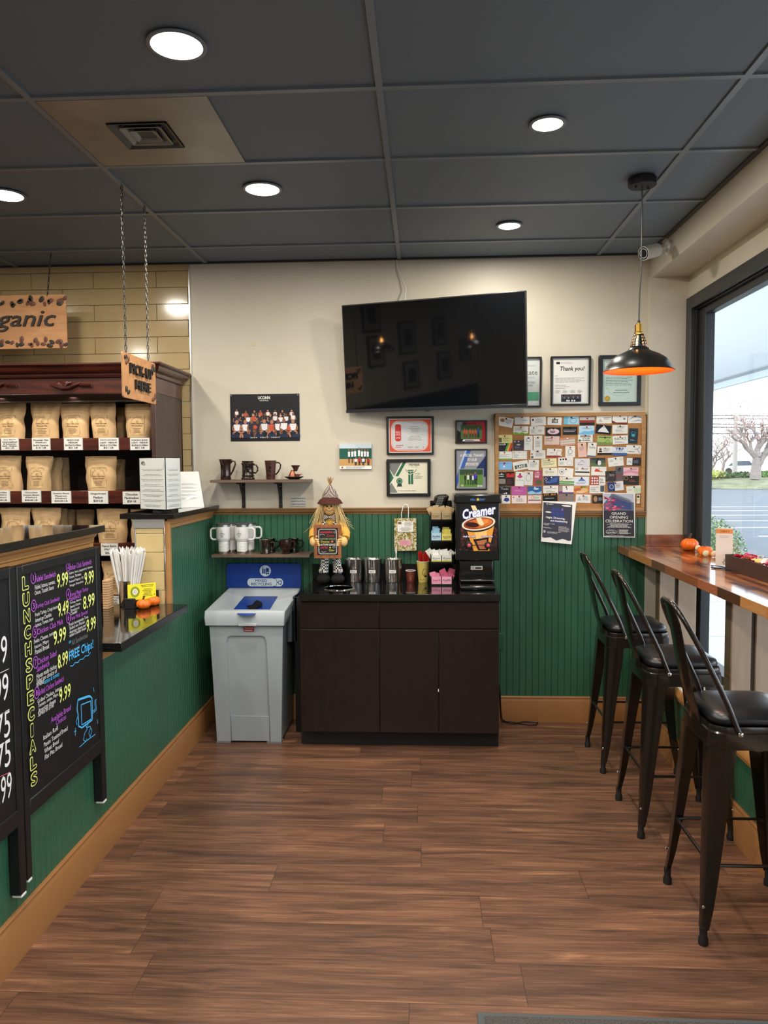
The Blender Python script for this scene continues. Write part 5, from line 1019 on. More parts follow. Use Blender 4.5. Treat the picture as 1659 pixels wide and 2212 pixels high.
# white travel tumblers
M_enam=mat('white_enamel','#d9d8d6',.28,coat=.2)
def tumbler(x,y,side,label,logo=True,z=SZ2):
    t=thing('travel_mug',label,'travel mug',(x,y,z),'white travel mugs on the lower shelf')
    prof=[(.0325,.017)]
    for k in range(6): z0=.020+k*.0095; prof+=[(.0325,z0),(.0335,z0+.002),(.0335,z0+.0065),(.0325,z0+.0085)]
    prof+=[(.034,.080),(.043,.094),(.0445,.102),(.0445,.168)]
    MB().lathe(prof+[(.0425,.170),(0,.170)],(x,y,z),M_enam,40).build('mug_body',t,ang=30)
    MB().lathe([(0,0),(.031,0),(.0325,.003),(.0325,.0172)],(x,y,z),M_steel,32).build('steel_base',t)
    MB().lathe([(.0430,.170),(.0432,.182),(.0405,.183)],(x,y,z),M_steel,32).build('steel_rim',t)
    MB().lathe([(.0405,.180),(.0445,.184),(.0445,.190),(.040,.192),(.036,.188),(0,.187)],(x,y,z),mat('lid_smoke','#4a4a4c',.2),32).build('lid',t)
    s=side; MB().tube([(x+s*.040,y,z+.160),(x+s*.068,y,z+.160),(x+s*.078,y,z+.152),(x+s*.080,y,z+.14),(x+s*.080,y,z+.11),(x+s*.077,y,z+.098),(x+s*.067,y,z+.090),(x+s*.040,y,z+.090)],.0062,M_enam,10,flat=1).build('handle',t,ang=80)
    if logo:
        lg=MB(); ik=C('#3a3a3a'); ox=logo if isinstance(logo,float) else 0.0
        a=Art(lg,(0,0,0),(1,0,0),(0,0,1),0)
        a.ring(.0,.132,.011,.009,.0015,ik,14,180,360); a.ring(0,.126,.017,.005,.0013,ik,14,170,370); a.strip([(-.002,.138),(.003,.144),(-.001,.148),(.001,.154)],.0015,ik); a.strip([(.011,.131),(.015,.133),(.012,.127)],.0012,ik); a.ell(0,.1335,.009,.002,ik)
        a.text('CRAFTY',-.006,.116,.006,.1185,ik); a.text('COFFEE',-.010,.1105,.010,.1145,ik,bold=.02); a.text('HOUSE',-.007,.106,.007,.1085,ik)
        vs=[]
        for p in lg.v:
            u=p.x+ox; vs.append(V((x+.0449*math.sin(u/.0449),y-.0449*math.cos(u/.0449)+ (p.y),z+p.z)))
        lg.v=vs; lg.build('mug_logo',t,smooth=False,label='dark steaming cup logo')
x=hx(482,4.72); tumbler(x,4.715,-1,'white travel mug with its handle to the left, first on the lower shelf')
x=hx(497,4.80); tumbler(x,4.812,1,'white travel mug hidden behind the leftmost white travel mug',.0)
x=hx(522,4.72); tumbler(x,4.715,1,'white travel mug with its handle to the right, front one of the second pair',-.010)
x=hx(536,4.80); tumbler(x,4.812,1,'white travel mug behind the second pair, its handle showing at the right',False)
def dmug(px,y,label,prof,m,hdl=((.033,.07),(.052,.072),(.060,.058),(.054,.04),(.034,.022))):
    x=at(px,1180,'y',y).x; mug('dark_mug',label,x,y,SZ2,prof,m,hdl,group='dark glazed mugs on the lower shelf')
pa=[(.030,0),(.031,.004),(.029,.010),(.029,.05),(.032,.08),(.037,.088)]
dmug(573,4.72,'bronze dark mug with a flared rim in front, third place on the lower shelf',pa,M_glz2)
dmug(584,4.80,'dark mug tucked behind the bronze one',pa,M_glzd)
pc=[(.022,0),(.026,.003),(.018,.010),(.016,.014),(.028,.022),(.037,.045),(.038,.07),(.037,.088)]
dmug(617,4.72,'footed reddish brown mug in front, at the right of the lower shelf',pc,M_glz,((.036,.075),(.052,.078),(.058,.06),(.05,.038),(.034,.03)))
dmug(634,4.80,'dark mug behind the footed one, its round handle at the right end',pa,M_glzd,((.035,.075),(.054,.078),(.062,.058),(.055,.036),(.033,.024)))
# ================================================================ SCARECROW
Z=.910; sx,sy=-.575,4.70
t=thing('scarecrow_doll','standing scarecrow doll in a brown hat holding a framed pumpkin chalk sign','scarecrow',(sx,sy,Z))
def plaid(name,c0,c1,sc):
    m=mat(name,c0,.9); nt=m.node_tree; b=nt.nodes['Principled BSDF']; tc=nt.nodes.new('ShaderNodeTexCoord'); ck=nt.nodes.new('ShaderNodeTexChecker'); ck.inputs['Scale'].default_value=sc; ck.inputs['Color1'].default_value=(*hexc(c0),1); ck.inputs['Color2'].default_value=(*hexc(c1),1)
    nt.links.new(tc.outputs['Object'],ck.inputs['Vector']); nt.links.new(ck.outputs[0],b.inputs['Base Color']); return m
M_pl=plaid('buffalo_plaid','#e0dcd6','#151515',105); M_bp=plaid('brown_plaid','#b8aaa0','#3a2a26',150)
M_yel=mat('yellow_felt','#d8a84c',.9,bump=.4,bscale=120); M_brown=mat('brown_felt','#4a1f15',.9); M_straw=mat('raffia','#cdb27c',.8); M_skin=mat('muslin','#e2b978',.85); M_bf=mat('black_fabric','#0a0a0b',.95)
sk=lambda m,pts,mm,seg=14: m.tube([p[:3] for p in pts],[p[3] for p in pts],mm,seg)
for s in (-1,1):
    m=MB(); sk(m,[(sx+s*.028,sy,Z+.20,.030),(sx+s*.034,sy,Z+.15,.026),(sx+s*.040,sy,Z+.10,.027),(sx+s*.046,sy-.005,Z+.068,.032),(sx+s*.046,sy-.005,Z+.062,.020)],M_pl); m.build('trouser_leg',t)
    m=MB(); m.ell((sx+s*.044,sy-.02,Z+.0305),.042,.052,.030,M_bf,18,12); m.ell((sx+s*.044,sy+.005,Z+.058),.026,.026,.024,M_bf,14,8); m.build('boot',t)
m=MB(); m.ell((sx,sy+.005,Z+.29),.062,.045,.11,M_yel,20,14); m.build('body',t)
m=MB(); m.box(sx-.045,sy-.045,Z+.26,sx-.022,sy-.030,Z+.385,M_pl).box(sx+.022,sy-.045,Z+.26,sx+.045,sy-.030,Z+.385,M_pl); m.build('braces',t,bevel=.003)
for s in (-1,1):
    m=MB(); sk(m,[(sx+s*.035,sy,Z+.375,.024),(sx+s*.075,sy-.015,Z+.355,.030),(sx+s*.098,sy-.045,Z+.315,.030),(sx+s*.098,sy-.075,Z+.285,.028)],M_yel); m.build('sleeve',t)
    h=MB(); h.ell((sx+s*.092,sy-.100,Z+.268),.024,.022,.030,M_skin,14,10)
    for k in range(4): sk(h,[(sx+s*(.082-.006*k),sy-.110,Z+.283-.011*k,.0075),(sx+s*(.068-.004*k),sy-.122,Z+.281-.011*k,.007),(sx+s*(.058-.002*k),sy-.121,Z+.279-.011*k,.0055)],M_skin,8)
    sk(h,[(sx+s*.088,sy-.10,Z+.285,.008),(sx+s*.074,sy-.112,Z+.300,.007),(sx+s*.066,sy-.116,Z+.304,.005)],M_skin,8); h.build('hand',t)
hz=Z+.472
m=MB(); m.ell((sx,sy-.01,hz),.046,.042,.052,M_skin,24,16); m.build('head',t)
f=MB(); yf_=sy-.052
for s in (-1,1):
    f.ell((sx+s*.013,yf_,hz+.010),.0055,.003,.0085,C('#17130f'),10,8); f.ell((sx+s*.013-.001,yf_-.003,hz+.013),.0018,.001,.0022,C('#f0f0f0'),6,5)
    f.ell((sx+s*.026,yf_+.006,hz-.012),.008,.003,.007,C('#d88a58'),10,6)
f.prism([(sx-.004,hz-.008),(sx+.004,hz-.008),(sx,hz+.005)],'y',yf_-.004,yf_+.002,C('#d8601c'))
f.tube([(sx+.024*math.sin(R(a)),yf_+.002+.006*(1-math.cos(R(a))),hz+.002-.024*math.cos(R(a))) for a in range(-70,71,14)],.0011,C('#2a1710'),5); f.build('face',t)
m=MB(); rn=random.Random(11)
for k in range(70):
    s=-1 if k%2 else 1; a=rn.uniform(.2,1); x0=sx+s*rn.uniform(.026,.050); y0=sy-rn.uniform(-.02,.045); L=rn.uniform(.09,.16); out=rn.uniform(.01,.07)
    sk(m,[(x0,y0,hz+.04,.0016),(x0+s*out*.35,y0-.012,hz+.0,.002),(x0+s*out*.8,y0-.016,hz-L*.55,.0018),(x0+s*out*1.15,y0-.01,hz-L,.0012)],M_straw,4)
for k in range(5):
    s=1 if k<4 else -1; sk(m,[(sx+s*.05,sy-.03,hz-.02,.0014),(sx+s*.09,sy-.035,hz-.055-.01*k,.0014),(sx+s*(.12+.01*k),sy-.03,hz-.075-.02*k,.001)],M_straw,4)
m.build('raffia_hair',t)
m=MB(); m.lathe([(.030,.030),(.048,.024),(.066,.010),(.080,-.012),(.078,-.013),(.064,.004),(.046,.016),(.028,.022)],(sx,sy-.008,hz+.034),M_brown,30,wob=0); m.build('hat_brim',t,ang=60)
m=MB(); m.lathe([(.047,0),(.047,.02),(.036,.045),(.022,.066),(.012,.080),(.009,.086)],(sx,sy,hz+.050),M_bp,24,wob=.05); m.build('hat_crown',t,ang=60)
m=MB()
for k in range(26):
    a=rn.uniform(0,2*PI); q=rn.uniform(0,.022); sk(m,[(sx,sy,hz+.132,.0025),(sx+.5*q*math.cos(a),sy+.5*q*math.sin(a),hz+.155,.0016),(sx+q*math.cos(a),sy+q*math.sin(a),hz+rn.uniform(.170,.190),.001)],mat('straw_tip','#a8804c',.85),4)
m.build('straw_tuft',t)
m=MB(); 
for s in (-1,1): m.prism([(sx,hz-.058),(sx+s*.034,hz-.040),(sx+s*.036,hz-.078)],'y',sy-.066,sy-.052,M_bp)
m.ell((sx,sy-.060,hz-.059),.007,.007,.007,M_bp,10,6); m.build('bow_tie',t,bevel=.003)
bx0,bz0,bx1,bz1=sx-.086,Z+.168,sx+.078,Z+.372; yb_=sy-.118; M_chf=wood('sign_frame_wood','#7c4626','#a0623a','Z',8,8,.5)
b=MB(); fw=.019
for q in ((bx0,bz0,bx1,bz0+fw),(bx0,bz1-fw,bx1,bz1),(bx0,bz0+fw,bx0+fw,bz1-fw),(bx1-fw,bz0+fw,bx1,bz1-fw)): b.box(q[0],yb_,q[1],q[2],yb_+.012,q[3],M_chf)
sgn=b.build('sign_frame',t,bevel=.0015)
p=MB().box(bx0+fw-.002,yb_+.004,bz0+fw-.002,bx1-fw+.002,yb_+.010,bz1-fw+.002,C('#23211f')); a=Art(p,(bx0+fw,yb_+.004,bz0+fw)); w,h=bx1-bx0-2*fw,bz1-bz0-2*fw
a.k+=.0003; wq=C('#d8d8d8'); a.strip(rrpoly(.008,.008,w-.008,h-.008,.014)+[rrpoly(.008,.008,w-.008,h-.008,.014)[0]],.0022,wq); a.strip(rrpoly(.012,.012,w-.012,h-.012,.010)+[rrpoly(.012,.012,w-.012,h-.012,.010)[0]],.0008,wq)
for s,x0_,y0_,x1_,y1_,c in (('pumpkins',.018,.130,.094,.148,'#c8404c'),('Cocoa',.058,.112,.104,.126,'#b03a30'),('NATURE WALKS',.018,.093,.110,.104,'#8fa47c'),("S'mores",.020,.076,.074,.089,'#d8c23c'),('AUTUMN LEAVES',.018,.058,.110,.070,'#e4e0d8'),('LATTES',.020,.040,.062,.052,'#d8384c'),('Cider',.070,.024,.104,.036,'#c8c23c')):
    a.text(s,x0_*w/.126,y0_*h/.166,x1_*w/.126,y1_*h/.166,C(c),bold=.02,shear=.1)
a.ring(w*.25,h*.72,.014,.008,.0015,wq,10,0,180); a.ell(w*.72,h*.50,.008,.007,C('#c86a3c'),8); a.ring(w*.85,h*.84,.006,.005,.0012,wq,8); a.ell(w*.62,h*.28,.005,.005,C('#c8c23c'),6); a.ring(w*.80,h*.30,.008,.006,.0012,wq,8); a.strip([(w*.2,h*.14),(w*.3,h*.11),(w*.42,h*.14)],.0012,wq)
p.build('sign_panel',sgn,smooth=False,label='chalkboard panel lettered pumpkins, cocoa, nature walks, s\'mores, autumn leaves, lattes')
# ================================================================ ON THE CABINET COUNTER
YC=4.768
def canister(px,label,word,extra=None):
    x=at(px,1240,'y',YC).x; t=thing('steel_canister',label,'canister',(x,YC,Z),'steel canisters in a row')
    MB().lathe([(0,.001),(.050,.001),(.053,.006),(.057,.135),(.062,.141),(.062,.145),(.058,.143),(.054,.137),(.051,.012),(0,.012)],(x,YC,Z),M_steel,40).build('canister_body',t,ang=50)
    l=MB(); a=Art(l,(0,0,0),(1,0,0),(0,0,1),0); [a.rect(-.021+.007*q_,.060,-.014+.007*q_,.078,WHT) for q_ in range(6)]; a.k+=.0006; a.text(word,-.015,.065,.015,.072,C('#333333'),bold=.02)
    for i,p in enumerate(l.v): r=.0553; l.v[i]=V((x+r*math.sin(p.x/r),YC-r*math.cos(p.x/r)-.0015+p.y,Z+p.z))
    l.build('paper_label',t,smooth=False)
    if extra: extra(t,x)
    return t
def fk(n,seed,h0,h1,cat_,name,lab,grp):
    def f(t,x):
        rn=random.Random(seed)
        for k in range(n):
            a=rn.uniform(0,2*PI); r=rn.uniform(.0,.04); h=rn.uniform(h0,h1); b=V((x+r*.6*math.cos(a),YC+r*.6*math.sin(a),Z+.03)); e=V((x+r*math.cos(a),YC+r*math.sin(a),Z+h))
            m=MB(); m.tube([b,b.lerp(e,.6),e-V((0,0,.015)),e],[.0025,.003,.005,.0035],M_white,6); m.build(name,label=lab,cat=cat_,group=grp)
    return f
canister(765,'steel canister labelled KNIVES, leftmost of the three','KNIVES',fk(8,1,.138,.150,'cutlery','plastic_knife','white plastic knife standing in the leftmost steel canister','knives in the canister'))
canister(805,'steel canister labelled SPOONS, middle of the three','SPOONS',fk(8,2,.136,.146,'cutlery','plastic_spoon','white plastic spoon standing in the middle steel canister','spoons in the canister'))
canister(849,'steel canister labelled FORKS, rightmost of the three','FORKS',fk(7,3,.136,.150,'cutlery','plastic_fork','white plastic fork standing in the rightmost steel canister','forks in the canister'))
x=at(856,1210,'y',YC).x
m=MB().tube([(x,YC-.01,Z+.05),(x,YC-.01,Z+.185)],.0035,M_white,6); m.box(x-.005,YC-.012,Z+.180,x+.005,YC-.009,Z+.20,M_white)
for k in range(4): m.box(x-.0052+.003*k,YC-.012,Z+.198,x-.0035+.003*k,YC-.009,Z+.222,M_white)
m.build('plastic_fork',label='single white plastic fork sticking high out of the rightmost canister',cat='cutlery')
# cups
def cup(px,Y,r0,r1,h,m_,label,logo,cat='paper cup'):
    x=at(px,1250,'y',Y).x; t=thing('paper_cup',label,cat,(x,Y,Z))
    MB().lathe([(0,.003),(r0,.003),(r0,0),(r0+.001,0),(r1,h),(r1-.0015,h),(r0-.001,.006),(0,.006)],(x,Y,Z),m_,36).build('cup_wall',t,ang=50)
    MB().tube([(x+r1*math.cos(2*PI*i/32),Y+r1*math.sin(2*PI*i/32),Z+h) for i in range(32)],.0022,M_paper,6,closed=True).build('rolled_rim',t)
    if logo: logo(t,x,Y)
    return x
def lg_red(t,x,Y):
    l=MB(); a=Art(l,(0,0,0),(1,0,0),(0,0,1),0); c=C('#c87a4c'); a.strip([(-.010,.050),(-.002,.058),(.008,.054)],.0015,c); a.strip([(-.008,.018),(.0,.012),(.008,.018)],.0015,c); a.ell(0,.025,.005,.003,c); a.text('COFFEE',-.012,.034,.012,.039,c)
    for i,p in enumerate(l.v): r=.0275+.006*(p.z-.0)/.07; l.v[i]=V((x+r*math.sin(p.x/r),Y-r*math.cos(p.x/r)-.001,Z+p.z))
    l.build('cup_print',t,smooth=False)
cup(887,4.775,.024,.0305,.068,mat('red_cup','#642820',.5,vary=.25,vscale=60),'small dark red paper cup on the black counter',lg_red)
def lg_yel(t,x,Y):
    l=MB(); a=Art(l,(0,0,0),(1,0,0),(0,0,1),0); c=C('#2a2420'); a.ring(.012,.062,.016,.022,.002,c,16,40,300); a.ring(.018,.045,.012,.012,.002,c,14,120,420); a.ell(.016,.038,.008,.006,c)
    for k in range(4): a.ell(-.022+.008*k,.014+.004*(k%2),.0025,.002,c,6)
    c2=C('#b09a4c'); rn=random.Random(2)
    for k in range(16): u,v=rn.uniform(-.03,.03),rn.uniform(.03,.115); a.ring(u,v,.004,.006,.001,c2,8,30,250)
    for i,p in enumerate(l.v): r=.0285+.011*(p.z)/.128; l.v[i]=V((x+r*math.sin(p.x/r),Y-r*math.cos(p.x/r)-.0012+p.y,Z+p.z))
    l.build('cup_print',t,smooth=False)
YS=4.765
xc=cup(914,YS,.028,.0395,.128,mat('yellow_cup','#c8b25c',.5,vary=.12,vscale=30),'tall yellow patterned paper cup full of red stirrers',lg_yel)
rn=random.Random(5); M_redp=mat('red_plastic','#c01818',.35)
sm=None
for k in range(30):
    a=rn.uniform(0,2*PI); r=rn.uniform(.1,1)**.5
    b=V((xc+.020*r*math.cos(a),YS+.020*r*math.sin(a),Z+.01)); e=V((xc+.046*r*math.cos(a),YS+.036*r*math.sin(a),Z+rn.uniform(.180,.192)))
    MB().tube([b,e],.0028,M_redp,6,flat=.5).build('stirrer',label='red plastic coffee stirrer in the tall yellow cup',cat='stirrer',group='red stirrers in the yellow cup')
# gold gift bag hanging on the wall
x0,z0,x1,z1=wr(851,1120,900,1190,4.80); gy0,gy1=4.80,4.838
t=thing('gift_bag','small gold patterned paper bag with handles hung on the green wall','gift bag',((x0+x1)/2,gy1,z0))
M_gold=mat('gold_floral_foil','#b0a25a',.28,metal=.4); nt=M_gold.node_tree; b=nt.nodes['Principled BSDF']; tc=nt.nodes.new('ShaderNodeTexCoord'); n=nt.nodes.new('ShaderNodeTexNoise'); n.inputs['Scale'].default_value=42; n.inputs['Distortion'].default_value=2.5; r=nt.nodes.new('ShaderNodeValToRGB'); r.color_ramp.interpolation='EASE'; e=r.color_ramp.elements; e[0].position=.46; e[0].color=(*hexc('#8f7e2e'),1); e[1].position=.54; e[1].color=(*hexc('#e4ddc0'),1)
nt.links.new(tc.outputs['Object'],n.inputs['Vector']); nt.links.new(n.outputs[0],r.inputs[0]); nt.links.new(r.outputs[0],b.inputs['Base Color'])
m=MB(); m.add([(x0,gy0,z0),(x1,gy0,z0),(x1,gy1,z0),(x0,gy1,z0),(x0+.001,gy0+.012,z1),(x1-.001,gy0+.012,z1),(x1-.001,gy1,z1),(x0+.001,gy1,z1)],[(0,1,2,3),(0,1,5,4),(1,2,6,5),(2,3,7,6),(3,0,4,7)],M_gold); m.build('paper_bag',t,bevel=.0015)
xm=(x0+x1)/2
for yy in (gy0+.012,gy1-.002): MB().tube([(xm-.022,yy,z1-.02),(xm-.024,yy,z1+.03),(xm-.014,yy+.003,z1+.07),(xm-.002,yy+.003,z1+.088),(xm+.012,yy+.003,z1+.084),(xm+.02,yy,z1+.065),(xm+.020,yy,z1+.02),(xm+.018,yy,z1-.02)],.003,M_white,6).build('rope_handle',t,ang=80)
yy=gy0+.004
g=MB(); g.box(x0+.022,yy-.001,z1-.085,x1-.020,yy,z1-.018,WHT); a=Art(g,(x0+.022,yy-.001,z1-.085)); w=x1-x0-.042; a.rect(.003,.048,.025,.064,C('#6a7a5a')); a.ell(.014,.056,.008,.005,C('#a0402c'),8); a.lines(w*.45,.034,w*.95,.066,4,C('#5a5a5a'),2,.3); a.lines(.01,.006,w-.01,.030,3,C('#5a5a5a'),3,.3,True); g.build('note_card',t,smooth=False)
g=MB(); g.box(x0+.034,yy-.002,z0+.012,x1-.035,yy-.0012,z0+.068,C('#dc9cac')); a=Art(g,(x0+.034,yy-.002,z0+.012)); a.lines(.005,.028,.055,.05,5,C('#b06a7c'),2,.25); a.strip([(.030,.006),(.037,.012),(.044,.005)],.0015,C('#7a2c3c')); g.build('pink_note',t,smooth=False,label='pink note')
P0=at(868,1192,'y',4.8); 
# condiment tower
ox0,ox1=.043,.178; oy0,oy1=4.60,4.80; M_org=mat('organizer_black','#0c0d0e',.35)
ox0=at(930,1262,'y',oy0).x; ox1=at(978,1262,'y',oy0).x; TZ=[0,.105,.212,.320,.420]
t=thing('condiment_organizer','black four-tier condiment rack beside the creamer machine','condiment rack',((ox0+ox1)/2,4.7,Z))
m=MB(); zt_=Z+.505; m.box(ox0,oy0+.09,Z,ox0+.003,oy1,zt_,M_org).box(ox1-.003,oy0+.09,Z,ox1,oy1,zt_,M_org).box(ox0,oy1-.004,Z,ox1,oy1,zt_,M_org)
m.box(ox0,oy0,Z,ox0+.003,oy1-.01,Z+.045,M_org).box(ox1-.003,oy0,Z,ox1,oy1-.01,Z+.045,M_org)
m.build('rack_frame',t,bevel=.001)
shz=[]
for px_y in (1262,1215,1169,1123): shz.append(at(950,px_y,'y',oy0+.0).z)
shz[0]=Z+.006
for k,zz in enumerate(shz):
    m=MB().box(ox0+.003,oy0+.004*k,zz-.005,ox1-.003,oy1-.004,zz,M_org).box(ox0+.003,oy0+.004*k,zz,ox1-.003,oy0+.004*k+.003,zz+.004,M_org).box(ox0,oy0+.01,zz,ox0+.003,oy1,zz+.05,M_org).box(ox1-.003,oy0+.01,zz,ox1,oy1,zz+.05,M_org); m.build('rack_shelf',t)
xm=(ox0+ox1)/2; bw=(ox1-ox0)/2-.006
def pbox(x,zz,col,word,label,packcol,pname,plabel,n,h=.052,stripe=None,hi=.035,wc='#333333',seed=0,lean=.3,half=False):
    y0=oy0+.009; c=C(col,.5); t=thing('packet_box',label,'packet box',(x,y0,zz+.0005),'sweetener boxes in the rack'); z=zz+.001
    m=MB(); 
    m.box(x-bw/2,y0,z,x+bw/2,y0+.0015,z+h,c).box(x-bw/2,y0+.08,z,x+bw/2,y0+.0815,z+h,c).box(x-bw/2,y0,z,x-bw/2+.0015,y0+.08,z+h,c).box(x+bw/2-.0015,y0,z,x+bw/2,y0+.08,z+h,c).box(x-bw/2,y0,z,x+bw/2,y0+.08,z+.0015,c)
    a=Art(m,(x-bw/2,y0,z)); a.text(word,bw*.12,h*.42,bw*.88,h*.68,C(wc),shear=.25,bold=.01)
    if stripe: a.rect(bw*.05,h*.08,bw*.95,h*.26,C(stripe))
    a.lines(bw*.2,h*.28,bw*.8,h*.36,1,C(wc),1); m.build('carton',t,smooth=False)
    rn=random.Random(seed+int(x*100))
    for k in range(n):
        yy=y0+.010+.066*k/n; xx=x+rn.uniform(-.010,.010); th=rn.uniform(-lean,lean); ww=.036; hh=.048+rn.uniform(0,hi)
        m=MB(); m.M=Matrix.Translation((xx,yy,z+.006))@Matrix.Rotation(th,4,'Y')@Matrix.Rotation(rn.uniform(-.15,.1),4,'X')
        m.add([(-ww/2,-.002,0),(ww/2,-.002,0),(ww/2,.002,0),(-ww/2,.002,0),(-ww/2,0,hh),(ww/2,0,hh)],[(0,1,2,3),(0,1,5,4),(2,3,4,5),(1,2,5),(3,0,4)],C(packcol,.5)); m.build(pname,smooth=False,label=plabel,cat='packet',group=plabel)
s0_,s1_,s2_,s3_=shz
xl_,xr_=xm-bw/2-.001,xm+bw/2+.001
pbox(xl_,s0_,'#e09ab4',"Sweet'N",'pink packet box on the lowest tier, left one','#d8809c','sugar_packet','pink packet standing in the lowest tier, left box',9,.046,hi=.02,seed=1,wc='#a02858',lean=.5)
pbox(xr_,s0_,'#e8a8c0','Refills','pink packet box on the lowest tier, right one','#c05878','sugar_packet','dark pink packet standing in the lowest tier, right box',9,.046,hi=.05,seed=2,lean=.45)
for x_,w_,l_ in ((xl_,'Raw','left'),(xr_,'Raw','right')): pbox(x_,s1_,'#dcdcd4',w_,'white packet box with a yellow band on the second tier, %s one'%l_,'#e4e4de','sugar_packet','white packet fanned out on the second tier, %s box'%l_,9,.042,stripe='#c8c03c',hi=.03,seed=3,lean=.8,wc='#707474')
pbox(xl_,s2_,'#a8c8d8','Refills','pale blue packet box on the third tier','#7fa8c0','sugar_packet','blue packet in the third tier, left box',7,.048,hi=.034,seed=5,lean=.08)
pbox(xr_,s2_,'#d8cc6c','Splenda','yellow packet box on the third tier','#c8bc54','sugar_packet','yellow packet in the third tier, right box',7,.042,hi=.03,seed=6,lean=.08)
for x_,l_ in ((xl_,'left'),(xr_,'right')): pbox(x_,s3_,'#a08f6c','Sugar','brown kraft packet box on the top tier, %s one'%l_,'#b8a078','sugar_packet','brown sugar packet piled on the top tier, %s box'%l_,8,.040,hi=.03,seed=7,lean=.9,wc='#5a4c34')
for k in range(8):
    zz=s3_+.060+.0095*k; m=MB(); m.M=Matrix.Translation((ox0+.050+.003*k,4.735,zz))@Matrix.Rotation(.22,4,'X')@Matrix.Rotation(-.10,4,'Y')
    m.lathe([(0,.006),(.030,.006),(.032,.010),(.038,.010),(.043,.002),(.046,0),(.0465,.003),(.041,.012),(.033,.013),(.031,.009),(0,.009)],(0,0,0),M_black,28)
    m.build('cup_lid',label='black plastic cup lid in the leaning stack on top of the condiment rack',cat='cup lid',group='stack of black cup lids')
# creamer machine
CY=4.50; x0=at(983,1140,'y',CY).x; x1=at(1081,1140,'y',CY).x; zb=at(1030,1211,'y',CY).z; ztp=at(1030,1068,'y',CY).z; xm=(x0+x1)/2
t=thing('creamer_dispenser','black creamer dispenser with a coffee cup picture and two red buttons','creamer dispenser',(xm,4.62,Z)); M_cr=mat('creamer_black','#0b0c0d',.22,coat=.3)
MB().box(x0+.004,CY,zb,x1-.004,4.80,ztp-.035,M_cr).build('upper_housing',t,bevel=.006,seg=3)
MB().box(x0-.006,CY-.012,ztp-.052,x1+.004,4.81,ztp,M_cr).build('top_lid',t,bevel=.008,seg=3)
e=MB(); a=Art(e,(xm-.045,CY-.012,ztp-.040),k0=.001); a.ell(.045,.010,.045,.010,C('#101a30')); a.lines(.002,.004,.036,.016,2,C('#3f7ac0'),1,.55); a.lines(.054,.004,.088,.016,2,C('#3f7ac0'),2,.55)
st=[]; 
for i in range(10): rr=.011 if i%2==0 else .0045; st.append((.045+rr*math.sin(PI*i/5),.011+rr*math.cos(PI*i/5)))
a.poly(st,C('#e0c040')); e.build('maker_badge',t,smooth=False)
pw=x1-x0-.008; px0_=x0+.027; px1_=x1-.021; pz0=zb+.055; pz1=ztp-.062; w,h=px1_-px0_,pz1-pz0
p=MB(); p.box(px0_,CY-.002,pz0,px1_,CY,pz1,C('#0c0b0c')); a=Art(p,(px0_,CY-.002,pz0))
rn=random.Random(4)
for k in range(120):
    u=rn.random(); v=rn.random()*.55
    if .2<u<.85 and v>.1: u=u*.2 if u<.5 else .9+u*.1
    a.ell(u*w*.97+w*.015,max(.006,v*h*.9+.004),.0075,.0055,C(rn.choice(['#3a1a10','#54281a','#241009'])),7); a.k-=a.STEP*.98
cupc=C('#e09a3c'); cup2=C('#f0c078')
a.poly([(w*.12,h*.62),(w*.95,h*.66),(w*.80,0.002),(w*.38,0.002)],cup2); a.poly([(w*.12,h*.62),(w*.35,h*.60),(w*.52,0.002),(w*.38,0.002)],cupc); a.poly([(w*.75,h*.62),(w*.95,h*.66),(w*.80,0.002),(w*.70,.002)],cupc)
def rell(cx,cy,rx,ry,th,m):
    a.poly([(cx+rx*math.cos(2*PI*i/28)*math.cos(th)-ry*math.sin(2*PI*i/28)*math.sin(th),cy+rx*math.cos(2*PI*i/28)*math.sin(th)+ry*math.sin(2*PI*i/28)*math.cos(th)) for i in range(28)],m)
rell(w*.51,h*.575,w*.445,h*.155,.14,C('#0c0a0a')); rell(w*.505,h*.605,w*.455,h*.15,.14,C('#e8dcc4')); rell(w*.505,h*.605,w*.405,h*.12,.14,C('#8a3414')); rell(w*.54,h*.61,w*.34,h*.095,.14,C('#cf6a2a')); rell(w*.34,h*.575,w*.18,h*.055,-.1,C('#2a0f08')); rell(w*.66,h*.64,w*.12,h*.04,.2,C('#e08a44'))
a.poly([(w*.30,h*.99),(w*.42,h*.99),(w*.66,h*.58),(w*.58,h*.55),(w*.50,h*.60)],C('#e8d4a4')); 
a.poly([(w*.36,h*.26),(w*.78,h*.30),(w*.76,h*.02),(w*.50,h*.02)],C('#1c0e0a')); a.poly([(w*.45,h*.22),(w*.73,h*.26),(w*.71,h*.05),(w*.54,h*.05)],C('#b06a44'))
for b_,c in ((.10,'#2c3f9c'),(.055,'#c8d0f0'),(.02,'#f2f2f2')):
    vs,fs,bb=textmesh('Creamer',0,b_); W0=bb[2]-bb[0]; cx=w*.52; sc=w*.88/ (textmesh('Creamer',0,.02)[2][2]-textmesh('Creamer',0,.02)[2][0]); 
    a.mb.add([a.P(cx+(v.x-(bb[0]+bb[2])/2)*sc, h*.74+(v.y+(v.x-W0/2)*.12)*sc*1.5+w*.02)+a.N*v.z for v in vs],fs,C(c)); a.k+=6e-4
a.rell=None
a.text('Half & Half',w*.08,h*.300,w*.43,h*.345,C('#5a3a9c'),bold=.09); a.text('Half & Half',w*.09,h*.305,w*.42,h*.340,WHT,bold=.02); a.text('Whole Milk',w*.58,h*.300,w*.90,h*.345,C('#5a3a9c'),bold=.09); a.text('Whole Milk',w*.59,h*.305,w*.89,h*.340,WHT,bold=.02)
p.build('front_picture',t,smooth=False)
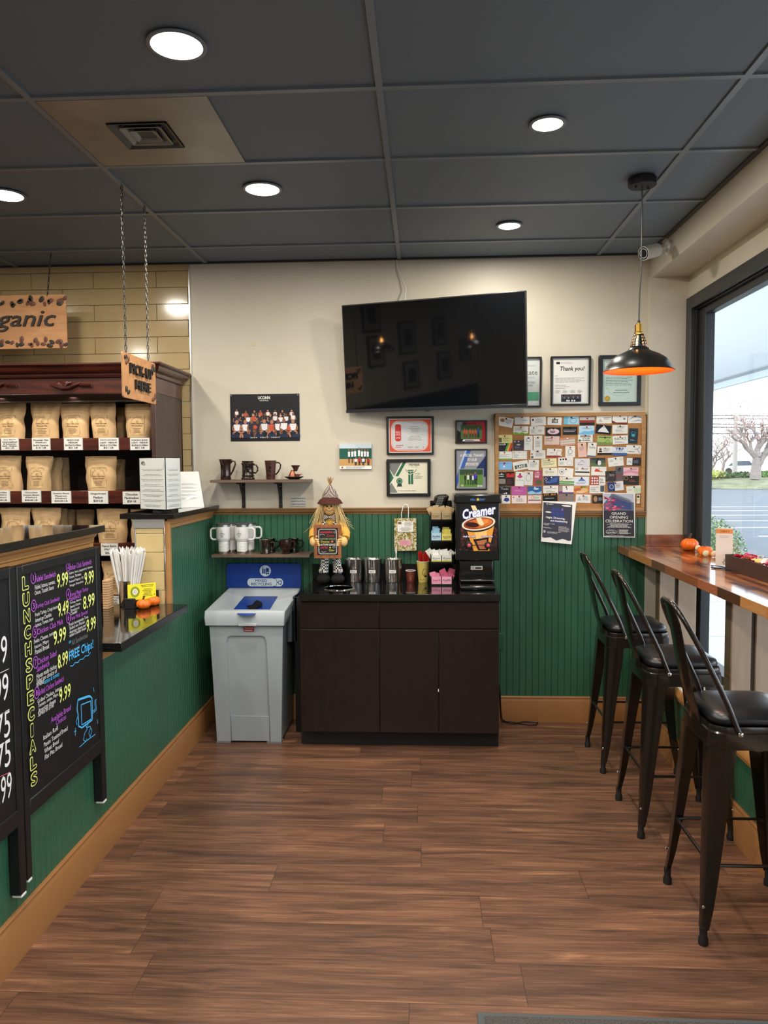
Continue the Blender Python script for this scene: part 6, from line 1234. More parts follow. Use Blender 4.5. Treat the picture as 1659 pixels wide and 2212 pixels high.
for fx in (.25,.76):
    bxx=px0_+w*fx; bz=pz0+h*.135; b_=MB().lathe([(.021,0),(.021,-.010),(.017,-.014),(0,-.014)],(bxx,CY-.002,bz),M_blackm,24,'y').build('button_housing',t); MB().lathe([(.010,-.012),(.010,-.018),(.007,-.020),(0,-.020)],(bxx,CY-.002,bz),mat('red_button','#d84a5c',.3),20,'y').build('button',b_,label='red push button')
MB().box(px0_+w*.25,CY-.006,pz0+h*.13,px0_+w*.76,CY-.002,pz0+h*.14,M_blackm).build('button_bar',t)
bz1=zb-.001; bx0_=at(993,1240,'y',4.53).x; bx1_=at(1066,1240,'y',4.53).x
m=MB(); m.prism([(4.545,Z+.004),(4.545,Z+.03),(4.535,Z+.05),(4.545,bz1),(4.80,bz1),(4.80,Z+.004)],'x',bx0_,bx1_,M_cr); m.build('pedestal',t,bevel=.008,seg=3)
m=MB(); m.prism([(4.43,Z+.002),(4.43,Z+.022),(4.45,Z+.030),(4.55,Z+.034),(4.55,Z+.002)],'x',bx0_-.002,bx1_+.004,M_cr); m.build('drip_tray',t,bevel=.006,seg=3)
m=MB(); m.prism([(4.47,Z+.046),(4.475,Z+.056),(4.55,Z+.064),(4.55,Z+.050)],'x',bx0_+.002,bx1_,M_cr); m.build('tray_lip',t,bevel=.003)
m=MB(); mx_=(bx0_+bx1_)/2; m.box(mx_-.034,4.535,Z+.105,mx_+.036,4.5365,Z+.128,mat('plate_silver','#c0bfb8',.35,metal=.3)); a=Art(m,(mx_-.034,4.535,Z+.105)); a.rect(.005,.006,.022,.016,C('#8f8f88')); a.rect(.027,.006,.063,.016,C('#24211f')); m.build('serial_plate',t,smooth=False)
# power cord on the floor
pts=[(1079,1474),(1083,1495),(1083,1520),(1080,1545),(1085,1557)]
c=[at(px,py,'y',YB-.03) for px,py in pts[:3]]; 
fl=[(1082,1548),(1092,1560),(1110,1563),(1130,1558),(1150,1555),(1162,1560),(1158,1566),(1140,1566),(1118,1562),(1100,1556),(1088,1546)]
F=[at(px,py,'z',.005) for px,py in fl]
for p in F: p.y=min(p.y,YB-.035)
up_=[V((.455,4.72,.30)),V((.475,4.76,.22)),V((.482,4.79,.10)),V((.490,4.80,.02))]
MB().tube([V((.44,4.70,.36))]+up_+F+[V((.484,4.81,.03)),V((.478,4.80,.12)),V((.472,4.79,.20)),V((.45,4.76,.26))],.0035,M_black,6).build('power_cord',label='black power cord looped on the floor beside the cabinet',cat='cord')
P=at(1080,1386,'y',YB-.012); MB().box(.447,YB-.018,P.z-.055,.50,YB-.0115,P.z+.055,mat('green_outlet','#1a5238',.4)).build('outlet_cover',bevel=.003,label='green painted outlet cover at the right edge of the cabinet',cat='outlet')
# ================================================================ COFFEE SHELVES BEHIND THE BAR
SYF=4.37; SX1_=-1.53; SX0_=-3.15
t=thing('coffee_shelf_unit','carved dark mahogany shelf unit full of coffee bags','shelf unit',(-2.3,4.6,0))
for a_ in (SX1_-.03,SX0_): MB().box(a_,SYF-.02,0.001,a_+.03,YB-.03,2.10,M_mahogv).build('side_panel',t,bevel=.003)
MB().box(SX0_,YB-.045,0,SX1_,YB-.03,2.10,mat('unit_back','#1a0f0c',.5)).build('back_panel',t)
z_fr0=at(100,851,'y',SYF-.03).z; z_fr1=at(100,817,'y',SYF-.03).z; z_cr=at(100,788,'y',SYF-.12).z; z_op=at(100,869,'y',SYF-.02).z
m=MB(); m.box(SX0_,SYF-.03,z_fr0,SX1_+.004,YB-.03,z_fr1,M_mahog); m.build('frieze',t,bevel=.002)
cp_=[(0,0),(.018,0),(.022,.012),(.022,.02),(.045,.03),(.06,.045),(.062,.055),(.078,.062),(.085,.075),(.085,z_cr-z_fr1)]
m=MB(); rings=[]
for o_,dz in cp_: rings.append([(SX0_-o_,SYF-.03-o_),(SX1_+.004+o_*.72,SYF-.03-o_),(SX1_+.004+o_*.72,YB-.03),(SX0_-o_,YB-.03)])
vs=[(x,y,z_fr1+cp_[j][1]) for j,r in enumerate(rings) for x,y in r]; fs=[(j*4+i,j*4+(i+1)%4,(j+1)*4+(i+1)%4,(j+1)*4+i) for j in range(len(rings)-1) for i in range(4)]+[(0,1,2,3),tuple((len(rings)-1)*4+i for i in range(4))]
m.add(vs,fs,M_mahog).build('crown_moulding',t,bevel=.002,ang=50)
m=MB(); m.prism([(SYF-.04,z_fr0),(SYF-.055,z_fr0-.006),(SYF-.05,z_fr0-.02),(SYF-.03,z_op+.006),(SYF-.03,z_op),(SYF+.05,z_op),(SYF+.05,z_fr0)],'x',SX0_,SX1_+.004,mat('dark_cornice','#150c0a',.3,coat=.2)); m.build('cornice',t)
for pxc in (152,-10):
    c=at(pxc,832,'y',SYF-.035); m=MB(); rn=random.Random(3)
    m.tube([(c.x-.12,c.y,c.z+.006),(c.x-.09,c.y-.006,c.z-.006),(c.x-.05,c.y-.010,c.z-.018),(c.x,c.y-.012,c.z-.014),(c.x+.035,c.y-.01,c.z),(c.x+.06,c.y-.006,c.z+.012)],[.004,.008,.010,.010,.008,.004],M_mahog,8)
    for k in range(9): a=R(200-k*20); m.tube([(c.x-.035,c.y-.008,c.z-.010),(c.x-.035+.03*math.cos(a),c.y-.010,c.z-.004+.012*math.sin(a)+.006),(c.x-.035+.055*math.cos(a),c.y-.004,c.z+.020*math.sin(a)+.004)],[.006,.007,.003],M_mahog,6)
    for k in range(6): m.tube([(c.x+.055+.012*k,c.y-.004,c.z+.006),(c.x+.065+.012*k,c.y-.010,c.z-.003-.002*(k%2)),(c.x+.06+.014*k,c.y-.004,c.z-.014)],[.004,.006,.003],M_mahog,6)
    m.build('carved_ornament',t)
for pxc in (160,5):
    c=at(pxc,849,'y',SYF-.045); MB().lathe([(0,-.001),(.022,-.001),(.024,.004)],(c.x,c.y+.01,z_fr0-.009),M_glow,20,sy=.7).build('puck_light',t)
rows=[]   # (shelf top z)
for py0,py1 in ((948,973),(1062,1088),(1175,1196),(1287,1310)):
    z1_=at(150,py0,'y',SYF).z; z0_=at(150,py1,'y',SYF).z; rows.append(z1_)
    m=MB(); m.box(SX0_+.03,SYF,z0_,SX1_-.03,SYF+.018,z1_+.004,M_mahog); m.box(SX0_+.03,SYF+.018,z1_-.022,SX1_-.03,YB-.045,z1_,M_mahog); m.build('shelf',t,bevel=.0015,seg=1)
ar=bpy.data.lights.new('puck_glow','AREA'); ar.shape='RECTANGLE'; ar.size=1.4; ar.size_y=.03; ar.energy=5; ar.color=(1,.86,.66); ao=bpy.data.objects.new('puck_glow',ar); ao.location=(-2.3,SYF-.028,z_fr0-.016-.006); ao.rotation_euler=(0,0,0)
# small warm puck lamps under the cornice light the bags
for xx in (at(160,849,'y',SYF-.03).x,at(5,849,'y',SYF-.03).x,-2.85):
    d=bpy.data.lights.new('puck_glow','AREA'); d.shape='DISK'; d.size=.045; d.energy=1.6; d.color=(1,.88,.70); o=bpy.data.objects.new('puck_glow',d); o.location=(xx,SYF-.035,z_fr0-.022); COL.objects.link(o)
M_lab=mat('kraft_label','#d9bd86',.6); IKB=C('#4a3418')
def coffee_bag(x,y,z,w,h,seed,title,label,rotz=0,sub=True,dark=False,grp='kraft coffee bags on the shelves',name='coffee_bag'):
    rn=random.Random(seed); t=thing(name,label,'coffee bag',(x,y,z),grp); NX,NZ=14,16; D=.038
    MM=Matrix.Translation((x,y,z))@Matrix.Rotation(rotz,4,'Z'); off=V((rn.uniform(0,50),seed,0)); 
    sk=rn.uniform(-.012,.012)
    def sect(k):
        th=D*(1-max(0,(k-.45)/.55)**1.3)*.98+.0035; ww=w/2*(.90+.12*k+.03*math.sin(k*6+seed)-.05*math.exp(-((k-.55)/.12)**2)); return th,ww
    def pt(i,k,side):   # i -1..1
        th,ww=sect(k); e=(1-abs(i)**5); wr_=noise.noise(V((i*2.2,k*3.2,side))+off)*.017*(k*.8+.12)*(1-.5*(k>.9))+.006*math.exp(-((k-.86)/.03)**2)*side; yy=side*(th*e+ .001)+ (wr_ if True else 0)
        return V((ww*i+sk*k+.004*noise.noise(V((k*3,i*2,5))+off),yy-.006*k,h*k*(1-.01*abs(i)+.012*noise.noise(V((i*2,0,9))+off))))
    m=MB(); m.M=MM; vs=[];fs=[]
    for side in (-1,1):
        for j in range(NZ+1):
            for i in range(NX+1): vs.append(pt(-1+2*i/NX,j/NZ,side))
    K=(NX+1)*(NZ+1)
    for s in (0,1):
        for j in range(NZ):
            for i in range(NX): a=s*K+j*(NX+1)+i; fs.append((a,a+1,a+NX+2,a+NX+1))
    for j in range(NZ):
        for i in (0,NX): a=j*(NX+1)+i; fs.append((a,a+NX+1,K+a+NX+1,K+a))
    for i in range(NX):
        for j in (0,NZ): a=j*(NX+1)+i; fs.append((a,a+1,K+a+1,K+a))
    m.add(vs,fs,M_kraft).build('paper_bag',t,ang=50)
    if sub:
        l=MB(); a=Art(l,(0,0,0),(1,0,0),(0,0,1),0); lw,lh=w*.27,h*.60; b0=h*.08
        a.rrect(-lw,b0,lw,b0+lh,.010,M_lab); 
        P=rrpoly(-lw+.003,b0+.003,lw-.003,b0+lh-.003,.009); a.strip(P+[P[0]],.0009,IKB); P=rrpoly(-lw+.006,b0+.006,lw-.006,b0+lh-.006,.008); a.strip(P+[P[0]],.0006,IKB)
        cz=b0+lh*.62; a.ring(0,cz,lw*.72,lw*.66,.0012,IKB,14,0,180); 
        for i,chh in enumerate('COFFEE'):
            th=R(150-24*i); vs_,fs_,bb=textmesh(chh,0,.02); sc=.0062; cx_,cy_=lw*.78*math.cos(th),cz+lw*.76*math.sin(th); rr_=th-PI/2
            l.add([a.P(cx_+((v.x-bb[2]/2)*math.cos(rr_)-v.y*math.sin(rr_))*sc,cy_+((v.x-bb[2]/2)*math.sin(rr_)+v.y*math.cos(rr_))*sc)+a.N*v.z for v in vs_],fs_,IKB)
        a.k+=a.STEP; a.ring(0,cz+.006,.0055,.0045,.0012,IKB,10,-60,240); a.strip([(-.007,cz+.001),(.007,cz+.001)],.001,IKB)
        a.text('Crafting Coffee House',-lw*.82,cz-.010,lw*.82,cz-.003,IKB,bold=.03); a.text(title,-lw*.66,cz-.024,lw*.66,cz-.015,IKB,bold=.02)
        a.lines(-lw*.6,b0+.014,lw*.6,cz-.030,4,IKB,seed,.25,True)
        for i,p in enumerate(l.v):
            k=min(1,max(0,p.z/h)); th,ww=sect(k); q=pt(min(1,max(-1,(p.x)/ww)),k,-1); l.v[i]=MM@V((p.x+sk*k,q.y-.0016+p.y,p.z))
        l.build('bag_label',t,smooth=False,label='printed label of the coffee bag')
    return t
def bag_px(x0p,x1p,top,bot,row,seed,title,label,y=4.46,rot=0,sub=True):
    a=at(x0p,bot,'y',y); b=at(x1p,bot,'y',y); zt=at((x0p+x1p)/2,top,'y',y).z; z=rows[row]+.001
    coffee_bag((a.x+b.x)/2,y,z,(b.x-a.x)*.97,zt-z,seed,title,label,rot,sub)
bag_px(-6,57,871,948,0,1,'Day Blend','kraft coffee bag labelled Day Blend, first on the top shelf at the left edge')
bag_px(66,131,870,948,0,2,'Mountain Mist','kraft coffee bag labelled Mountain Mist, second on the top shelf')
bag_px(132,197,872,948,0,3,'Firestone','kraft coffee bag labelled Firestone, third on the top shelf')
bag_px(198,256,871,948,0,4,'Smooth Jazz','kraft coffee bag labelled Smooth Jazz, fourth on the top shelf')
bag_px(270,334,872,948,0,5,'Morning Blend','kraft coffee bag labelled Morning Blend, under the pick-up sign')
bag_px(252,274,880,948,0,6,'','dark kraft coffee bag deep behind the gap left of the Morning Blend bag',4.62,0,False)
bag_px(-10,53,984,1062,1,7,'Chocolate Raspberry','kraft coffee bag at the left edge of the second shelf')
bag_px(57,112,985,1062,1,8,'Coconut Almond','kraft coffee bag second from the left on the second shelf',4.45,.12)
bag_px(96,138,988,1062,1,9,'','kraft coffee bag half hidden behind the second one on the second shelf',4.58,0,False)
bag_px(120,153,988,1062,1,10,'','rearmost kraft coffee bag in the line on the second shelf',4.68,0,False)
bag_px(185,255,985,1062,1,11,'Gingerbread','kraft coffee bag labelled Gingerbread, standing alone on the second shelf')
bag_px(243,272,992,1062,1,12,'','kraft coffee bag in shadow just behind the Gingerbread bag',4.66,0,False)
bag_px(2,70,1096,1175,2,13,'Hazelnut','kraft coffee bag first on the third shelf, above the near granite ledge')
bag_px(71,134,1096,1175,2,14,'French Vanilla','kraft coffee bag second on the third shelf, with a white sticker')
bag_px(118,152,1098,1175,2,15,'','kraft coffee bag behind the second one on the third shelf',4.58,0,False)
bag_px(140,168,1100,1175,2,16,'','rear kraft coffee bag in the middle of the third shelf',4.68,0,False)
bag_px(165,205,1100,1175,2,17,'','dim kraft coffee bag behind the Peanut Butter bag on the third shelf',4.64,0,False)
bag_px(209,279,1098,1175,2,18,'Peanut Butter','kraft coffee bag labelled Peanut Butter, on the third shelf left of the cream tiles')
bag_px(281,345,1099,1175,2,19,'Almond Joy','kraft coffee bag on the third shelf partly behind the cream tiled pillar')
bag_px(221,285,1211,1288,3,20,'Smooth Jazz','kraft coffee bag on the lowest shelf behind the white straws')
for x0p in (60,140): bag_px(x0p,x0p+64,1211,1288,3,x0p,'Decaf','kraft coffee bag on the lowest shelf hidden behind the near bar')
def tag_px(x0p,x1p,y0p,y1p,lines_,label):
    a=at(x0p,y1p,'y',SYF-.006); b=at(x1p,y0p,'y',SYF-.006); w=b.x-a.x; h=b.z-a.z
    m=MB().box(a.x,SYF-.006,a.z,b.x,SYF-.0045,b.z,C('#dedcd6',.3)); q=Art(m,(a.x,SYF-.006,a.z)); n=len(lines_)
    for i,s in enumerate(lines_):
        hh=h*.86/n; yy=h*.93-hh*(i+1); ln=min(.86,.13+.062*len(s)); q.text(s,w*(.5-ln/2),yy+hh*.16,w*(.5+ln/2),yy+hh*.84,C('#222222'),bold=.03)
    m.box(a.x-.003,SYF-.0043,a.z-.002,b.x+.003,SYF-.001,b.z+.001,mat('clear_holder','#b8b8b4',.2)); m.build('price_tag',smooth=False,label=label,cat='price tag',group='price tags on the shelf edges')
tag_px(3,39,946,972,('Day Blend','Guatemala&Brazil','& Sumatran','Dark - Medium','$21 LB'),'white price tag reading Day Blend on the top shelf edge')
tag_px(70,107,946,972,('Mountain Mist','(Medium)','Brazil & Guatemala','$ 21 LB'),'white price tag under the second bag of the top shelf')
tag_px(139,177,946,972,('FIRESTONE','MEDIUM','BRAZIL&COLOMBIA&','$21 LB'),'white price tag reading FIRESTONE on the top shelf edge')
tag_px(214,255,946,972,('SMOOTH JAZZ BLEND','LIGHT - MEDIUM','BRAZIL & COLOMBIA','$21 LB'),'white price tag reading SMOOTH JAZZ BLEND on the top shelf edge')
tag_px(282,322,946,972,('MORNING BLEND','LIGHT - MEDIUM','BRAZIL&COLOMBIAN','$21 LB'),'white price tag reading MORNING BLEND below the pick-up sign')
tag_px(-16,20,1059,1085,('Chocolate','Raspberry','(Medium)','$20.00 LB'),'white price tag cut by the left edge on the second shelf')
tag_px(48,87,1059,1085,('Chocolate','Coconut Almond','(Medium)','$20.00 LB'),'white price tag for chocolate coconut almond on the second shelf edge')
tag_px(112,152,1061,1087,('Cinnamon Almond','Macaroon','(Medium)','$20.00 LB'),'white price tag for almond macaroon on the second shelf edge')
tag_px(192,232,1061,1088,('Gingerbread','Medium','$20 LB'),'white price tag reading Gingerbread on the second shelf edge')
tag_px(266,303,1062,1089,('Chocolate','Marshmallow','$20 LB'),'white price tag reading Chocolate Marshmallow beside the menu stand')
tag_px(219,254,1174,1200,('Peanut Butter','(Medium)','$20 LB'),'white price tag reading Peanut Butter on the third shelf edge')
tag_px(230,262,1288,1306,('SMOOTH JAZZ','LIGHT','BRAZIL'),'white price tag low behind the straws')
for i,x0p in enumerate((115,150)): tag_px(x0p,x0p+36,1136 if 0 else 1176,1200,('Coffee','$20 LB'),'white price tag on the third shelf edge behind the near ledge')
# ================================================================ HANGING SIGNS
M_ink3=mat('sign_letter_black','#1c1a18',.5); M_bean1=mat('bean_dark','#2c2a24',.5); M_bean2=mat('bean_brown','#6a4234',.5); M_chain=mat('chain_metal','#4f4d4a',.4,metal=.8)
def bean(m,c,U,Vv,N,L,rot,mm):
    u=U*math.cos(rot)+Vv*math.sin(rot); v=Vv*math.cos(rot)-U*math.sin(rot); vs=[];fs=[]
    for k,(s,n_) in enumerate(((1,0),(1,.004),(.8,.006))):
        for i in range(14): a=2*PI*i/14; vs.append(c+u*math.cos(a)*L/2*s+v*math.sin(a)*L*.32*s+N*n_)
    for j in range(2):
        for i in range(14): fs.append((j*14+i,j*14+(i+1)%14,(j+1)*14+(i+1)%14,(j+1)*14+i))
    fs.append(tuple(28+i for i in range(14))); m.add(vs,fs,mm)
    m.add([c+u*L*.36+v*L*.05+N*.0065,c+u*0+v*L*.02+N*.0068,c-u*L*.36-v*L*.05+N*.0065,c+v*-.04*L+N*.0068],[(0,1,2,3)],C('#120e0c'))
def text3(m,s,o,U,Vv,N,x0,y0,x1,y1,dep,mm,shear=0,bold=0):
    vs,fs,bb=textmesh(s,0,bold); su=(x1-x0)/(bb[2]-bb[0]); sv=(y1-y0)/(bb[3]-bb[1]); n=len(vs)
    pos=lambda v,d:o+U*(x0+(v.x-bb[0])*su+shear*(v.y-bb[1])*sv)+Vv*(y0+(v.y-bb[1])*sv)+N*(d+v.z*(1 if d>0 else 0))
    from collections import Counter
    ec=Counter(); 
    for f in fs:
        for a,b in zip(f,f[1:]+f[:1]): ec[(min(a,b),max(a,b))]+=1
    fs2=[f for f in fs]+[(a,b,b+n,a+n) for (a,b),c in ec.items() if c==1]
    m.add([pos(v,dep) for v in vs]+[pos(v,0) for v in vs],fs2,mm)
# pick-up sign: hangs parallel to the bar front
px=[at(263,762,'x',XL),at(336,783,'x',XL),at(337,873,'x',XL),at(270,862,'x',XL)]
t=thing('pickup_sign','hanging wooden PICK-UP HERE sign on two chains','hanging sign',(XL,3.66,1.95))
y0,y1,z0,z1=3.448,3.875,1.953,2.160
m=MB().prism([(y,z) for y,z in rrpoly(y0,z0,y1,z1,.012)],'x',XL-.008,XL,M_sign); m.build('sign_board',t,bevel=.001)
m=MB(); o=V((XL+.0005,y0,z0)); U=V((0,1,0)); Vv=V((0,0,1)); N=V((1,0,0)); w=y1-y0;h=z1-z0
text3(m,'PICK-UP',o,U,Vv,N,w*.17,h*.56,w*.86,h*.80,.010,M_ink3,bold=.008); text3(m,'HERE',o,U,Vv,N,w*.32,h*.24,w*.78,h*.46,.010,M_ink3,bold=.02); m.build('raised_letters',t,smooth=False)
m=MB()
for u,v,r_ in ((.07,.90,.4),(.14,.86,1.4),(.10,.80,.9),(.90,.92,.2),(.95,.84,1.2),(.87,.82,.9),(.07,.20,1.3),(.13,.14,.5),(.92,.14,.8),(.96,.20,1.6),(.88,.10,.3)): bean(m,o+U*w*u+Vv*h*v,U,Vv,N,.028,r_,M_bean1 if int(u*100)%2 else M_bean2)
m.build('bean_ornament',t)
for py in (3.500,3.787): m=MB(); chain(m,(XL-.004,py,z1-.008),(XL-.004,py+.0,CEIL-.004),M_chain); m.build('chain',t)
# organic sign
OY=4.55; a_=at(142,632,'y',OY); b_=at(142,752,'y',OY); c_=at(0,640,'y',OY); z1=a_.z-.010; z0=b_.z; x1=a_.x; x0=x1-.86
t=thing('organic_sign','hanging wooden sign reading organic with dark coffee beans','hanging sign',((x0+x1)/2,OY,z0))
m=MB().prism(rrpoly(x0,z0,x1,z1,.014),'y',OY,OY+.008,M_sign); m.build('sign_board',t,bevel=.001)
m=MB(); o=V((x0,OY-.0005,z0)); U=V((1,0,0)); Vv=V((0,0,1)); N=V((0,-1,0)); w=x1-x0; h=z1-z0
xr=at(122,695,'y',OY).x-x0; text3(m,'Organic',o,U,Vv,N,xr-.58,h*.32,xr-.03,h*.72,.012,M_ink3,shear=.35,bold=0); m.build('raised_letters',t,smooth=False)
m=MB(); rn=random.Random(7)
for u0 in [x_*.001 for x_ in (40,110,190,270,350,430,470,530,560,640,650,720,760,800,830)]:
    for v,s in ((.88,1),(.12,1)):
        for k in range(2): bean(m,o+U*(u0*w/.86+rn.uniform(-.015,.03))+Vv*(h*v+rn.uniform(-.022,.018)),U,Vv,N,rn.uniform(.028,.042),rn.uniform(-.6,1.8),M_bean1 if rn.random()<.55 else M_bean2)
m.build('bean_ornament',t)
tp=at(108,577,'y',OY); 
for cx in (x1-.115,x0+.10): m=MB(); chain(m,(cx,OY+.004,z1-.012),(cx+.03,OY+.004,CEIL-.004),M_chain); m.build('chain',t)
# ================================================================ CHALKBOARDS ON THE BAR FRONT
BX=-1.322; M_cb=mat('chalk_slate','#0a0a0b',.5,vary=.3,vscale=6); M_cf=mat('board_frame','#0f1011',.45,vary=.25,vscale=10)
def board(y0,y1,zt,zr,zl,label):
    t=thing('chalkboard',label,'chalkboard',(BX,(y0+y1)/2,zl)); fw=.040; xb=XL+.003
    m=MB()
    for a,b in ((y0,y0+.032),(y1-fw,y1)): 
        m=MB().box(xb,a,zl,BX+.002,b,zt,M_cf); L=m.build('frame_post',t,bevel=.003)
        MB().box(xb+.004,a+.004,zl-.010,BX+.003,b-.004,zl-.0003,mat('white_tape','#d6d6d2',.6,bump=.6,bscale=40)).build('tape_wrap',t,bevel=.003)
    MB().box(xb,y0+.032,zt-.034,BX+.003,y1-fw,zt,M_cf).build('frame_rail',t,bevel=.003)
    MB().box(xb,y0+.032,zr,BX+.003,y1-fw,zr+.055,M_cf).build('frame_rail',t,bevel=.003)
    m=MB().box(xb,y0+.03,zr+.05,BX-.003,y1-fw+.002,zt-.030,M_cb); return t,m
zt=at(215,1180,'x',BX).z; zr=at(150,1683,'x',BX).z; zl=at(228,1735,'x',BX).z
Y0b=2.412; Y1b=at(221,1400,'x',BX).y
XA2=False
t,m=board(Y0b,Y1b,zt,.470,.262,'black chalkboard of LUNCH SPECIALS with sandwich prices hung on the green bar front')
A=Art(m,(BX-.003,0,0),(0,1,0),(0,0,1),.0004); A.STEP=.00002; XA_=BX-.003
CP,CY_,CW,CBL,CG=C('#b45ccc'),C('#dce67c'),C('#dcdcdc'),C('#4cb4ec'),C('#707478')
def yz(u,v): p=at(u/3.456,1080+v/3.456,'x',XA_); return p.y,p.z
def ct_(s,u0,v0,u1,v1,c,bold=0.0,shear=.08):
    a=yz(u0,v0); b=yz(u1,v1); zc=(a[1]+b[1])/2; pr=len(s)<=4 and s[-1].isdigit()
    hh=.052 if pr else .046 if 'Chips' in s else .020 if c in (CP,CG) else .0165 if u0<480 else .012
    if XA2: hh=.085
    A.text(s,a[0],zc-hh/2,b[0],zc+hh/2,c,shear=shear*.5,bold=bold)
for s,*r in (
 ('Falafel Sandwich',262,612,415,532,CP),('Falafel, lettuce, tomato,',260,668,410,600,CW),('Onion, Tzatziki Sauce',258,706,400,645,CW),('9.99',425,652,505,540,CY_),
 ('Italian Club Sandwich',518,515,680,450,CP),('Salami, ham, pepperoni, lettuce,',513,555,690,495,CW),('Onion, Tomato,',515,588,605,545,CW),('Roasted Pepper, Oil',515,618,620,575,CW),('Vinegar, Provolone',518,648,620,605,CW),('9.99',630,632,697,528,CY_),
 ('Turkey Club Sandwich',265,815,442,725,CP),('Fresh Turkey, Crispy bacon',260,868,430,793,CW),('American Cheddar,',260,908,385,850,CW),('Lettuce, Tomato, mayo',262,945,395,885,CW),('9.49',432,868,508,752,CY_),
 ('Honey Maple Turkey',520,725,655,655,CP),('Sandwich',518,745,600,702,CP),('Turkey, bacon,',518,778,605,737,CW),('Sweet Onion,',520,805,600,767,CW),('Provolone or',525,832,590,795,CW),('Cheddar',525,855,575,824,CW),('8.99',618,802,702,708,CY_),
 ('Chicken Club Melt',275,1008,465,885,CP),('Swiss Cheese, tomato',250,1082,417,965,CW),('bacon, Mayo',255,1112,360,1045,CW),('Panini Bread',258,1147,362,1080,CW),('9.99',398,1092,487,938,CY_),
 ('Tuna Melt Special',518,898,650,832,CP),('Fresh homemade Tuna',512,935,655,867,CW),('Salad on Panini',515,960,630,907,CW),('American cheese and',515,987,635,935,CW),('melted Cheddar cheese',515,1015,640,952,CW),('9.99',643,987,710,868,CY_),
 ('*',508,1080,528,1040,CBL),('All Sandwiches',532,1078,650,995,CG),('Comes with',510,1142,592,1080,CG),('FREE Chips!',512,1215,690,1048,CBL),
 ('Chicken Salad',275,1228,415,1125,CP),('Sandwich',268,1275,362,1208,CP),('House made chicken',268,1322,417,1235,CW),('Salad on choice of',268,1353,420,1275,CW),('bread',268,1388,320,1345,CW),('lettuce & tomato',325,1362,437,1292,CBL),('8.99',428,1267,500,1118,CY_),
 ('Grilled Chicken Sandwich',278,1455,470,1320,CP),('Grilled Chicken, lettuce',275,1507,455,1400,CW),('Tomato, onion, Mayo,',278,1543,430,1450,CW),('American cheese',280,1573,410,1497,CW),('Served on a roll',278,1603,395,1527,CW),('9.99',437,1512,520,1372,CY_),
 ('Available Bread',375,1652,522,1540,CP),('Choices',412,1672,487,1607,CP),('Italian Roll',318,1787,425,1690,CW),('Panini Toasted Bread',322,1832,498,1700,CW),('Wheat Bread',325,1882,433,1792,CW),('Flat Pita Bread',328,1927,458,1822,CW)):
    ct_(s,*r,bold=.018 if ('Chips' in s or s[0] in '89' and len(s)==4) else .0)
for n_,u,v in (('1',242,580),('2',502,493),('3',245,790),('4',503,705),('5',253,985),('6',503,880),('7',257,1212),('8',265,1440)):
    y,z=yz(u,v); A.ring(y,z,.016,.020,.003,CP,16); A.text(n_,y-(.002 if n_=='1' else .006),z-.010,y+(.002 if n_=='1' else .006),z+.010,CP,bold=.02)
pts=[yz(515+19*i,1243-12.5*i+(8 if i%2 else -4)) for i in range(9)]; A.strip(pts,.003,CBL)
ya,za_=yz(150,560); yb_,zb_=yz(215,2205); ys=ya; n=13
yl0=yz(153,640)[0]; yl1=yz(206,640)[0]; zt2=yz(150,558)[1]; zb2=.565
for i,chh in enumerate('LUNCHSPECIALS'):
    hgt=(zt2-zb2)/13; z_=zt2-hgt*(i+1); vs,fs,bb=textmesh(chh); su=(yl1-yl0)/(bb[2]-bb[0]) if chh!='I' else .018/(bb[2]-bb[0]); sv=hgt*.86/(bb[3]-bb[1])
    ww=(yl1-yl0) if chh!='I' else .022; x_=yl0 if chh!='I' else yl0+.012
    A.text(chh,x_,z_,x_+ww,z_+hgt*.88,CY_,bold=.10); A.k+=.0004; A.text(chh,x_+ww*.10,z_+hgt*.07,x_+ww*.90,z_+hgt*.81,M_cb,bold=.035); A.k-=.0004
# chalk drawing of a slice of bread with legs and arms
def poly_(pp,c,w=.003,close=False):
    q=[yz(*p) for p in pp]; q=q+[q[0]] if close else q; A.strip(q,w,c)
poly_([(560,1490),(645,1460),(665,1480),(668,1640),(590,1700),(565,1690),(560,1600),(552,1560)],CBL,.006,True); poly_([(582,1530),(655,1500),(660,1635),(588,1680)],CBL,.004,True)
for du in (4,9,14): poly_([(560+du,1500-du),(640+du,1468)],CBL,.003)
poly_([(612,1675),(630,1710),(610,1740),(600,1790),(618,1805),(626,1780)],CBL); poly_([(640,1660),(625,1700),(650,1690),(665,1720),(650,1770),(640,1740),(655,1700)],CBL); poly_([(668,1580),(690,1560),(685,1510),(690,1490)],CBL); poly_([(675,1590),(698,1565),(692,1500),(700,1485)],CBL); poly_([(560,1610),(545,1650),(550,1680)],CBL); poly_([(570,1845),(620,1800),(690,1748)],CBL); poly_([(540,1700),(538,1760)],CBL); poly_([(530,1730),(548,1722)],CBL); poly_([(676,1400),(680,1430)],CBL); poly_([(705,1640),(707,1670)],CBL)
m.build('slate_panel',t,smooth=False,label='black slate lettered LUNCH SPECIALS in yellow with purple and white sandwich names')
XA2=True
t,m=board(1.715,2.405,zt+.004,.470,.236,'second black chalkboard at the left edge, only white price endings showing')
A=Art(m,(XA_,0,0),(0,1,0),(0,0,1),.0004); A.STEP=.00002
for s,*r in (('.99',-70,1235,47,1035,CW),('.99',-62,1520,57,1318,CW),('.75',-55,1785,70,1612,CW),('.75',-50,2020,74,1822,CW),('0.99',-62,2255,84,2092,CW)): ct_(s,*r,bold=.0)
for u,v,c in ((0,1290,CW),(0,1600,CG),(0,1825,CW),(0,2062,C('#c86a6a'))): A.strip([yz(u-60,v+30),yz(u+50+v*.012,v-30)],.002,c)
m.build('slate_panel',t,smooth=False)
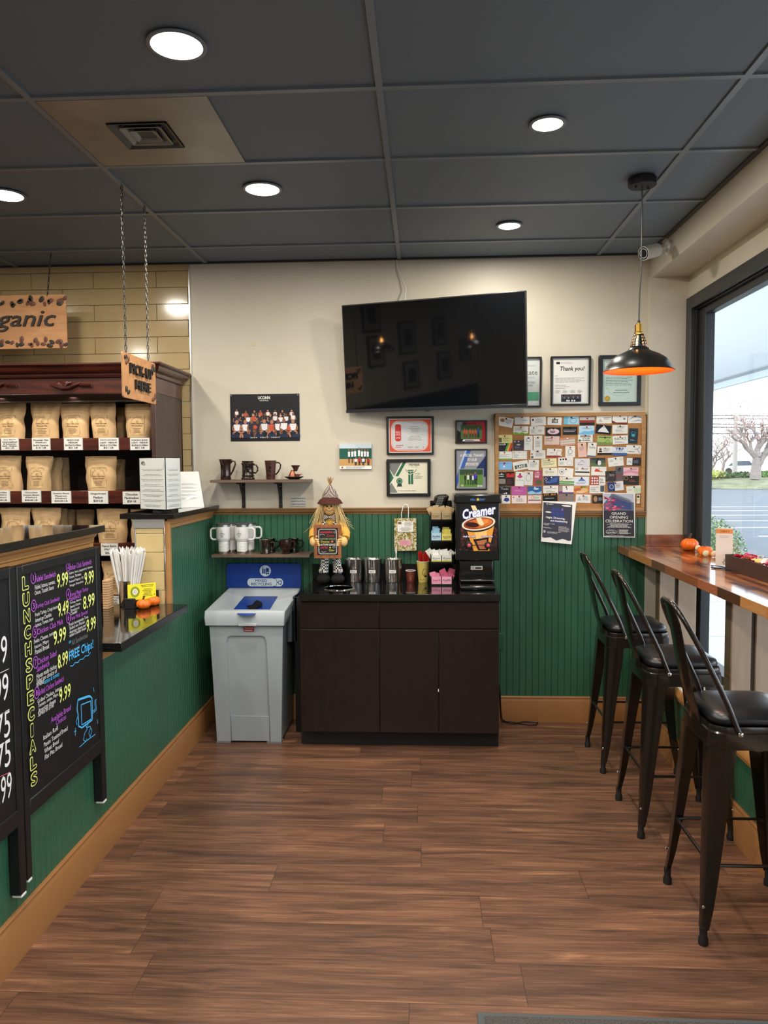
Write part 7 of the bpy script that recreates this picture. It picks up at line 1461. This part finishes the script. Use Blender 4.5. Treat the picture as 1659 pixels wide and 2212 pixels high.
# ================================================================ ON THE LEFT LEDGES
CZ=.910
# straws in a steel canister
cy=3.912; cx=at(277,1280,'y',cy).x
t=thing('straw_canister','shiny steel canister packed with white straws','canister',(cx,cy,CZ))
MB().lathe([(0,.001),(.044,.001),(.046,.004),(.046,.135),(.044,.135),(.043,.01),(0,.008)],(cx,cy,CZ),M_chrome,40).build('canister_body',t,ang=50)
MB().lathe([(.0462,.10),(.0464,.118)],(cx,cy,CZ),M_blackm,24,a0=-1.2,a1=0).build('canister_band',t)
rn=random.Random(12); M_straww=mat('straw_wrap','#dedcd8',.5)
for k in range(78):
    a=rn.uniform(0,2*PI); q=rn.uniform(.15,1)**.5; b=V((cx+.037*q*math.cos(a),cy+.037*q*math.sin(a),CZ+.02)); e=V((cx+.100*q*math.cos(a),cy+.052*q*math.sin(a),CZ+rn.uniform(.270,.292)))
    m=MB(); m.tube([b,b.lerp(e,.5),e],.0042,M_straww,6); tp_=e+V((rn.uniform(-.012,.012),rn.uniform(-.01,.01),rn.uniform(.008,.024))); m.tube([e,e.lerp(tp_,.6),tp_],[.004,.005,.0015],M_straww,5,flat=.35); m.build('wrapped_straw',label='white paper-wrapped straw in the steel canister on the low counter',cat='straw',group='wrapped straws in the canister')
m=MB(); 
for k in range(12): m.box(cx-.095,cy-.10,CZ+.001+.0125*k,cx-.066,cy-.03,CZ+.0125*k+.0115,mat('slat_wood','#c09a70',.6))
m.build('wooden_block_stack',bevel=.001,seg=1,label='stack of thin pale wooden slats left of the straw canister',cat='wooden slats')
# yellow card in a black holder
t=thing('yellow_card_holder','bright yellow card standing in a black plastic card holder','card holder',(-1.50,3.78,CZ))
ym=3.80; a0_=at(276,1290,'y',ym); b0_=at(325,1262,'y',ym)
bx=at(270,1305,'y',3.83).x; 
h_=MB(); h_.box(bx,3.822,CZ,bx+.052,3.842,CZ+.052,M_blackm).box(bx+.095,3.940,CZ,bx+.135,3.955,CZ+.078,M_blackm).prism([(bx,3.825),(bx+.05,3.822),(bx+.135,3.945),(bx+.10,3.955)],'z',CZ+.0005,CZ+.006,M_blackm); h_.build('holder',t,bevel=.002)
p0=at(276,1305,'y',3.785); U=V((.115,.092,0)); Wc=U.length; U=U.normalized(); o=V((bx+.013,3.836,CZ+.040)); 
c=MB(); hh=.082; c.add([o,o+U*Wc,o+U*Wc+V((0,0,hh)),o+V((0,0,hh)),o+V((0,.0008,0)),o+U*Wc+V((0,.0008,0)),o+U*Wc+V((0,.0008,hh)),o+V((0,.0008,hh))],[(0,1,2,3),(4,7,6,5),(0,4,5,1),(1,5,6,2),(2,6,7,3),(3,7,4,0)],mat('yellow_card','#e8dc14',.5)); a=Art(c,o,U,(0,0,1)); 
a.ring(.038,.042,.022,.026,.004,C('#4a9a4c'),20); a.ring(.038,.042,.017,.020,.003,C('#1a1a1c'),20); a.ell(.038,.042,.012,.014,C('#d8dce0'),16); a.ring(.038,.042,.006,.006,.0015,C('#4a4a3c'),12); a.lines(.068,.062,.138,.076,2,C('#5a561c'),2,.4,True); a.lines(.074,.012,.132,.055,6,C('#5a561c'),3,.35,True); c.build('yellow_card',t,smooth=False)
def pumpkin(x,y,z,r,h,label,grp=None,lobes=9,stem=None,m_=M_orange,stemm=None):
    t=thing('pumpkin',label,'pumpkin',(x,y,z),grp); m=MB(); SEG=lobes*6; RG=14; vs=[];fs=[]
    for j in range(RG+1):
        th=PI*j/RG; zz=math.cos(th); rr=math.sin(th)
        for i in range(SEG):
            a=2*PI*i/SEG; lob=1-.09*abs(math.sin(a*lobes/2))**.0*(abs(math.cos(a*lobes/2))**6)
            dip=.18*math.exp(-((rr)/.28)**2); vs.append((x+r*rr*lob*math.cos(a),y+r*rr*lob*math.sin(a),z+h/2+h/2*(zz-(dip if zz>0 else -dip*.6))*(.98)))
    for j in range(RG):
        for i in range(SEG): fs.append((j*SEG+i,(j+1)*SEG+i,(j+1)*SEG+(i+1)%SEG,j*SEG+(i+1)%SEG))
    zmin=min(v[2] for v in vs); vs=[(a,b,c-zmin+z) for a,b,c in vs]; m.add(vs,fs,m_).build('pumpkin_body',t,ang=80)
    s=stem or r*.55; k=r*.14; top=z+h*.80
    MB().tube([(x,y,top),(x,y,top+s*.4),(x+s*.12,y,top+s*.8),(x+s*.3,y,top+s*1.05)],[k*1.5,k,k*.85,k*.9],stemm or M_stem,7).build('pumpkin_stem',t)
    return t
P=at(318,1314,'z',CZ); pumpkin(at(310,1300,'y',3.835).x,3.835,CZ,.037,.054,'small orange pumpkin in front on the low granite counter','small pumpkins on the low counter')
pumpkin(at(332,1300,'y',3.925).x,3.925,CZ,.034,.054,'small orange pumpkin behind the first, nearer the tiled pillar','small pumpkins on the low counter')
# menu stand and loose sheets on the far ledge
HZ=1.390
t=thing('menu_stand','three-sided menu stand with white pages and black edges','menu stand',(-1.44,4.15,HZ))
pf=V((at(359,1090,'y',4.06).x,4.06,HZ+.012)); pl=V((at(303,1090,'y',4.19).x,4.19,HZ+.012)); pr=V((at(391,1090,'y',4.24).x,4.24,HZ+.012)); hh=.285
MB().lathe([(0,0),(.05,0),(.05,.004),(.02,.010),(.0,.010)],((pf.x+pl.x+pr.x)/3,4.15,HZ),M_blackm,24).build('turntable',t)
for k,(a_,b_) in enumerate(((pl,pf),(pf,pr),(pr,pl))):
    U=(b_-a_); w=U.length; U=U.normalized(); N=U.cross(V((0,0,1))); q=MB(); q.add([a_,b_,b_+V((0,0,hh)),a_+V((0,0,hh))]+[p-N*.003 for p in (a_,b_,b_+V((0,0,hh)),a_+V((0,0,hh)))],[(0,1,2,3),(7,6,5,4),(0,4,5,1),(1,5,6,2),(2,6,7,3),(3,7,4,0)],M_blackm); a=Art(q,a_,U,(0,0,1),.0006); a.rect(.003,.004,w-.003,hh-.003,C('#d8dcd8',.25)); ik=C('#8a8e8a')
    if k==0: a.ell(.035,hh-.03,.018,.010,C('#6a6a66')); a.ell(.045,hh-.036,.012,.009,C('#a0a09a')); a.ring(w-.012,hh-.045,.005,.014,.0012,ik,8,90,400); 
    if k==1: a.strip([(.012,hh-.02),(.02,hh-.06)],.0012,ik); a.ring(w-.03,hh-.04,.006,.014,.0012,ik,8,60,420)
    for i in range(8): a.lines(.012,hh*.86-.028*i-.035,w-.012,hh*.86-.028*i-.020,2,ik,i+9*k,.3,True)
    q.build('menu_page',t,smooth=False)
t=None
for i,(x0_,y0_,tilt_,lab) in enumerate(((-1.43,4.50,.04,'front loose white sheet propped behind the menu stand'),(-1.40,4.56,.0,'second loose white sheet leaning behind the front one'))):
    a_=at(385,1094,'y',y0_); b_=at(441-3*i,1094,'y',y0_+.10); bl=V((a_.x,y0_,HZ+.001)); br=V((b_.x,y0_+.10,HZ+.001)); tl=bl+V((-.01,.05,.215)); tr_=br+V((-.045,.05,.215))
    q=MB(); q.add([bl,br,tr_,tl]+[p+V((0,.0008,0)) for p in (bl,br,tr_,tl)],[(0,1,2,3),(7,6,5,4),(0,4,5,1),(1,5,6,2),(2,6,7,3),(3,7,4,0)],M_paper); a=Art(q,bl,(br-bl),(tl-bl).normalized(),.0006); w=(br-bl).length; a.N=(br-bl).cross(tl-bl).normalized()
    for k in range(5): a.lines(.02,.05+.022*k,w-.035,.062+.022*k,2,C('#9a9c9a'),k,.3)
    if i==0: a.poly([(w*.25,.055),(w*.55,.075),(w*.58,.062),(w*.28,.042)],C('#ecece8'))
    q.build('loose_sheet',smooth=False,label=lab,cat='paper sheet')
# ================================================================ ON THE WINDOW BAR
def onbar(px,py): p=at(px,py,'z',CT); return p
P=onbar(1490,1186); r_=.062
pumpkin(at(1490,1170,'y',4.57).x,4.57,CT,.050,.080,'larger orange pumpkin at the far end of the window bar','pumpkins on the window bar',lobes=10,stem=.035)
pumpkin(at(1523,1190,'y',4.42).x,4.42,CT,.042,.046,'squat orange pumpkin with a black stem inside the felt garland','pumpkins on the window bar',stemm=M_black,stem=.018)
t=thing('felt_garland','garland of orange and cream felt balls curled around the small pumpkin','garland',(1.52,4.1,CT)); felt_o=mat('felt_orange','#e0701c',.95,bump=.6,bscale=150); felt_w=mat('felt_cream','#dccfae',.95,bump=.6,bscale=150)
gp=[(1499,1185),(1508,1188),(1512,1193),(1517,1198),(1525,1200),(1534,1200),(1543,1201),(1552,1203),(1562,1202),(1572,1200)]; cs_=[]
for i,(u,v) in enumerate(gp):
    p=at(u,v+3,'z',CT); c=V((p.x,p.y,CT+.0185)); cs_.append(c); MB().ell(tuple(c),.018,.018,.018,felt_w if i in (0,1,4,6,9) else felt_o,16,12).build('felt_ball',t)
MB().tube(cs_,.0008,C('#8a7a5a'),4).build('string',t)
# acrylic table stand
o=at(1545,1226,'z',CT); o=V((o.x,o.y,CT)); U=V((.070,-.030,0)); w=U.length; U=U.normalized(); NN=U.cross(V((0,0,1)))
t=thing('acrylic_sign_stand','clear acrylic stand with a narrow white card and orange header on the window bar','sign stand',tuple(o)); hh=.185
M_acr=mat('acrylic','#e8eef0',.05,trans=.9,spec=.5)
q=MB(); b1=o-U*.008+NN*.022; q.add([b1,b1+U*(w+.016),b1+U*(w+.016)-NN*.044,b1-NN*.044]+[p+V((0,0,.005)) for p in (b1,b1+U*(w+.016),b1+U*(w+.016)-NN*.044,b1-NN*.044)],[(0,1,2,3),(4,5,6,7),(0,1,5,4),(1,2,6,5),(2,3,7,6),(3,0,4,7)],M_acr); q.build('acrylic_base',t)
o2=o+V((0,0,.010)); q=MB(); F=[o2,o2+U*w,o2+U*w+V((0,0,hh)),o2+V((0,0,hh))]; q.add(F+[p-NN*.0015 for p in F],[(0,1,2,3),(7,6,5,4),(0,4,5,1),(1,5,6,2),(2,6,7,3),(3,7,4,0)],C('#e0d6cc',.3)); a=Art(q,o2,U,(0,0,1),.0004)
a.rect(0,hh-.026,w,hh-.005,C('#dc9050')); a.text('TABLE 4',w*.25,hh-.020,w*.78,hh-.011,C('#8a4a2c'),bold=.03); a.lines(w*.2,hh-.05,w*.8,hh-.035,2,C('#b8aca0'),2,.3,True); a.strip([(w*.5,.035),(w*.55,.024),(w*.42,.020),(w*.52,.012)],.002,C('#3a3430')); a.ring(w*.5,.010,.004,.003,.001,C('#3a3430'),8); q.build('card',t,smooth=False)
q=MB(); q.add([p+NN*.003 for p in F]+[p+NN*.005 for p in F],[(0,1,2,3),(7,6,5,4),(0,4,5,1),(1,5,6,2),(2,6,7,3),(3,7,4,0)],M_acr); 
for k,(u,v) in enumerate(((1536,1222),(1537,1226))):
    a_=at(u,v,'z',CT+.004); MB().tube([(a_.x,a_.y,CT+.0042),(a_.x+.10,a_.y-.13+.01*k,CT+.0042)],.0038,M_blackm if k else mat('pen_navy','#2a2a44',.3),8).build('pen',label=('dark navy pen' if k==0 else 'black pen')+' lying under the acrylic stand on the window bar',cat='pen')
# tray of candy
TX0,TX1,TY0,TY1=1.458,1.592,3.14,3.775; th=.070; M_tray=mat('brown_box','#3a241c',.6); 
t=thing('candy_tray','long brown box of candy packets along the window bar','tray',((TX0+TX1)/2,3.5,CT))
TT=CT+.0006
MB().box(TX0,TY0,TT,TX0+.006,TY1,CT+th,M_tray).box(TX1-.006,TY0,CT,TX1,TY1,CT+th,M_tray).box(TX0,TY0,CT,TX1,TY0+.006,CT+th,M_tray).box(TX0,TY1-.006,CT,TX1,TY1,CT+th,M_tray).box(TX0+.003,TY0,CT,TX1-.003,TY1,CT+.004,M_tray).build('tray_box',t,bevel=.001,seg=1)
rn=random.Random(21); cols=[('#a01830','dark red'),('#d8486c','bright pink'),('#e0a8b0','pale pink'),('#c89048','caramel tan'),('#d8d4d0','clear white'),('#b83858','crimson'),('#e4c878','pale yellow'),('#3c3040','dark')]
k=0
for lay in range(2):
    for j in range(13):
        for i in range(2):
            x=TX0+.042+.050*i+rn.uniform(-.004,.004); y=TY1-.035-.047*j+rn.uniform(-.008,.008); z=CT+(.034 if lay==0 else .068)+rn.uniform(0,.006)
            ci=0 if (j<3 and rn.random()<.6) else rn.randrange(8); c,cn=cols[ci]
            m=MB(); m.M=Matrix.Translation((x,y,z))@Euler((rn.uniform(-.5,.5),rn.uniform(-.5,.5),rn.uniform(0,3)),'XYZ').to_matrix().to_4x4()
            m.ell((0,0,0),.020,.015,.010,C(c,.25),10,6)
            for s in (-1,1): m.prism([(s*.018,-.003),(s*.034,-.013),(s*.034,.013),(s*.018,.003)],'z',-.001,.001,C(c,.25))
            m.build('wrapped_candy',label='%s wrapped candy in the brown tray, %s layer'%(cn,'lower' if lay==0 else 'top'),cat='candy',group='%s wrapped candies in the %s layer'%(cn,'lower' if lay==0 else 'top'))
# ================================================================ FLOOR MAT
a_=at(1030,2190,'z',0); t=thing('door_mat','dark ribbed door mat with a grey rubber border at the bottom edge','mat',(.6,1.9,0))
MB().box(a_.x,1.25,.0005,1.15,a_.y,.006,mat('mat_rubber','#4a4e50',.7)).build('rubber_border',t,bevel=.002)
mp_=mat('mat_pile','#4a4745',.95,vary=.95,vscale=420,bump=1,bscale=300); m=MB(); rn=random.Random(2)
m.box(a_.x+.022,1.29,.005,1.11,a_.y-.020,.010,mp_)
m.build('carpet_pile',t,kind='stuff')
